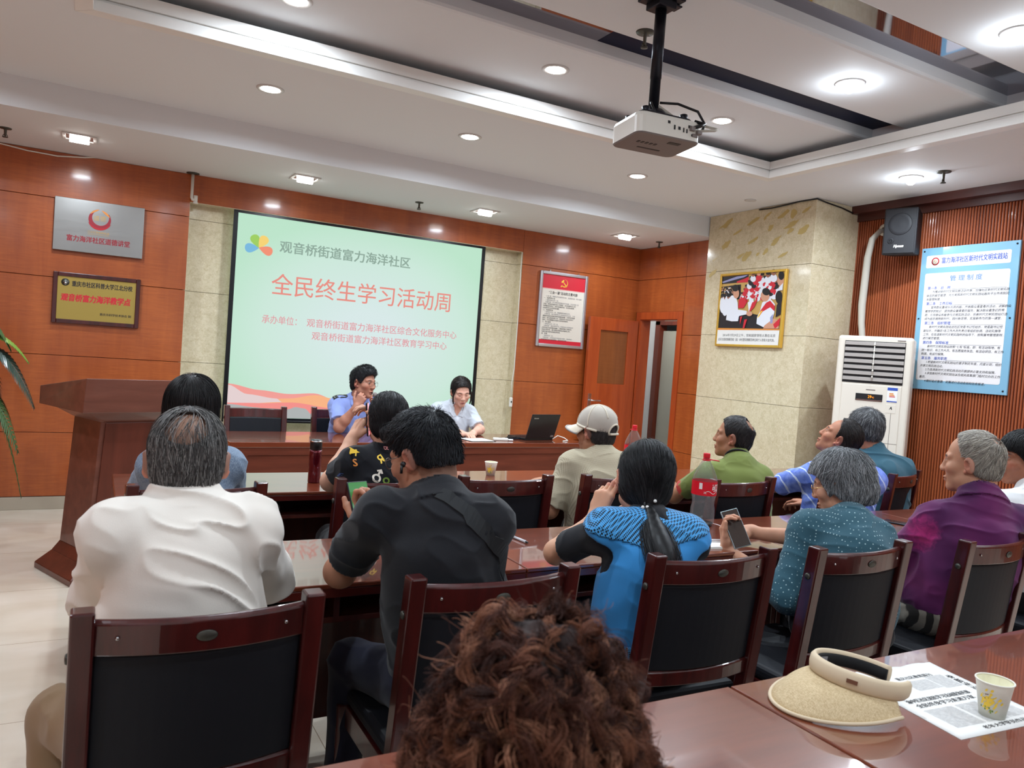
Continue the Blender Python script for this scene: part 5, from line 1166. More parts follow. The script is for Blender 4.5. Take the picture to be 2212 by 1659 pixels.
m, t = cloth('check_beige', srgb(186, 176, 150)); w1 = t.wave(t.mapping((1, 0.8, 0.1)), 62, 1.0, 2, 3, 'DIAGONAL' if False else 'X'); w2 = t.wave(t.mapping((1, 1, 1)), 75, 1.0, 2, 3, 'Z')
t.base(t.mix(0.5, t.ramp(w1, [(0.2, srgb(158, 146, 120)), (0.6, srgb(202, 192, 166))]), t.ramp(w2, [(0.2, srgb(168, 156, 130)), (0.6, srgb(208, 198, 174))])))
m, t = cloth('stripe_blue', srgb(110, 132, 210)); w1 = t.wave(t.mapping((1, 1, 1), (0.3, 0.5, 0.6)), 5.5, 1.5, 2, 2, 'X'); n1 = t.noise(t.mapping((1, 1, 1)), 22, 2)
t.base(t.mix(t.ramp(w1, [(0.955, (0, 0, 0, 1)), (0.975, (1, 1, 1, 1))]), t.ramp(n1, [(0.35, srgb(84, 108, 196)), (0.65, srgb(126, 148, 222))]), srgb(196, 208, 240)))
m, t = cloth('dots_teal', srgb(62, 98, 112)); vo = t.n('ShaderNodeTexVoronoi'); vo.inputs['Scale'].default_value = 78; vo.inputs['Randomness'].default_value = 0.2; t.l(t.mapping((1, 1, 1)), vo.inputs['Vector'])
t.base(t.mix(t.ramp(vo.outputs['Distance'], [(0.15, (1, 1, 1, 1)), (0.22, (0, 0, 0, 1))]), srgb(58, 94, 108), srgb(176, 204, 208)))
m, t = cloth('purple_polo', srgb(104, 40, 98)); n1 = t.noise(t.mapping((1, 1, 1)), 3.2, 3, 0.6, 0.5)
cp = t.ramp(n1, [(0.35, srgb(58, 22, 64)), (0.55, srgb(92, 34, 82)), (0.72, srgb(112, 42, 92))])
mp = t.n('ShaderNodeMapping'); mp.inputs['Location'].default_value = (-2.985*9, -1.86*9, -0.865*9); mp.inputs['Scale'].default_value = (9, 9, 9); t.l(t.co.outputs['Object'], mp.inputs[0])      # pink flower printed on the sleeve
sp = t.n('ShaderNodeTexGradient'); sp.gradient_type = 'SPHERICAL'; t.l(mp.outputs[0], sp.inputs[0]); n2 = t.noise(t.mapping((1, 1, 1)), 30, 4, 0.6, 1.0)
mu = t.n('ShaderNodeMath', _operation='MULTIPLY'); t.l(sp.outputs['Fac'], mu.inputs[0]); t.l(n2, mu.inputs[1]); t.base(t.mix(t.ramp(mu.outputs[0], [(0.12, (0, 0, 0, 1)), (0.36, (1, 1, 1, 1))]), cp, srgb(186, 52, 120)))
m, t = cloth('stripe_trousers', srgb(70, 66, 62)); t.base(t.ramp(t.wave(t.mapping((1, 1, 1), (0.2, 0, 0.4)), 9, 1, 2, 2, 'X'), [(0.45, srgb(52, 48, 46)), (0.6, srgb(150, 142, 130))]))
m, t = cloth('vest_mesh', srgb(62, 150, 220), 0.6); vo = t.n('ShaderNodeTexVoronoi'); vo.inputs['Scale'].default_value = 200; vo.inputs['Randomness'].default_value = 0.0; t.l(t.mapping((1.0, 0.5, 0.6), (0, 0.5, 0)), vo.inputs['Vector'])
t.base(t.mix(t.ramp(vo.outputs['Distance'], [(0.42, (1, 1, 1, 1)), (0.48, (0, 0, 0, 1))]), srgb(76, 160, 222), srgb(16, 30, 44)))
cloth_attr('cloth_col')

m, t = cloth('green_tee', srgb(108, 118, 60)); mp = t.n('ShaderNodeMapping'); mp.inputs['Location'].default_value = (-3.03*13, -3.36*13, -0.765*13); mp.inputs['Scale'].default_value = (13, 13, 13); t.l(t.co.outputs['Object'], mp.inputs[0])      # red print near the sleeve hem
sp = t.n('ShaderNodeTexGradient'); sp.gradient_type = 'SPHERICAL'; t.l(mp.outputs[0], sp.inputs[0]); n2 = t.noise(t.mapping((1, 1, 1)), 34, 3); mu = t.n('ShaderNodeMath', _operation='MULTIPLY'); t.l(sp.outputs['Fac'], mu.inputs[0]); t.l(n2, mu.inputs[1]); t.base(t.mix(t.ramp(mu.outputs[0], [(0.14, (0, 0, 0, 1)), (0.2, (1, 1, 1, 1))]), srgb(108, 118, 60), srgb(176, 52, 46)))
# ---- head, hand, body parts
def head_prims(c, R, s=1.0, jaw=1.0, chub=0.0, lid=0.0):
    W = lambda x, y, z: c+R @ (_v((x, y, z))*s)
    e = lambda p, r, k, op='+', rr=None: ell(W(*p), _v(r)*s, R if rr is None else R @ rr, k, op)
    P = [e((0, -0.014, 0.036), (0.0745, 0.094, 0.083), 0.02), e((0, 0.022, -0.036), (0.060+chub, 0.064, 0.080), 0.03),
         e((0, -0.03, -0.03), (0.064, 0.062, 0.06), 0.03), e((0, 0.064, -0.100*jaw), (0.022+chub, 0.019, 0.018), 0.03),
         cap(W(-0.046-chub, 0.012, -0.068), W(0.046+chub, 0.012, -0.068), 0.02*s, None, 0.03)]
    for q in (-1, 1):
        P += [e((q*0.043, 0.052, -0.022), (0.024+chub, 0.026, 0.022), 0.02), cap(W(q*0.012, 0.078, 0.024), W(q*0.046, 0.064, 0.022), 0.0105*s, 0.009*s, 0.014),
              e((q*0.031, 0.091, 0.006), (0.017, 0.012, 0.0095), 0.012, '-'), e((q*0.031, 0.0725-lid, 0.004), (0.0135, 0.0118, 0.0115), 0.003),
              e((q*0.0115, 0.0925, -0.033), (0.009, 0.010, 0.0075), 0.006)]
        re = np.array(Matrix.Rotation(math.radians(q*-30), 3, 'Z') @ Matrix.Rotation(math.radians(-12), 3, 'X'))
        P += [e((q*0.0835, -0.014, -0.004), (0.0105, 0.0205, 0.0335), 0.006, '+', re), e((q*0.0915, -0.006, -0.002), (0.006, 0.009, 0.016), 0.005, '-', re), e((q*0.075, 0.0, -0.031), (0.007, 0.008, 0.009), 0.006)]
    P += [cap(W(0, 0.081, 0.018), W(0, 0.095, -0.026), 0.0085*s, 0.0125*s, 0.012), e((0, 0.0985, -0.028), (0.0105, 0.010, 0.009), 0.008),
          e((0, 0.0815, -0.063), (0.024, 0.014, 0.0065), 0.006), e((0, 0.080, -0.0735), (0.020, 0.0135, 0.0075), 0.006), cap(W(-0.022, 0.089, -0.0685), W(0.022, 0.089, -0.0685), 0.0024*s, None, 0.004, '-')]
    return P
def skin_colors(V, c, R, s, base, lips=(150, 78, 72), brow=(40, 32, 30), eyes=True, stubble=None, open_mouth=False):
    col = np.tile(_v(srgb(*base)[:3]), (len(V), 1)); q = ((V-c) @ R)/s
    n = noise3(V*55, 3)[:, None]; col = col*(0.92+0.16*n)
    def blend(mask, rgb):
        nonlocal col
        mask = np.clip(mask, 0, 1)[:, None]; col = col*(1-mask)+_v(srgb(*rgb)[:3])*mask
    ax = np.abs(q[:, 0]); fr = q[:, 1] > 0.03; near = (np.abs(q) < 0.2).all(1)
    g = lambda x0, z0, rx, rz, soft=0.6: np.clip((1-np.sqrt(((ax-x0)/rx)**2+((q[:, 2]-z0)/rz)**2))/soft, 0, 1)*fr*near
    blend(0.35*g(0.045, -0.03, 0.03, 0.026, 1.0), (206, 120, 100)); blend(0.8*g(0.0, -0.0685, 0.027, 0.0125), lips); blend(0.9*g(0.0, -0.0686, 0.024, 0.0028), (70, 30, 30))
    if open_mouth: blend(1.0*g(0.0, -0.0690, 0.019, 0.0072, 0.3), (48, 22, 22))
    bz = 0.0255-0.16*(ax-0.031)*(ax > 0.031); blend(0.85*np.clip((1-np.sqrt(((ax-0.032)/0.023)**2+((q[:, 2]-bz)/0.0055)**2))/0.5, 0, 1)*fr*near, brow)
    if eyes == 'down': blend(0.25*g(0.031, 0.007, 0.020, 0.012, 0.8), (160, 108, 92)); blend(0.9*np.clip((1-np.sqrt(((ax-0.031)/0.015)**2+((q[:, 2]+0.003)/0.0035)**2))/0.5, 0, 1)*fr*near, (40, 30, 28))
    elif eyes: blend(0.8*g(0.031, 0.0045, 0.0135, 0.0055, 0.5), (166, 154, 146)); blend(1.0*g(0.031, 0.0045, 0.0075, 0.0068, 0.35), (30, 20, 18)); blend(0.9*np.clip((1-np.sqrt(((ax-0.031)/0.0165)**2+((q[:, 2]-0.0105)/0.0032)**2))/0.5, 0, 1)*fr*near, (44, 32, 30))
    blend(0.5*((ax > 0.076) & near & (np.abs(q[:, 2]) < 0.04)), (192, 116, 100)); blend(0.7*g(0.010, -0.039, 0.005, 0.003), (90, 48, 42))
    if stubble is not None: blend(stubble[0](q)*near, stubble[1])
    return col
def hand_prims(w, d, n, side, curls=(25, 30, 35, 40), s=1.0, spread=0.06, thumb=(0.75, 0.6, 0.15), tcurl=15, mid=None):
    """w wrist, d direction of the fingers, n direction the palm faces, side +1 right hand, -1 left"""
    d = _n(d); n = _v(n)-d*(d @ _v(n)); n = _n(n); t = np.cross(d, n)*side; w = _v(w); P = []
    specs = [(0.029, 0.090, (0.042, 0.025, 0.021), 0.0092), (0.010, 0.094, (0.046, 0.029, 0.022), 0.0094), (-0.010, 0.090, (0.042, 0.027, 0.021), 0.0088), (-0.028, 0.081, (0.034, 0.020, 0.018), 0.0078)]
    P.append(cap(w-d*0.02*s, w+d*0.012*s, 0.027*s, 0.026*s, 0.02))
    for off, fw, seg, r in specs:
        kn = w+(d*fw+t*off)*s; P.append(cap(w+(d*0.012+t*off*0.55)*s, kn, 0.0155*s, 0.0125*s, 0.012))
    P.append(ell(w+(d*0.035+t*0.024+n*0.010)*s, (0.02*s,)*3, None, 0.014)); P.append(ell(w+(d*0.04-t*0.022+n*0.008)*s, (0.018*s,)*3, None, 0.014))
    for i, (off, fw, seg, r) in enumerate(specs):
        p = w+(d*fw+t*off)*s; c = curls[i]
        cs = c if isinstance(c, (tuple, list)) else (c, c*1.1, c*0.7); ang = 0; base = _n(d+t*off*spread*18)
        for L, a, rr in zip(seg, cs, (r, r*0.93, r*0.82)):
            ang += math.radians(a); dd = base*math.cos(ang)+n*math.sin(ang); q = p+dd*L*s
            P.append(cap(p, q, rr*s, rr*0.93*s, 0.0035)); p = q
    p = w+(d*0.022+t*0.026+n*0.006)*s; td = _n(d*thumb[0]+t*thumb[1]+n*thumb[2]); ang = 0; bend = _n(d*0.5-t*0.5+n*0.3)
    for L, r in ((0.040, 0.0128), (0.032, 0.0108), (0.026, 0.0094)):
        q = p+td*L*s; P.append(cap(p, q, r*s, r*0.93*s, 0.006)); p = q; td = _n(td+bend*math.tan(math.radians(tcurl)))
    return P
def lerp(a, b, t): return _v(a)+(_v(b)-_v(a))*t
def torso_prims(J, g=0.0, k=0.05, bw=1.0, belly=0.0):
    pel, che, nk = J['pelvis'], J['chest'], J['neck']; ux = _n(J['shR']-J['shL']); up = _n(nk-pel); fw = _n(np.cross(up, ux)); ux = np.cross(fw, up); R = np.stack([ux, fw, up], 1)
    w = np.linalg.norm(J['shR']-J['shL'])/2
    P = [ell(pel, (0.165*bw+g, 0.125*bw+g, 0.12), R, k), ell(lerp(pel, che, 0.5)+fw*(0.01+belly*0.5), (0.148*bw+g, 0.105*bw+belly*0.5+g, 0.16), R, k), ell(che+fw*0.0, (w*0.92+g, 0.112*bw+g, 0.17), R, k), ell(lerp(pel, che, 0.55), (max(w*0.98, 0.135*bw)+g, 0.108*bw+g, 0.24), R, k),
         cap(lerp(J['shL'], che, 0.06), lerp(J['shR'], che, 0.06), 0.048*bw+g, None, k), ell(lerp(che, nk, 0.45)-fw*0.018, (w*0.70+g, 0.092*bw+g, 0.085), R, k)]
    for s in ('shL', 'shR'): P.append(cap(nk-up*0.015-fw*0.01, lerp(nk, J[s], 0.85)+up*0.01, 0.046+g*0.7, 0.042+g, 0.05))
    return P, R
def arm(sh, el, wr, r=(0.052, 0.042, 0.043, 0.027), k=0.02):
    return [cap(sh, el, r[0], r[1], 0.03), ell(el, (r[1]*1.02,)*3, None, k), cap(el, lerp(el, wr, 0.35), r[1]*0.98, r[2]*0.98, k), cap(lerp(el, wr, 0.35), wr, r[2]*0.98, r[3], k)]
PEOPLE = {}
def person(label, J, face, skin=(196, 142, 112), s=1.0, bw=1.0, belly=0.0, shirt=None, sleeve=0.6, hands=(), trousers='dark_trousers', h=0.0045, collar=None, eyes=True, stubble=None, chub=0.0, jaw=1.0, wr_amp=0.006, open_mouth=False, knees=None, shirt_name='shirt', armr=1.0, loose=0.012, lips=(150, 78, 72), seed=1, shoes=True, neck_r=0.054, group=None, shirt_h=0.005, vneck=0.0):
    J = {k: _v(v) for k, v in J.items()}; R = Rm(*face); c = J['head']
    B = head_prims(c, R, s, jaw, chub, 0.003 if eyes == 'down' else 0.0)
    nb = c+R @ _v((0, -0.030, -0.075))*s
    B += [cap(nb, J['neck']+_v((0, 0, -0.01)), neck_r*s, neck_r*1.1*s, 0.025)]
    tp, TR = torso_prims(J, -0.006, 0.05, bw, belly); B += tp
    ar = tuple(x*armr for x in (0.045, 0.040, 0.041, 0.026))
    for a in 'LR': B += arm(J['sh'+a], J['el'+a], J['wr'+a], ar)
    for hd in hands: B += hd
    V, F = mesh_sdf(B, h)
    o = mesh_np('person', V, F, 'skin', None, True, skin_colors(V, c, R, s, skin, lips, eyes=eyes, stubble=stubble, open_mouth=open_mouth))
    tag(o, label, 'person', group)
    # trousers, legs and shoes
    yaw = J.get('yaw', _v(0)); fwd = _n(TR[:, 1]*_v((1, 1, 0))); sx = _n(TR[:, 0]*_v((1, 1, 0)))
    pel = J['pelvis']; seat = pel*_v((1, 1, 0))+_v((0, 0, 0.54))
    L = [ell(seat, (0.175*bw, 0.145*bw, 0.10), np.stack([sx, fwd, _v((0, 0, 1))], 1), 0.04), ell(lerp(seat, pel, 0.7), (0.160*bw, 0.125*bw, 0.12), TR, 0.04)]; sh = []
    for i, q in enumerate((-1, 1)):
        kn = seat+sx*q*0.125+fwd*0.40+_v((0, 0, -0.02)) if knees is None or knees[i] is None else _v(knees[i])
        an = _v((kn[0], kn[1], 0.085))+fwd*-0.04
        L += [cap(seat+sx*q*0.085, kn, 0.085*bw, 0.062, 0.04), cap(kn, an, 0.062, 0.05, 0.03)]
        sh.append((an, fwd))
    V2, F2 = mesh_sdf(L, 0.009, None if True else None)
    V2 = wrinkle(V2, F2, 0.006, seed+40)
    mesh_np('trousers', V2, F2, trousers, o)
    for an, fw in sh:
        b = _v((an[0], an[1], 0.045)); vv, ff = mesh_sdf([cap(b+fw*-0.03, b+fw*0.13+_v((0, 0, -0.008)), 0.042, 0.036, 0.02), cap(b+fw*-0.03, b+fw*-0.03+_v((0, 0, 0.05)), 0.045, 0.042, 0.02)], 0.008, lambda X, Y, Z, D: np.maximum(D, 0.002-Z)); mesh_np('shoe', vv, ff, 'shoe_black', o)
    if shirt:
        P, TR = torso_prims(J, loose, 0.05, bw, belly); up = TR[:, 2]
        for a in 'LR':
            S_, E_, W_ = J['sh'+a], J['el'+a], J['wr'+a]
            if sleeve <= 1: c1 = lerp(S_, E_, sleeve); P.append(cap(S_, lerp(S_, E_, min(1, sleeve+0.15)), ar[0]+loose, ar[1]+loose+0.010, 0.03, '+', ((c1, _n(E_-S_)),)))
            else:
                P += [cap(S_, E_, ar[0]+loose+0.002, ar[1]+loose+0.006, 0.03), cap(E_, W_, ar[1]+loose+0.006, ar[3]+loose+0.003, 0.03, '+', ((lerp(E_, W_, sleeve-1), _n(W_-E_)),))]
        nd = _n(nb-J['neck']); hole = neck_r*s+0.005
        P.append(cap(J['neck']-nd*0.03, J['neck']+nd*0.03, neck_r*s+0.022, neck_r*s+0.016, 0.03)); P.append(cap(J['neck']+nd*0.015, J['neck']+nd*0.14, hole, hole, 0.006, '-'))
        if vneck: f_ = TR[:, 1]; P.append(cap(J['neck']+f_*0.05+up*0.02, J['chest']+f_*(0.112*bw+loose+0.01)+up*(0.13-vneck), 0.040, 0.006, 0.008, '-'))
        z0 = pel[2]-0.10
        post = lambda X, Y, Z, D: np.maximum(D, z0-Z)
        if collar:
            zc = _n(nd*0.8+up*0.2); xx = _n(TR[:, 0]-zc*(TR[:, 0] @ zc)); CR = np.stack([xx, np.cross(zc, xx), zc], 1)
            P.append(ring(J['neck']+nd*(0.022+collar*0.3), CR, neck_r*s+0.018, neck_r*s+0.008, collar, 0.0045, 0.007))
            P.append(ring(J['neck']+nd*(0.016+collar*0.3), CR, neck_r*s+0.034, neck_r*s+0.013, collar*0.95, 0.004, 0.005))
        V3, F3 = mesh_sdf(P, shirt_h, post)
        if wr_amp: V3 = wrinkle(V3, F3, wr_amp, seed)
        so = mesh_np(shirt_name, V3, F3, shirt, o)
    else: so = None
    info = dict(o=o, c=c, R=R, s=s, J=J, shirt=so, TR=TR, body=B); return info

# ---- hair
def tubes(paths, rads, cols):
    """paths (n, k, 3) -> one mesh of three sided strands"""
    n, k, _ = paths.shape
    T_ = np.gradient(paths, axis=1); T_ /= np.maximum(1e-9, np.linalg.norm(T_, axis=2, keepdims=True))
    ref = np.array([0.31, 0.52, 0.79]); A = np.cross(T_, ref); A /= np.maximum(1e-9, np.linalg.norm(A, axis=2, keepdims=True)); B_ = np.cross(T_, A)
    V = np.stack([paths+(A*math.cos(a)+B_*math.sin(a))*rads[None, :, None] for a in (0, 2.094, 4.189)], 2).reshape(-1, 3)
    base = (np.arange(n)[:, None, None]*k+np.arange(k-1)[None, :, None])*3; j = np.arange(3)[None, None, :]; j2 = (j+1) % 3
    F = np.stack(np.broadcast_arrays(base+j, base+j2, base+3+j2, base+3+j), -1).reshape(-1, 4)
    C = np.repeat(np.repeat(cols[:, None, :], k, 1), 3, 1).reshape(-1, 3)
    return V, F, C
ZL = dict(full=([-0.13, -0.06, -0.03, -0.012, 0.006, 0.022, 0.036, 0.055, 0.078, 0.12], [-0.078, -0.070, -0.052, -0.004, 0.022, -0.012, 0.012, 0.050, 0.070, 0.078]),
          recede=([-0.13, -0.06, -0.03, -0.012, 0.006, 0.022, 0.036, 0.055, 0.078, 0.12], [-0.066, -0.058, -0.046, 0.0, 0.024, 0.0, 0.055, 0.090, 0.13, 0.14]),
          bob=([-0.13, -0.03, 0.0, 0.02, 0.038, 0.055, 0.078, 0.12], [-0.13, -0.13, -0.13, -0.13, -0.02, 0.052, 0.064, 0.070]),
          fringe=([-0.13, -0.06, -0.03, -0.012, 0.006, 0.022, 0.04, 0.06, 0.078, 0.12], [-0.074, -0.066, -0.050, -0.004, 0.020, -0.01, 0.012, 0.034, 0.040, 0.042]))
def hair(I, t=0.010, line='full', nape=None, colors=((20, 18, 18),), weights=None, n=2600, L=0.05, lift=0.004, rad=0.0009, steps=8, extra=(), cut=(), crown=(0, -0.07, 0.1), bald=None, spike=0.0, fall=0.6, jit=0.35, name='hair', seed=2, thin=None, cap_col=None, h=0.0045, part=None, cap_amp=0.0018, forward=0.0, margin=0.006, thin_n=0):
    c, R, s = I['c'], I['R'], I['s']; W = lambda p: c+R @ (_v(p)*s)
    base = [ell(W((0, -0.016, 0.038)), _v((0.0755+t, 0.095+t*1.05, 0.0845+t*1.1))*s, R, 0.02), ell(W((0, -0.036, -0.026)), _v((0.066+t, 0.064+t, 0.06))*s, R, 0.03)]
    base += [ell(W(p), _v(r)*s, R, k) if len(p) == 3 and not isinstance(p[0], (tuple, list)) else cap(W(p[0]), W(p[1]), r[0]*s, r[1]*s, k) for p, r, k in extra]
    ly, lz = ZL[line] if isinstance(line, str) else line
    def region(q):
        d = np.interp(q[..., 1], ly, lz)-q[..., 2]
        for p, r in cut: d = np.maximum(d, 1-np.sqrt((((q-_v(p))/_v(r))**2).sum(-1))) if False else np.maximum(d, (1-np.sqrt((((q-_v(p))/_v(r))**2).sum(-1)))*min(r))
        if bald is not None: p, r = bald; d = np.maximum(d, (1-np.sqrt((((q-_v(p))/_v(r))**2).sum(-1)))*min(r))
        return d*s
    Ri = R
    def post(X, Y, Z, D):
        x, y, z = X-c[0], Y-c[1], Z-c[2]
        q = np.stack(np.broadcast_arrays((x*Ri[0, 0]+y*Ri[1, 0]+z*Ri[2, 0])/s, (x*Ri[0, 1]+y*Ri[1, 1]+z*Ri[2, 1])/s, (x*Ri[0, 2]+y*Ri[1, 2]+z*Ri[2, 2])/s), -1)
        return np.maximum(D, region(q))
    V, F = mesh_sdf(base, h, post)
    rng = np.random.default_rng(seed)
    N = vnormals(V, F); V = V+N*((noise3(((V-c) @ R)*np.array((70, 22, 22)), seed)-0.5)*2*cap_amp)[:, None]
    cc = _v(srgb(*(cap_col or colors[0]))[:3]); capcol = np.tile(cc, (len(V), 1))*(0.75+0.5*noise3(((V-c) @ R)*np.array((160, 40, 40)), seed+1))[:, None]
    # strands
    A = V[F[:, 0]]; ctr = V[F].mean(1); q0 = ((ctr-c) @ R)/s
    outward = ((ctr-c-R @ (_v((0, -0.016, 0.02))*s)) * N[F[:, 0]]).sum(1) > 0
    ok = np.where(outward & (region(q0) < 0.002))[0]
    pick = rng.choice(ok, n); P = ctr[pick]+rng.normal(0, 0.002, (n, 3)); ncol = len(colors)
    bald_keep = bald if thin_n else None
    if thin_n:                                # sparse strands across a thin crown
        V0, F0 = mesh_sdf(base, 0.007); c0 = V0[F0].mean(1); qq = ((c0-c) @ R)/s; tb = 1-np.sqrt((((qq-_v(bald[0]))/_v(bald[1]))**2).sum(-1)); kk = np.where((tb > -0.1) & (qq[:, 2] > 0.03))[0]
        P = np.concatenate([P, c0[rng.choice(kk, thin_n)]-sdf_grad(base, c0[rng.choice(kk, thin_n)])*0.0]); n += thin_n
        bald = None
    cols = np.array([srgb(*k)[:3] for k in colors])[rng.choice(ncol, n, p=weights)]*rng.uniform(0.7, 1.35, (n, 1))
    cr = W(crown); dn = _v((0, 0, -1)); fwdv = R @ _v((0, 1, 0))
    J1 = rng.normal(0, jit, (n, 3)); J2 = (np.stack([noise3(P*38+i*17, seed+i) for i in range(3)], 1)-0.5)*2*jit*1.4
    path = [P]; LL = L*rng.uniform(0.6, 1.15, n)*s
    for k in range(steps):
        g = sdf_grad(base, P); rv = P-cr; rv /= np.maximum(1e-6, np.linalg.norm(rv, axis=1, keepdims=True))
        d = rv*(1-fall)+dn*fall+J1*0.5+J2+fwdv*forward
        d -= g*np.minimum(0, (d*g).sum(1))[:, None]; d = d-g*((d*g).sum(1)*(1-spike))[:, None]+g*spike
        d /= np.maximum(1e-6, np.linalg.norm(d, axis=1, keepdims=True))
        P = P+d*(LL/steps)[:, None]
        D = sdf_pts(base, P); tgt = lift*(0.3+0.7*(k+1)/steps); push = np.where(D < tgt, tgt-D, 0)
        P = P+sdf_grad(base, P)*push[:, None]; qn = ((P-c) @ R)/s; stop = region(qn) > margin
        if bald_keep is not None: stop[:n-thin_n] |= (((qn[:n-thin_n]-_v(bald_keep[0]))/_v(bald_keep[1]))**2).sum(-1) < 0.8
        P = np.where(stop[:, None], path[-1], P); path.append(P)
    path = np.stack(path, 1); rads = rad*np.linspace(1.0, 0.45, steps+1)
    V2, F2, C2 = tubes(path, rads, cols)
    Vv = np.concatenate([V, V2]); Ff = np.concatenate([F, F2+len(V)]); Cc = np.concatenate([capcol, C2])
    return mesh_np(name, Vv, Ff, 'hair', I['o'], True, Cc)
def lock(I, pts, spread, n, cols, rad=0.0009, k=14, name='ponytail', seed=4, tie=0.25, wave=0.006, core=True):
    """hanging tail of hair along world points"""
    rng = np.random.default_rng(seed); pts = np.array(pts, float); tt = np.linspace(0, 1, k); seg = np.linspace(0, 1, len(pts))
    ctrl = np.stack([np.interp(tt, seg, pts[:, i]) for i in range(3)], 1)
    for _ in range(3): ctrl[1:-1] = (ctrl[:-2]+2*ctrl[1:-1]+ctrl[2:])/4
    off = rng.normal(0, 1, (n, 3)); off /= np.maximum(1, np.linalg.norm(off, axis=1, keepdims=True)/rng.uniform(0.5, 1.4, (n, 1)))
    prof = np.interp(tt, np.linspace(0, 1, len(spread)), spread)
    ph = rng.uniform(0, 6.28, n); end = rng.uniform(0.82, 1.0, n)
    path = np.stack([np.stack([np.interp(tt*e, tt, ctrl[:, i]) for i in range(3)], 1) for e in end])
    path = path+off[:, None, :]*prof[None, :, None]*np.array((1, 0.8, 0.4))+wave*np.sin(ph[:, None]+tt[None, :]*7)[..., None]*np.array((1, 0.5, 0.2))*tt[None, :, None]
    C = np.array([srgb(*q)[:3] for q in cols])[rng.integers(0, len(cols), n)]*rng.uniform(0.7, 1.4, (n, 1))
    V, F, C2 = tubes(path, rad*np.linspace(1, 0.6, k), C)
    if core:
        P = [cap(ctrl[i], ctrl[i+1], max(0.004, prof[i]*0.85), max(0.004, prof[i+1]*0.85), 0.01) for i in range(k-2)]
        V1, F1 = mesh_sdf(P, 0.005); C1 = np.tile(_v(srgb(*cols[0])[:3])*0.8, (len(V1), 1))
        F = np.concatenate([F1, F+len(V1)]); V = np.concatenate([V1, V]); C2 = np.concatenate([C1, C2])
    return mesh_np(name, V, F, 'hair', I['o'], True, C2)
def glasses(I, m, sx=0.031, r=(0.021, 0.017), rim=0.0011, y=0.104, z=0.002, shade=None):
    c, R, s = I['c'], I['R'], I['s']; W = lambda p: tuple(c+R @ (_v(p)*s)); b = MB()
    for q in (-1, 1):
        pts = [W((q*sx+r[0]*math.cos(2*PI*i/24), y-0.012*abs(q*sx+r[0]*math.cos(2*PI*i/24))/0.05, z+r[1]*math.sin(2*PI*i/24)*(1.0 if math.sin(2*PI*i/24) < 0 else 0.9))) for i in range(25)]
        b.tube(pts, rim, 6, cap=False); b.tube([W((q*(sx+r[0]), y-0.014, z+0.006)), W((q*0.069, y-0.028, z+0.007)), W((q*0.0775, 0.03, z+0.008)), W((q*0.080, -0.008, z+0.012)), W((q*0.078, -0.022, z-0.004))], rim, 6)
    b.tube([W((-sx+r[0], y-0.002, z+0.003)), W((0, y+0.004, z+0.006)), W((sx-r[0], y-0.002, z+0.003))], rim, 6)
    g = b.build('glasses', m, I['o'])
    if shade:
        l = MB()
        for q in (-1, 1): l.poly([W((q*sx+r[0]*0.97*math.cos(2*PI*i/20), y-0.0015-0.012*abs(q*sx+r[0]*math.cos(2*PI*i/20))/0.05, z+r[1]*0.95*math.sin(2*PI*i/20))) for i in range(20)])
        l.build('lens', shade, g)
    return g
mat('wire', srgb(120, 112, 104), 0.3, metal=0.8); mat('gold_wire', srgb(196, 160, 100), 0.3, metal=0.9); mat('black_rim', srgb(24, 22, 22), 0.35); mat('dark_lens', srgb(30, 24, 24), 0.1, coat=0.5)
def conform(o, so, eye, m_off=0.0015):
    """drop the vertices of a flat mark onto the garment, along the line from a point behind it"""
    from mathutils.bvhtree import BVHTree
    me = so.data; bv = BVHTree.FromPolygons([v.co for v in me.vertices], [tuple(p.vertices) for p in me.polygons])
    for v in o.data.vertices:
        p, nrm, i, d = bv.ray_cast(v.co-Vector((0, 0.25, 0)), Vector((0, 1, 0)))
        if p is not None: v.co = p+nrm*m_off
def collar_flaps(I, m, dy=0.0, k=1.0):
    from mathutils.bvhtree import BVHTree
    me = I['shirt'].data; bv = BVHTree.FromPolygons([v.co for v in me.vertices], [tuple(p.vertices) for p in me.polygons]); J, TR = I['J'], I['TR']
    for q in (-1, 1):
        g = [(0.012, -0.012), (0.050, 0.030), (0.085, 0.022), (0.078, -0.030), (0.045, -0.062), (0.018, -0.055)]; c = MB(); out = []
        for x, z in g+[(0.045, -0.015)]:
            p = J['neck']+TR[:, 0]*q*x*k+TR[:, 2]*(z+dy)+TR[:, 1]*0.3; hit = bv.ray_cast(Vector(p), Vector(-TR[:, 1])); 
            if hit[0] is None: hit = bv.find_nearest(Vector(p-TR[:, 1]*0.2))
            out.append(tuple(hit[0]+hit[1]*0.007))
        c.add(out, [(6, i, (i+1) % 6) if q > 0 else (6, (i+1) % 6, i) for i in range(6)]); o = c.build('collar_flap', m, I['shirt']); md = o.modifiers.new('thickness', 'SOLIDIFY'); md.thickness = 0.004; md.offset = 0
def clone_surface(I, so, name, m, keep, off=0.002):
    """a second garment layer cut from a garment: keeps faces whose centre passes keep(points)"""
    me = so.data; n = len(me.vertices); V = np.zeros(n*3, np.float32); me.vertices.foreach_get('co', V); V = V.reshape(-1, 3)
    F = np.array([tuple(p.vertices) for p in me.polygons]); N = vnormals(V.astype(float), F)
    k = keep(V[F].mean(1), N[F].mean(1)); F = F[k]; u, inv = np.unique(F, return_inverse=True)
    V2 = V[u]+N[u]*off; F2 = inv.reshape(F.shape)
    o = mesh_np(name, V2, F2, m, I['o']); md = o.modifiers.new('thickness', 'SOLIDIFY'); md.thickness = 0.003; md.offset = 1; return o
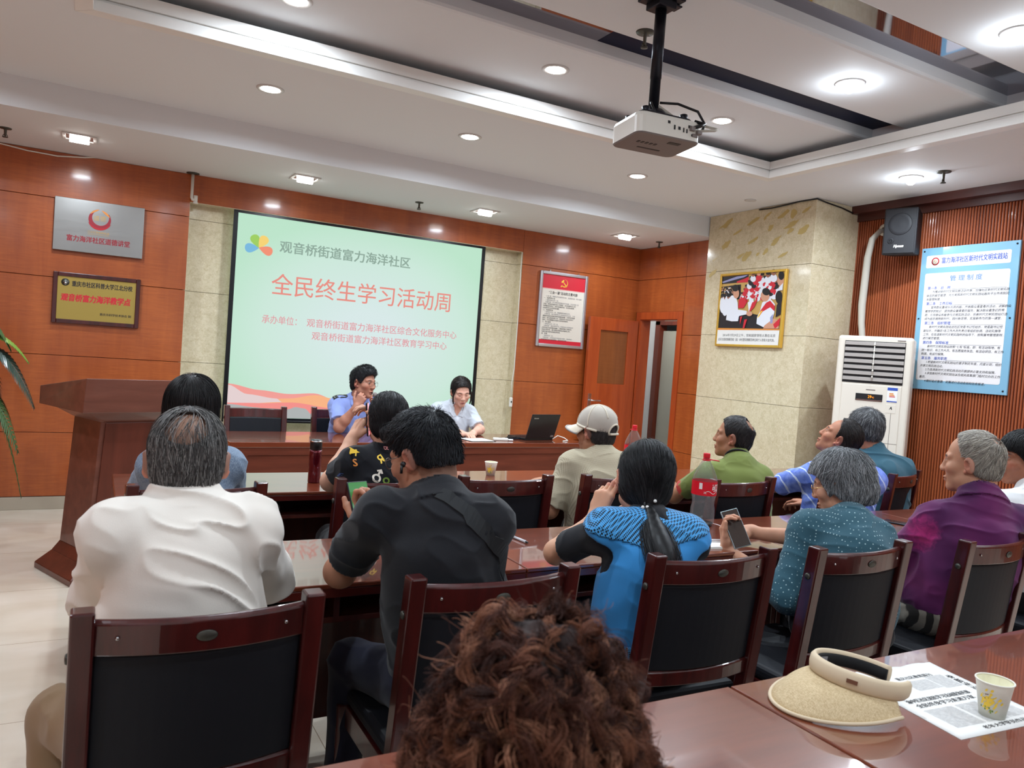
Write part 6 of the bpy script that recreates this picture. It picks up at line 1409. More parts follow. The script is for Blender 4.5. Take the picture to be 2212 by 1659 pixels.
# ------------------------------------------------------------------ the audience and the two speakers
def P_bald():
    I = person('man with thinning grey hair and a white shirt, back turned, beside the lectern', dict(pelvis=(0.21, 1.78, 0.62), chest=(0.20, 1.80, 0.88), neck=(0.20, 1.845, 1.045), head=(0.205, 1.90, 1.150), shL=(0.055, 1.79, 1.015), shR=(0.345, 1.80, 1.010), elL=(0.045, 1.99, 0.825), elR=(0.435, 2.03, 0.825), wrL=(0.12, 2.28, 0.79), wrR=(0.34, 2.32, 0.79)),
               (-7, 8), (186, 134, 108), bw=1.08, armr=0.9, belly=0.02, shirt='linen_white', sleeve=1.98, trousers='khaki', wr_amp=0.012, seed=3, collar=0.02, loose=0.016, knees=((-0.03, 2.11, 0.50), (0.36, 2.2, 0.50)),
               hands=[hand_prims((0.12, 2.30, 0.79), (0.6, 0.8, 0), (0, 0, -1), -1), hand_prims((0.34, 2.34, 0.79), (-0.7, 0.7, 0), (0, 0, -1), 1)], neck_r=0.058,
               stubble=(lambda q: np.clip((q[:, 2]-np.interp(q[:, 1], [-0.13, -0.03, 0.0, 0.03, 0.12], [-0.06, -0.04, 0.03, 0.02, 0.1]))*60, 0, 0.65), (120, 100, 88)))
    cols = ((84, 81, 80), (122, 119, 116), (158, 155, 152), (58, 56, 55))
    hair(I, 0.006, ([-0.13, -0.075, -0.05, -0.03, -0.012, 0.006, 0.022, 0.036, 0.055, 0.078, 0.12], [-0.066, -0.062, -0.045, -0.012, 0.012, 0.028, 0.0, 0.02, 0.060, 0.090, 0.1]), colors=cols, weights=(0.4, 0.25, 0.1, 0.25), cap_col=(78, 74, 72), n=4600, L=0.055, margin=0.012, lift=0.004, rad=0.0008, bald=((-0.004, -0.086, 0.078), (0.048, 0.055, 0.042)), thin_n=150, crown=(0.0, -0.03, 0.135), fall=0.45, jit=0.22, seed=5, steps=7)
    hair(I, 0.009, 'full', colors=((132, 120, 112), (100, 92, 88), (160, 150, 146)), n=420, L=0.085, lift=0.003, rad=0.0006, crown=(-0.05, 0.05, 0.12), fall=0.1, jit=0.2, seed=6, steps=9, cut=(), name='comb_over', bald=((0, 0, -0.03), (0.2, 0.25, 0.115)), cap_col=(176, 130, 108)) if False else None
P_bald()
def P_bob():
    I = person('person with dark bobbed hair in a heather blue top near the lectern', dict(pelvis=(0.36, 3.10, 0.62), chest=(0.36, 3.12, 0.84), neck=(0.357, 3.14, 1.0), head=(0.352, 3.19, 1.150), shL=(0.225, 3.13, 0.945), shR=(0.495, 3.13, 0.945), elL=(0.20, 3.34, 0.80), elR=(0.53, 3.34, 0.80), wrL=(0.28, 3.6, 0.79), wrR=(0.44, 3.6, 0.79)),
               (-15, 4), (206, 156, 130), shirt='heather_blue', sleeve=0.9, seed=8, bw=0.95, h=0.006, hands=[hand_prims((0.28, 3.61, 0.785), (0.4, 0.9, 0), (0, 0, -1), -1), hand_prims((0.44, 3.61, 0.785), (-0.4, 0.9, 0), (0, 0, -1), 1)])
    hair(I, 0.020, 'bob', colors=((24, 22, 24), (40, 36, 36), (30, 28, 28)), n=4200, L=0.13, lift=0.004, rad=0.0011, fall=0.75, jit=0.10, seed=9, steps=10, extra=(((0, -0.02, -0.02), (0.090, 0.088, 0.085), 0.03),), cut=(((0, 0.115, -0.04), (0.068, 0.085, 0.10)),))
P_bob()
def P_symbols():
    I = person('woman in a black top with coloured symbols, hair in a low bun', dict(pelvis=(1.10, 3.16, 0.62), chest=(1.12, 3.11, 0.84), neck=(1.135, 3.10, 0.985), head=(1.135, 3.14, 1.135), shL=(0.985, 3.13, 0.955), shR=(1.285, 3.08, 0.95), elL=(0.955, 3.33, 0.84), elR=(1.30, 3.32, 0.84), wrL=(1.075, 3.45, 1.01), wrR=(1.19, 3.46, 1.05)),
               (-14, 2), (212, 164, 138), s=0.95, shirt='black_cotton', sleeve=0.6, seed=12, bw=1.0, h=0.005, hands=[hand_prims((1.078, 3.447, 1.02), (0.45, 0.1, 0.9), (0.8, 0.2, -0.3), -1, (35, 40, 45, 50), thumb=(0.8, 0.5, 0.3)), hand_prims((1.19, 3.46, 1.06), (-0.3, 0.0, 0.9), (-0.9, 0.1, 0.1), 1, (40, 45, 50, 50))])
    hair(I, 0.012, 'full', colors=((26, 24, 26), (40, 36, 38), (20, 19, 21)), n=3600, L=0.09, lift=0.003, rad=0.0009, fall=0.6, jit=0.10, seed=13, steps=9, crown=(0, 0.06, 0.12), extra=(((0, -0.098, -0.052), (0.050, 0.038, 0.048), 0.02), ((0, -0.075, -0.04), (0.055, 0.04, 0.05), 0.02)), line=([-0.15, -0.06, -0.03, -0.012, 0.006, 0.022, 0.036, 0.055, 0.078, 0.12], [-0.12, -0.09, -0.052, -0.02, -0.006, -0.012, 0.012, 0.050, 0.070, 0.078])) if False else \
    hair(I, 0.012, ([-0.15, -0.06, -0.03, -0.012, 0.006, 0.022, 0.036, 0.055, 0.078, 0.12], [-0.12, -0.085, -0.035, 0.0, 0.012, -0.012, 0.012, 0.050, 0.070, 0.078]), colors=((26, 24, 26), (40, 36, 38), (20, 19, 21)), n=3600, L=0.055, lift=0.003, rad=0.0009, margin=0.003, fall=0.3, jit=0.10, seed=13, steps=9, crown=(0, 0.06, 0.12), extra=(((0.004, -0.122, -0.048), (0.048, 0.040, 0.046), 0.006), ((0, -0.085, -0.03), (0.05, 0.03, 0.04), 0.02)))
    # coloured symbols printed on the back
    import mathutils
    items = [('M', 0.972, 1.005, 'yellow_print', 0.045, -15), ('S', 0.975, 0.965, 'orange_print', 0.05, 10), ('Я', 1.075, 0.985, 'yellow_print', 0.05, 30), ('♂', 1.055, 0.918, 'cream_print', 0.055, 15), ('E', 0.935, 0.905, 'soft_blue', 0.035, 0), ('♀', 1.09, 0.895, 'leaf_light', 0.05, 20), ('S', 1.18, 0.94, 'orange_print', 0.045, -20), ('M', 1.24, 0.985, 'yellow_print', 0.045, 10), ('E', 1.16, 0.87, 'soft_blue', 0.045, 0), ('S', 0.99, 0.85, 'leaf_light', 0.045, 0), ('Я', 1.10, 1.03, 'pale_red', 0.03, 90)]
    for ch, x, z, m, sz, a in items:
        t = text(ch, sz*0.8, frame((x, 2.97, z), (math.cos(math.radians(a)), 0, math.sin(math.radians(a))), (-math.sin(math.radians(a)), 0, math.cos(math.radians(a)))), m, I['shirt'], name='printed_symbol', bold=0.02); conform(t, I['shirt'], None, 0.002)
    phone(0, 0, 0, T(1.135, 3.425, 1.112) @ rot('Z', 66) @ rot('X', 84), 'phone held upright in front of the woman in the black printed top', 'phone_screen_lit', 'dark_metal')
P_symbols()
def P_polo():
    I = person('man in a black polo shirt with a shoulder strap, glasses and an earbud', dict(pelvis=(0.90, 1.85, 0.62), chest=(0.82, 1.79, 0.87), neck=(0.805, 1.80, 1.045), head=(0.790, 1.90, 1.165), shL=(0.665, 1.87, 1.015), shR=(0.925, 1.735, 1.015), elL=(0.632, 2.05, 0.822), elR=(0.98, 1.96, 0.80), wrL=(0.765, 2.235, 0.875), wrR=(0.86, 2.22, 0.84)),
               (34, 18), (176, 124, 98), s=0.94, bw=1.0, belly=0.01, shirt='black_pique', sleeve=0.72, trousers='navy_trousers', seed=15, collar=0.018, wr_amp=0.007, loose=0.014, neck_r=0.060, h=0.004,
               hands=[hand_prims((0.768, 2.24, 0.885), (-0.15, 0.5, 0.85), (0.3, -0.9, 0.5), -1, (50, 55, 60, 60), thumb=(0.8, 0.3, -0.3)), hand_prims((0.86, 2.23, 0.845), (-0.5, 0.7, 0.3), (0, -0.2, -1), 1)], knees=((0.715, 2.15, 0.52), (1.0, 2.2, 0.50)),
               stubble=(lambda q: np.clip((q[:, 2]-np.interp(q[:, 1], [-0.13, -0.03, 0.0, 0.03, 0.12], [-0.085, -0.065, 0.03, 0.02, 0.08]))*50, 0, 0.55), (70, 56, 50)))
    hair(I, 0.010, ([-0.13, -0.06, -0.03, -0.012, 0.006, 0.022, 0.036, 0.055, 0.078, 0.12], [-0.040, -0.034, -0.014, 0.014, 0.030, 0.012, 0.024, 0.050, 0.066, 0.070]), colors=((16, 17, 20), (26, 27, 31), (38, 39, 44)), n=5200, L=0.023, lift=0.003, rad=0.0009, fall=0.3, jit=0.3, spike=0.16, seed=16, steps=6, crown=(-0.02, -0.07, 0.10), extra=(((0, 0.005, 0.066), (0.066, 0.080, 0.062), 0.03),))
    glasses(I, 'wire')
    c, R = I['c'], I['R']; e = MB(); e.ball(tuple(c+R @ _v((-0.086, 0.004, -0.012))), 0.008, 10, 7); e.tube([tuple(c+R @ _v((-0.090, 0.006, -0.014))), tuple(c+R @ _v((-0.091, 0.012, -0.034)))], 0.004, 8); e.build('earbud', 'black_plastic', I['o'])
    # strap across the back, laid on the shirt
    b = MB(); n = 22; p0, p1 = _v((0.775, 1.74, 1.105)), _v((1.0, 1.66, 0.90)); pts = [lerp(p0, p1, i/n) for i in range(n+1)]
    from mathutils.bvhtree import BVHTree
    me = I['shirt'].data; bv = BVHTree.FromPolygons([v.co for v in me.vertices], [tuple(p.vertices) for p in me.polygons])
    side = _v((0.62, 0, 0.78))*0.019; top, bot, t2, b2 = [], [], [], []
    for p in pts:
        for q, arr, arr2 in ((p+side, top, t2), (p-side, bot, b2)):
            hit, nn, i, d = bv.find_nearest(Vector(q)); arr.append(tuple(hit+nn*0.0045)); arr2.append(tuple(hit+nn*0.0005))
    b.sweep([[top[i], bot[i], b2[i], t2[i]] for i in range(n+1)], smooth=False); b.build('shoulder_strap', 'strap_black', I['shirt'])
    phone(0, 0, 0, T(0.752, 2.275, 0.955) @ rot('Z', 15) @ rot('X', 62), 'phone with a green glow in the hand of the man in the black polo shirt', 'phone_green', 'dark_metal')
mat('phone_green', srgb(60, 120, 60), 0.2, emit=srgb(70, 150, 80), estr=0.25)
P_polo()
def P_cap():
    I = person('man in a cream cap, sunglasses and a beige checked shirt', dict(pelvis=(2.32, 3.16, 0.60), chest=(2.27, 3.10, 0.82), neck=(2.265, 3.10, 0.975), head=(2.250, 3.17, 1.105), shL=(2.135, 3.19, 0.925), shR=(2.395, 3.02, 0.935), elL=(2.045, 3.22, 0.70), elR=(2.46, 3.2, 0.72), wrL=(2.14, 3.46, 0.785), wrR=(2.38, 3.46, 0.785)),
               (20, 2), (168, 118, 92), shirt='check_beige', sleeve=0.88, seed=18, collar=0.018, wr_amp=0.006, loose=0.020, trousers='dark_trousers',
               hands=[hand_prims((2.145, 3.475, 0.785), (0.25, 0.95, 0.05), (0.2, 0, -1), -1), hand_prims((2.37, 3.47, 0.785), (-0.5, 0.85, 0), (0, 0, -1), 1)], neck_r=0.052, jaw=1.0,
               stubble=(lambda q: np.clip((q[:, 2]-np.interp(q[:, 1], [-0.13, -0.03, 0.0, 0.03, 0.12], [-0.07, -0.05, 0.03, 0.02, 0.1]))*60, 0, 0.75), (70, 58, 54)))
    hair(I, 0.006, 'full', colors=((52, 48, 48), (84, 80, 78)), n=1500, L=0.016, lift=0.002, rad=0.0008, fall=0.7, jit=0.2, seed=19, steps=4, bald=((0, 0, 0.10), (0.12, 0.14, 0.105)))
    glasses(I, 'black_rim', 0.032, (0.026, 0.019), 0.002, 0.102, 0.002, 'dark_lens')
    c, R, s = I['c'], I['R'], I['s']; W = lambda x, y, z: c+R @ _v((x, y, z))
    e = lambda p, r, k=0.01, op='+': ell(W(*p), r, R, k, op)
    dome = [e((0, -0.014, 0.040), (0.0875, 0.108, 0.096))]; up = R[:, 2]; tilt = R @ _v((0, -0.18, 1))
    hole = e((0, -0.118, 0.012), (0.034, 0.05, 0.030), 0.004, '-')
    def post(X, Y, Z, D):
        q = (X-c[0])*tilt[0]+(Y-c[1])*tilt[1]+(Z-c[2])*tilt[2]
        inn = _dist(ell(W(0, -0.014, 0.038), (0.083, 0.1035, 0.091), R), X, Y, Z)
        return np.maximum(np.maximum(D, 0.018-q), -inn)
    V, F = mesh_sdf(dome+[hole], 0.003, post); capo = mesh_np('cap', V, F, 'cap_mesh', I['o'])
    # seams, button, band around the opening, strap
    b = MB(); C0 = W(0, -0.014, 0.040)
    def on(az, el): return tuple(C0+R @ _v((0.0885*math.cos(el)*math.sin(az), 0.109*math.cos(el)*math.cos(az), 0.0970*math.sin(el))))
    for k in range(6):
        az = math.radians(30+60*k); b.tube([on(az, math.radians(a)) for a in range(-6 if abs(math.cos(az)) < 0.6 or k in (0, 5) else 20, 91, 6)], 0.0028, 6)
    b.ball(on(0, math.pi/2), (0.007, 0.007, 0.004), 10, 6); b.build('cap_seam', 'cap_cream', capo)
    b = MB(); b.tube([tuple(W(0.036*math.cos(a), -0.014-0.109*math.sqrt(max(0, 1-(0.036*math.cos(a)/0.0885)**2-((0.012+0.032*math.sin(a)-0.04)/0.097)**2)), 0.012+0.032*math.sin(a))) for a in [2*PI*i/28 for i in range(29)]], 0.005, 6, cap=False); b.tube([tuple(W(0.040*math.sin(a), -0.014-0.109*math.cos(a*0.42), -0.004)) for a in [-1+2*i/8 for i in range(9)]], 0.006, 6)
    b.build('strap', 'cap_cream', capo)
    b = MB(); n = 28
    b.tube([tuple(W(0.088*math.sin(2*PI*i/40), -0.014+0.1085*math.cos(2*PI*i/40), 0.021+0.18*(-0.014+0.1085*math.cos(2*PI*i/40)))) for i in range(-13, 14)], 0.006, 8); b.build('band', 'cap_cream', capo)
    q = MB(); rows = 6; vs = []; fs = []
    for j in range(rows+1):
        for i in range(n+1):
            a = math.radians(-78+156*i/n); t_ = j/rows; ex = t_*0.078*math.cos(a*0.9)**0.6
            vs.append(tuple(W(0.086*math.sin(a)*(1+t_*0.05), -0.014+0.106*math.cos(a)+ex, 0.019+0.18*(-0.014+0.106*math.cos(a))-0.014*(math.sin(a)**2)*t_-0.020*t_)))
    for j in range(rows):
        for i in range(n): k = j*(n+1)+i; fs.append((k, k+1, k+n+2, k+n+1))
    q.add(vs, fs, True); br = q.build('brim', 'cap_cream', capo); md = br.modifiers.new('thickness', 'SOLIDIFY'); md.thickness = 0.004
    q = MB(); q.tube([Vector(vs[rows*(n+1)+i]) for i in range(n+1)], 0.006, 6); q.build('brim_edge', 'ac_grey', br)
P_cap()
def P_vest():
    I = person('woman with a ponytail and a bright blue vest, hand at her cheek', dict(pelvis=(1.60, 1.90, 0.60), chest=(1.55, 1.84, 0.80), neck=(1.560, 1.865, 0.955), head=(1.600, 1.96, 1.078), shL=(1.415, 1.905, 0.930), shR=(1.665, 1.785, 0.920), elL=(1.385, 2.12, 0.812), elR=(1.80, 2.00, 0.80), wrL=(1.505, 2.085, 0.925), wrR=(1.86, 2.24, 0.79)),
               (-26, 4, 6), (212, 160, 130), bw=0.94, shirt='black_cotton', sleeve=0.74, loose=0.009, seed=22, wr_amp=0.005, h=0.0035, armr=0.9, neck_r=0.049,
               hands=[hand_prims((1.508, 2.083, 0.935), (0.28, -0.10, 0.95), (0.75, 0.35, -0.15), -1, ((12, 10, 8), (18, 30, 20), (35, 60, 40), (45, 70, 45)), 0.93, thumb=(0.55, 0.55, 0.7)), hand_prims((1.865, 2.25, 0.787), (0.3, 0.95, 0), (0, 0, -1), 1)])
    I2 = dict(I)
    P, TR = torso_prims(I['J'], 0.017, 0.05, 0.96); J = I['J']; ux, fw, up = TR[:, 0], TR[:, 1], TR[:, 2]
    nd = _n(J['head']-J['neck'])
    P.append(cap(J['neck']-nd*0.06-fw*-0.01, J['neck']+nd*0.14+fw*0.02, 0.058, 0.062, 0.008, '-'))
    for a, q in (('L', -1), ('R', 1)): P.append(cap(J['sh'+a]+ux*q*0.012-up*0.055, lerp(J['sh'+a], J['el'+a], 0.9)+ux*q*0.05, 0.072, 0.12, 0.01, '-'))
    V, F = mesh_sdf(P, 0.0045, lambda X, Y, Z, D: np.maximum(D, 0.50-Z)); V = wrinkle(V, F, 0.007, 24)
    vo = mesh_np('vest', V, F, 'vest_blue', I['o'])
    ch = J['chest']
    def yoke(c, n):
        u = (c-ch) @ up; f = (c-ch) @ fw; return (u > 0.125+0.15*np.abs((c-ch) @ ux)) & (f < 0.06)
    clone_surface(I, vo, 'mesh_yoke', 'vest_mesh', yoke, 0.0015)
    clone_surface(I, vo, 'mesh_hem', 'vest_mesh', lambda c, n: (c[:, 2] < 0.60), 0.0015)
    dark = ((22, 22, 24), (34, 33, 35), (48, 46, 48), (18, 18, 20))
    hair(I, 0.012, ([-0.15, -0.06, -0.03, -0.012, 0.006, 0.022, 0.036, 0.055, 0.078, 0.12], [-0.082, -0.078, -0.066, -0.045, -0.030, -0.022, 0.012, 0.050, 0.070, 0.078]), colors=dark, n=6500, L=0.10, lift=0.0025, rad=0.0008, fall=0.35, jit=0.05, seed=25, steps=10, crown=(0, 0.10, 0.06), cap_amp=0.0008, extra=(((0, -0.085, -0.055), (0.03, 0.03, 0.03), 0.03),))
    c, R = I['c'], I['R']; t0 = c+R @ _v((0.0, -0.108, -0.066)); pts = [c+R @ _v((0, -0.085, -0.050)), t0, (1.512, 1.785, 0.965), (1.486, 1.712, 0.915), (1.492, 1.698, 0.87), (1.505, 1.705, 0.825)]
    lock(I, pts, (0.016, 0.012, 0.028, 0.040, 0.045, 0.042, 0.032), 2200, dark, 0.0008, 16, seed=26)
    b = MB(); b.tube([tuple(t0+_v((0.017*math.cos(a), 0.006*math.sin(a)-0.004, 0.014*math.sin(a)))) for a in [2*PI*i/16 for i in range(17)]], 0.0055, 6, cap=False); tie = b.build('hair_tie', 'black_plastic', I['o'])
    for k, d in enumerate(((-0.030, -0.012, -0.004), (-0.019, -0.020, -0.002), (0.010, -0.020, 0.016), (0.018, -0.018, -0.008))): MB().ball(tuple(t0+_v(d)), 0.0056, 12, 8).build('pearl', 'white_paint', tie)
P_vest()
def P_green():
    I = person('balding man in an olive green T-shirt seen in profile before the stone column', dict(pelvis=(3.12, 3.00, 0.60), chest=(3.18, 3.06, 0.78), neck=(3.205, 3.11, 0.950), head=(3.222, 3.19, 1.085), shL=(3.055, 3.20, 0.865), shR=(3.30, 3.02, 0.875), elL=(3.045, 3.44, 0.705), elR=(3.45, 3.2, 0.70), wrL=(3.13, 3.62, 0.79), wrR=(3.38, 3.48, 0.79)),
               (36, -6), (166, 116, 88), shirt='green_tee', sleeve=0.68, seed=28, collar=None, wr_amp=0.005, bw=1.0, neck_r=0.058, h=0.0045, hands=[hand_prims((3.135, 3.635, 0.79), (0.5, 0.85, 0), (0, 0, -1), -1), hand_prims((3.375, 3.49, 0.79), (-0.3, 0.9, 0), (0, 0, -1), 1)],
               stubble=(lambda q: np.clip((q[:, 2]-np.interp(q[:, 1], [-0.13, -0.03, 0.0, 0.03, 0.05, 0.12], [-0.06, -0.05, 0.02, 0.02, 0.085, 0.2]))*60, 0, 0.45), (90, 66, 54)))
    J = I['J']; nd = _n(J['head']-J['neck']); b = MB(); TRx = I['TR'][:, 0]; ff = _n(np.cross(nd, TRx))
    b.tube([tuple(J['neck']+nd*0.040+(TRx*math.cos(a)+ff*math.sin(a))*0.0660-nd*0.014*math.sin(a)) for a in [2*PI*i/24 for i in range(25)]], 0.006, 6, cap=False); b.build('collar_band', 'collar_black', I['shirt'])
    hair(I, 0.006, ([-0.13, -0.06, -0.03, -0.012, 0.006, 0.022, 0.036, 0.055, 0.075, 0.12], [-0.060, -0.052, -0.040, 0.002, 0.026, 0.004, 0.02, 0.075, 0.105, 0.14]), colors=((34, 31, 32), (52, 47, 46), (74, 68, 66)), n=2600, L=0.022, lift=0.002, rad=0.0008, fall=0.3, jit=0.3, seed=29, steps=4, bald=((0, -0.080, 0.088), (0.042, 0.042, 0.042)))
P_green()
def P_blue():
    I = person('man in a blue striped shirt tilting his head far back', dict(pelvis=(3.80, 2.93, 0.60), chest=(3.84, 2.92, 0.80), neck=(3.875, 2.905, 0.975), head=(3.862, 2.985, 1.115), shL=(3.69, 3.02, 0.885), shR=(3.98, 2.82, 0.885), elL=(3.69, 3.26, 0.79), elR=(4.1, 3.05, 0.68), wrL=(3.80, 3.46, 0.785), wrR=(4.05, 3.30, 0.66)),
               (34, -30), (170, 116, 90), shirt='stripe_blue', sleeve=0.86, seed=31, collar=0.016, wr_amp=0.009, loose=0.02, hands=[hand_prims((3.81, 3.475, 0.785), (0.6, 0.8, 0), (0, 0, -1), -1), hand_prims((4.05, 3.31, 0.66), (-0.2, 0.9, 0), (0, 0, -1), 1)], neck_r=0.056,
               stubble=(lambda q: np.clip((q[:, 2]-np.interp(q[:, 1], [-0.13, -0.03, 0.0, 0.03, 0.12], [-0.07, -0.05, 0.03, 0.06, 0.2]))*60, 0, 0.5), (80, 60, 50)))
    hair(I, 0.009, ([-0.13, -0.06, -0.03, -0.012, 0.006, 0.016, 0.026, 0.05, 0.078, 0.12], [-0.072, -0.066, -0.050, -0.004, 0.024, -0.006, 0.07, 0.125, 0.15, 0.16]), colors=((30, 26, 26), (46, 40, 38), (58, 52, 50)), n=3000, L=0.045, lift=0.003, rad=0.0009, fall=0.2, jit=0.2, seed=32, steps=6, crown=(0, 0.04, 0.12))
P_blue()
def P_teal():
    I = person('grey haired man in a teal T-shirt in front of the air conditioner', dict(pelvis=(4.38, 3.10, 0.60), chest=(4.40, 3.08, 0.82), neck=(4.395, 3.12, 1.0), head=(4.365, 3.19, 1.155), shL=(4.30, 3.27, 0.925), shR=(4.535, 3.01, 0.920), elL=(4.25, 3.42, 0.72), elR=(4.60, 3.17, 0.70), wrL=(4.3, 3.62, 0.785), wrR=(4.5, 3.40, 0.66)),
               (-2, 2), (170, 116, 92), shirt='teal_tee', sleeve=0.8, seed=34, wr_amp=0.008, bw=1.08, loose=0.018, neck_r=0.058, hands=[hand_prims((4.3, 3.635, 0.785), (0.3, 0.9, 0), (0, 0, -1), -1), hand_prims((4.5, 3.41, 0.66), (-0.3, 0.9, 0), (0, 0, -1), 1)])
    hair(I, 0.014, 'full', colors=((72, 72, 74), (108, 108, 110), (52, 52, 54), (140, 140, 140)), n=3400, L=0.04, lift=0.005, rad=0.0009, fall=0.4, jit=0.3, seed=35, steps=6, spike=0.1)
P_teal()
def P_dots():
    I = person('grey haired woman in a teal shirt with white dots, glasses, looking at a phone', dict(pelvis=(2.48, 1.84, 0.60), chest=(2.48, 1.80, 0.77), neck=(2.510, 1.860, 0.925), head=(2.572, 1.965, 1.045), shL=(2.400, 1.965, 0.880), shR=(2.580, 1.795, 0.870), elL=(2.30, 1.94, 0.645), elR=(2.63, 2.06, 0.80), wrL=(2.262, 2.215, 0.742), wrR=(2.43, 2.27, 0.795)),
               (26, 14), (198, 146, 118), shirt='dots_teal', sleeve=1.22, seed=37, collar=0.017, wr_amp=0.006, h=0.0035, neck_r=0.049, armr=0.92, loose=0.018, trousers='dark_trousers',
               hands=[hand_prims((2.264, 2.222, 0.745), (-0.06, 0.22, 0.95), (0.45, -0.85, 0.15), -1, ((28, 50, 30), (28, 55, 30), (28, 55, 30), (28, 50, 30)), 0.95, thumb=(0.9, 0.30, 0.15), tcurl=8), hand_prims((2.425, 2.272, 0.80), (-0.97, 0.10, -0.06), (0.15, 0.1, -1), 1, (30, 40, 50, 55), 0.95, thumb=(0.8, 0.5, 0.3))])
    hair(I, 0.020, ([-0.15, -0.07, -0.04, -0.012, 0.006, 0.024, 0.036, 0.055, 0.078, 0.12], [-0.080, -0.078, -0.062, -0.040, -0.018, -0.030, 0.0, 0.042, 0.060, 0.068]), colors=((116, 118, 120), (150, 152, 154), (86, 88, 90), (178, 180, 182)), n=6500, L=0.065, lift=0.008, rad=0.0009, spike=0.06, fall=0.42, jit=0.26, seed=38, steps=9, crown=(0.0, -0.04, 0.13), extra=(((0, -0.035, -0.022), (0.082, 0.088, 0.075), 0.03),), cut=(((0, 0.115, -0.03), (0.070, 0.060, 0.10)),))
    glasses(I, 'gold_wire', 0.032, (0.024, 0.020), 0.0013, 0.104, -0.004)
    phone(0, 0, 0, T(2.282, 2.205, 0.832) @ rot('Z', -18) @ rot('Y', -16) @ rot('X', 62), 'phone in a pale case held by the grey haired woman in the dotted shirt')
P_dots()
def P_purple():
    I = person('elderly man with thin white hair in a purple polo shirt', dict(pelvis=(3.10, 1.80, 0.58), chest=(3.12, 1.73, 0.80), neck=(3.142, 1.745, 1.005), head=(3.170, 1.815, 1.155), shL=(3.020, 1.865, 0.905), shR=(3.285, 1.66, 0.925), elL=(2.985, 1.99, 0.70), elR=(3.42, 1.86, 0.70), wrL=(3.10, 2.10, 0.60), wrR=(3.30, 2.06, 0.60)),
               (18, 2), (192, 140, 112), s=1.03, shirt='purple_polo', sleeve=0.86, seed=41, collar=0.02, wr_amp=0.006, bw=1.12, belly=0.03, loose=0.018, neck_r=0.062, trousers='stripe_trousers', h=0.004, chub=0.004, hands=[hand_prims((3.105, 2.11, 0.60), (0.4, 0.8, -0.3), (-0.3, 0, -1), -1), hand_prims((3.30, 2.07, 0.60), (-0.3, 0.8, -0.2), (0, 0, -1), 1)], knees=((2.98, 2.10, 0.50), (3.3, 2.1, 0.5)),
               stubble=(lambda q: np.clip((q[:, 2]-np.interp(q[:, 1], [-0.13, -0.03, 0.0, 0.03, 0.05, 0.12], [-0.06, -0.05, 0.02, 0.05, 0.12, 0.2]))*60, 0, 0.3), (150, 132, 118)))
    hair(I, 0.008, ([-0.13, -0.06, -0.03, -0.012, 0.006, 0.020, 0.032, 0.045, 0.06, 0.12], [-0.060, -0.052, -0.040, 0.002, 0.030, 0.030, 0.075, 0.112, 0.15, 0.16]), colors=((150, 142, 132), (180, 172, 158), (112, 105, 98), (200, 194, 182)), n=3000, L=0.034, lift=0.004, rad=0.0008, fall=0.2, jit=0.25, seed=42, steps=6, crown=(0, -0.085, 0.085), bald=((0, -0.080, 0.092), (0.034, 0.04, 0.034)), thin_n=160)
    J = I['J']; p = J['shL']
    def splash(cc, n): return (np.linalg.norm((cc-(p+_v((-0.05, -0.02, 0.0))))/_v((1, 1, 1)), axis=1) < 0.055+0.05*noise3(cc*30, 4)) & (noise3(cc*26, 7) > 0.42)
P_purple()
def P_edge():
    I = person('man with black fringed hair and a white top at the right photo edge', dict(pelvis=(3.84, 1.83, 0.60), chest=(3.83, 1.85, 0.82), neck=(3.82, 1.88, 1.0), head=(3.835, 1.965, 1.150), shL=(3.69, 1.98, 0.925), shR=(3.98, 1.78, 0.925), elL=(3.66, 2.14, 0.72), elR=(4.1, 1.98, 0.72), wrL=(3.78, 2.34, 0.785), wrR=(4.0, 2.3, 0.785)),
               (58, 2), (160, 106, 82), shirt='white_tee', sleeve=0.7, seed=44, collar=0.02, wr_amp=0.005, h=0.005, hands=[hand_prims((3.79, 2.355, 0.785), (0.5, 0.85, 0), (0, 0, -1), -1), hand_prims((4.0, 2.31, 0.785), (-0.3, 0.9, 0), (0, 0, -1), 1)])
    hair(I, 0.014, 'fringe', colors=((18, 17, 18), (28, 26, 27)), n=3200, L=0.05, lift=0.005, rad=0.001, fall=0.5, jit=0.2, seed=45, steps=7)
P_edge()
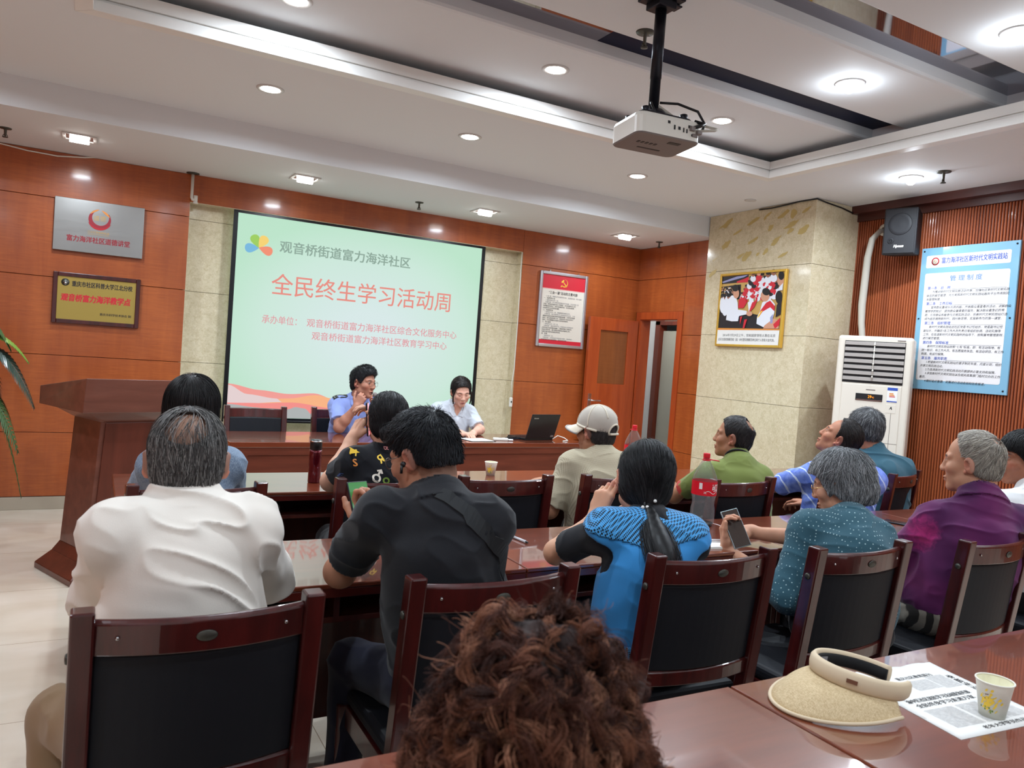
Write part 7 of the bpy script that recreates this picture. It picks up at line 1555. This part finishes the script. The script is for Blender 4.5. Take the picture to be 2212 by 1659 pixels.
def P_officer():
    ey = 5.95
    I = person('man in a light blue uniform shirt with dark shoulder boards, speaking at the desk', dict(pelvis=(1.90, 6.16, 0.60), chest=(1.905, 6.10, 0.84), neck=(1.918, 6.05, 1.005), head=(1.932, 5.97, 1.155), shL=(2.085, 6.08, 0.945), shR=(1.745, 6.06, 0.955), elL=(2.17, 5.90, 0.795), elR=(1.728, 5.88, 0.80), wrL=(2.035, 5.80, 0.955), wrR=(1.825, 5.80, 0.965)),
               (214, 2, -2), (180, 126, 104), s=1.02, shirt='police_blue', sleeve=0.72, seed=47, collar=0.018, wr_amp=0.006, bw=1.05, loose=0.016, h=0.0033, trousers='navy_trousers', open_mouth=True, chub=0.003, neck_r=0.056,
               hands=[hand_prims((1.828, 5.795, 0.972), (0.40, -0.12, 0.88), (0.55, 0.75, 0.25), 1, ((60, 75, 45), (65, 80, 45), (70, 85, 45), (75, 85, 45)), 0.97, thumb=(0.7, 0.6, 0.2)), hand_prims((2.025, 5.79, 0.965), (-0.45, -0.05, 0.85), (-0.6, 0.7, 0.0), -1, ((55, 70, 40),)*4, 0.95, thumb=(0.7, 0.5, 0.3))],
               stubble=(lambda q: np.clip((q[:, 2]-np.interp(q[:, 1], [-0.13, -0.03, 0.0, 0.03, 0.06, 0.12], [-0.06, -0.05, 0.02, 0.01, 0.065, 0.075]))*60, 0, 0.8), (44, 38, 38)))
    hair(I, 0.009, 'full', colors=((20, 20, 24), (32, 32, 36)), n=2600, L=0.028, lift=0.003, rad=0.0011, fall=0.3, jit=0.25, seed=48, steps=5, spike=0.12, extra=(((0, 0.018, 0.085), (0.064, 0.078, 0.058), 0.03),), crown=(0, -0.08, 0.09))
    glasses(I, 'wire', 0.033, (0.024, 0.021), 0.0011, 0.108, 0.0)
    collar_flaps(I, 'police_blue', 0.012)
    J = I['J']; TR = I['TR']
    from mathutils.bvhtree import BVHTree
    me = I['shirt'].data; bv = BVHTree.FromPolygons([v.co for v in me.vertices], [tuple(p.vertices) for p in me.polygons])
    for a in 'RL':
        p0 = lerp(J['neck'], J['sh'+a], 0.55)+TR[:, 2]*0.06; p1 = J['sh'+a]+TR[:, 2]*0.06+_n(J['sh'+a]-J['neck'])*0.03; b = MB(); loops = []; n = 8
        for i in range(n+1):
            p = lerp(p0, p1, i/n); w = 0.024 if i else 0.012; row = []
            for sg, off in ((1, 0.0065), (-1, 0.0065), (-1, 0.001), (1, 0.001)):
                hit, nn, ii, d = bv.find_nearest(Vector(p+TR[:, 1]*w*sg)); row.append(tuple(hit+nn*off))
            loops.append(row)
        b.sweep(loops); ep = b.build('shoulder_board', 'black_plastic', I['shirt'])
        for f in (0.40, 0.66):
            hit, nn, ii, d = bv.find_nearest(Vector(lerp(p0, p1, f))); M_ = Matrix.Translation(hit+nn*0.0065) @ nn.to_track_quat('Z', 'Y').to_matrix().to_4x4(); q = MB(); q.lathe([(0.0075, 0), (0.006, 0.002), (0.001, 0.003)], 4, M=M_, smooth=False); q.build('pip', 'chrome', ep)
        q = MB(); i = 7
        for pt in (loops[7],): q.tube([pt[0], pt[1]], 0.0028, 6)
        q.build('bar', 'chrome', ep)
    b = MB(); pts = []
    for i in range(9):
        z = 0.98-0.035*i; hit, nn, ii, d = bv.find_nearest(Vector((1.915, 5.90, z))); pts.append(tuple(hit+nn*0.002))
    b.tube(pts, 0.003, 6); pk = b.build('placket', 'police_blue', I['shirt'])
    for i in (1, 3, 5, 7): MB().ball(tuple(Vector(pts[i])+Vector((0, -0.004, 0))), 0.0055, 10, 6).build('button', 'ink', pk)
    m = thing('microphone', 'black microphone with a blue ring held at the mouth of the uniformed man', 'microphone', (0, 0, 0))
    d = _n((-0.06, -0.10, 1.0)); p = _v((1.955, 5.735, 0.95))
    MB().tube([tuple(p), tuple(p+d*0.10)], [0.011, 0.014], 14).build('handle', 'black_plastic', m); MB().tube([tuple(p+d*0.10), tuple(p+d*0.112)], [0.0175, 0.0175], 14).build('ring', 'soft_blue', m); MB().ball(tuple(p+d*0.128), 0.02, 14, 9).build('grille', 'grey_plastic', m)
P_officer()
def P_woman():
    I = person('woman in a pale grey short sleeved shirt looking down at papers on the desk', dict(pelvis=(2.80, 6.22, 0.60), chest=(2.805, 6.15, 0.82), neck=(2.81, 6.09, 0.985), head=(2.812, 5.995, 1.115), shL=(2.965, 6.12, 0.925), shR=(2.655, 6.12, 0.935), elL=(3.005, 5.96, 0.795), elR=(2.60, 5.94, 0.795), wrL=(2.86, 5.80, 0.785), wrR=(2.73, 5.78, 0.785)),
               (172, 20, 4), (222, 172, 150), s=0.97, vneck=0.05, shirt='pale_grey', sleeve=0.80, seed=50, collar=None, wr_amp=0.006, bw=0.92, loose=0.018, h=0.0033, eyes='down', neck_r=0.046, armr=0.9, lips=(168, 76, 76),
               hands=[hand_prims((2.86, 5.79, 0.783), (-0.6, -0.75, 0), (0, 0, -1), -1, s=0.92), hand_prims((2.73, 5.77, 0.783), (0.55, -0.8, 0), (0, 0, -1), 1, s=0.92)])
    hair(I, 0.014, ([-0.13, -0.06, -0.03, -0.012, 0.006, 0.022, 0.036, 0.055, 0.078, 0.12], [-0.078, -0.070, -0.052, -0.01, 0.0, -0.02, 0.012, 0.064, 0.084, 0.092]), colors=((44, 38, 36), (62, 54, 50), (34, 30, 30)), n=3200, L=0.05, lift=0.004, rad=0.001, fall=0.3, jit=0.18, seed=51, steps=7, crown=(0.02, 0.05, 0.12), cut=(((0, 0.100, 0.01), (0.056, 0.060, 0.082)),), margin=0.003)
    c, R = I['c'], I['R']
    collar_flaps(I, 'pale_grey')
    for q in (-1, 1):
        lock(I, [c+R @ _v((q*0.07, 0.05, 0.04)), c+R @ _v((q*0.082, 0.052, 0.0)), c+R @ _v((q*0.080, 0.05, -0.05)), c+R @ _v((q*0.074, 0.055, -0.09))], (0.005, 0.007, 0.005, 0.002), 60, ((44, 38, 36), (60, 52, 48)), 0.0012, 10, 'face_strand', 52+q, core=False)
        MB().lathe([(0.008, -0.002), (0.010, 0), (0.008, 0.002)], 14, M=Matrix.Translation(Vector(tuple(c+R @ _v((q*0.082, -0.002, -0.052))))) @ rot('Y', 90), cap=False).build('earring', 'gold_frame', I['o'])
P_woman()
def P_curly():
    I = person('person with a mass of curly auburn hair in the foreground, back turned', dict(pelvis=(0.40, 0.52, 0.60), chest=(0.40, 0.54, 0.76), neck=(0.395, 0.57, 0.91), head=(0.400, 0.635, 1.046), shL=(0.25, 0.60, 0.855), shR=(0.535, 0.53, 0.855), elL=(0.24, 0.72, 0.80), elR=(0.56, 0.70, 0.80), wrL=(0.34, 0.88, 0.785), wrR=(0.47, 0.90, 0.785)),
               (-22, 4), (206, 156, 130), shirt='brown_top', sleeve=1.9, seed=54, h=0.006, hands=[hand_prims((0.34, 0.89, 0.785), (0.5, 0.85, 0), (0, 0, -1), -1), hand_prims((0.47, 0.91, 0.785), (-0.4, 0.9, 0), (0, 0, -1), 1)])
    c, R = I['c'], I['R']; rng = np.random.default_rng(77); W = lambda p: c+R @ _v(p)
    base = [ell(W((0, -0.020, 0.050)), (0.076, 0.105, 0.100), R, 0.03), ell(W((0, -0.04, -0.02)), (0.077, 0.09, 0.10), R, 0.04), ell(W((0.048, -0.01, -0.025)), (0.062, 0.07, 0.075), R, 0.03), ell(W((-0.040, -0.01, -0.0)), (0.055, 0.07, 0.075), R, 0.03)]
    def post(X, Y, Z, D):
        x, y, z = X-c[0], Y-c[1], Z-c[2]; ly = x*R[0, 1]+y*R[1, 1]+z*R[2, 1]; lz = x*R[0, 2]+y*R[1, 2]+z*R[2, 2]
        return np.maximum(np.maximum(D, np.minimum(ly-0.045, 0.055-lz)), -0.115-lz)
    V, F = mesh_sdf(base, 0.005, post); N = vnormals(V, F)
    lump = 0.55*noise3(V*34, 61)+0.45*noise3(V*70, 62); V = V+N*((lump-0.62)*0.034)[:, None]
    c0 = _v(srgb(40, 22, 17)[:3]); C = c0*(0.5+1.0*noise3(V*60, 63))[:, None]
    q0 = (V-c) @ R; ok = np.where((q0[:, 1] < 0.10) & (q0[:, 2] > -0.11))[0]
    nc = 980; roots = V[rng.choice(ok, nc)]; paths, cols = [], []; k = 18
    palette = np.array([srgb(*x)[:3] for x in ((76, 43, 33), (104, 62, 45), (132, 85, 63), (54, 30, 24), (158, 110, 86))])
    for i in range(nc):
        r0 = roots[i]; g = sdf_grad(base, r0[None])[0]; q = (r0-c) @ R
        side = np.cross(g, _v((0, 0, 1))+rng.normal(0, 0.35, 3)); side /= max(1e-6, np.linalg.norm(side)); down = np.cross(side, g); down *= np.sign(-down[2]) if abs(down[2]) > 1e-6 else 1
        sw = side*rng.normal(0, 1.1)+down*(0.7+0.3*rng.random()); sw /= np.linalg.norm(sw)
        L_ = rng.uniform(0.030, 0.070); turns = rng.uniform(0.8, 2.3); ph = rng.uniform(0, 6.28); rad_ = rng.uniform(0.005, 0.012); sp = rng.choice([-1, 1])
        t = np.linspace(0, 1, k)[:, None]; ang = ph+sp*t*turns*2*PI
        liftc = 0.004+0.020*np.sin(np.minimum(1, t*1.15)*PI*0.8)*rng.uniform(0.25, 1.0)
        guide = r0+sw*L_*t+g*liftc+_v((0, 0, -1))*0.012*t**2+(np.cross(sw, g)*np.cos(ang)+g*np.sin(ang))*rad_*(0.3+0.7*t)
        D = sdf_pts(base, guide); guide = guide+sdf_grad(base, guide)*np.maximum(0, 0.004-D)[:, None]
        m = rng.integers(14, 24); base_col = palette[rng.choice(5, p=(0.30, 0.27, 0.17, 0.20, 0.06))]
        off = rng.normal(0, 0.0026, (m, 1, 3))*(0.7+0.6*t)[None]; jt = rng.normal(0, 0.0012, (m, k, 3)).cumsum(1)*0.35
        paths.append(guide[None]+off+jt); cols.append(base_col[None]*rng.uniform(0.7, 1.3, (m, 1)))
    fz = 260; r0 = V[rng.choice(ok, fz)]; g = sdf_grad(base, r0); t = np.linspace(0, 1, k)[None, :, None]; rn = rng.normal(0, 1, (fz, 1, 3)); a = rng.uniform(0, 6.28, (fz, 1, 1))
    paths.append(r0[:, None]+g[:, None]*t*rng.uniform(0.015, 0.038, (fz, 1, 1))+rn*0.012*t**1.3+np.sin(a+t*9)*0.005*np.roll(rn, 1, 2)*t); cols.append(palette[rng.integers(0, 5, fz)]*1.1)
    paths = np.concatenate(paths); cols = np.concatenate(cols)
    V2, F2, C2 = tubes(paths, np.linspace(0.00042, 0.00025, k), cols)
    mesh_np('hair', np.concatenate([V, V2]), np.concatenate([F, F2+len(V)]), 'hair_dull', I['o'], True, np.concatenate([C, C2]))
P_curly()
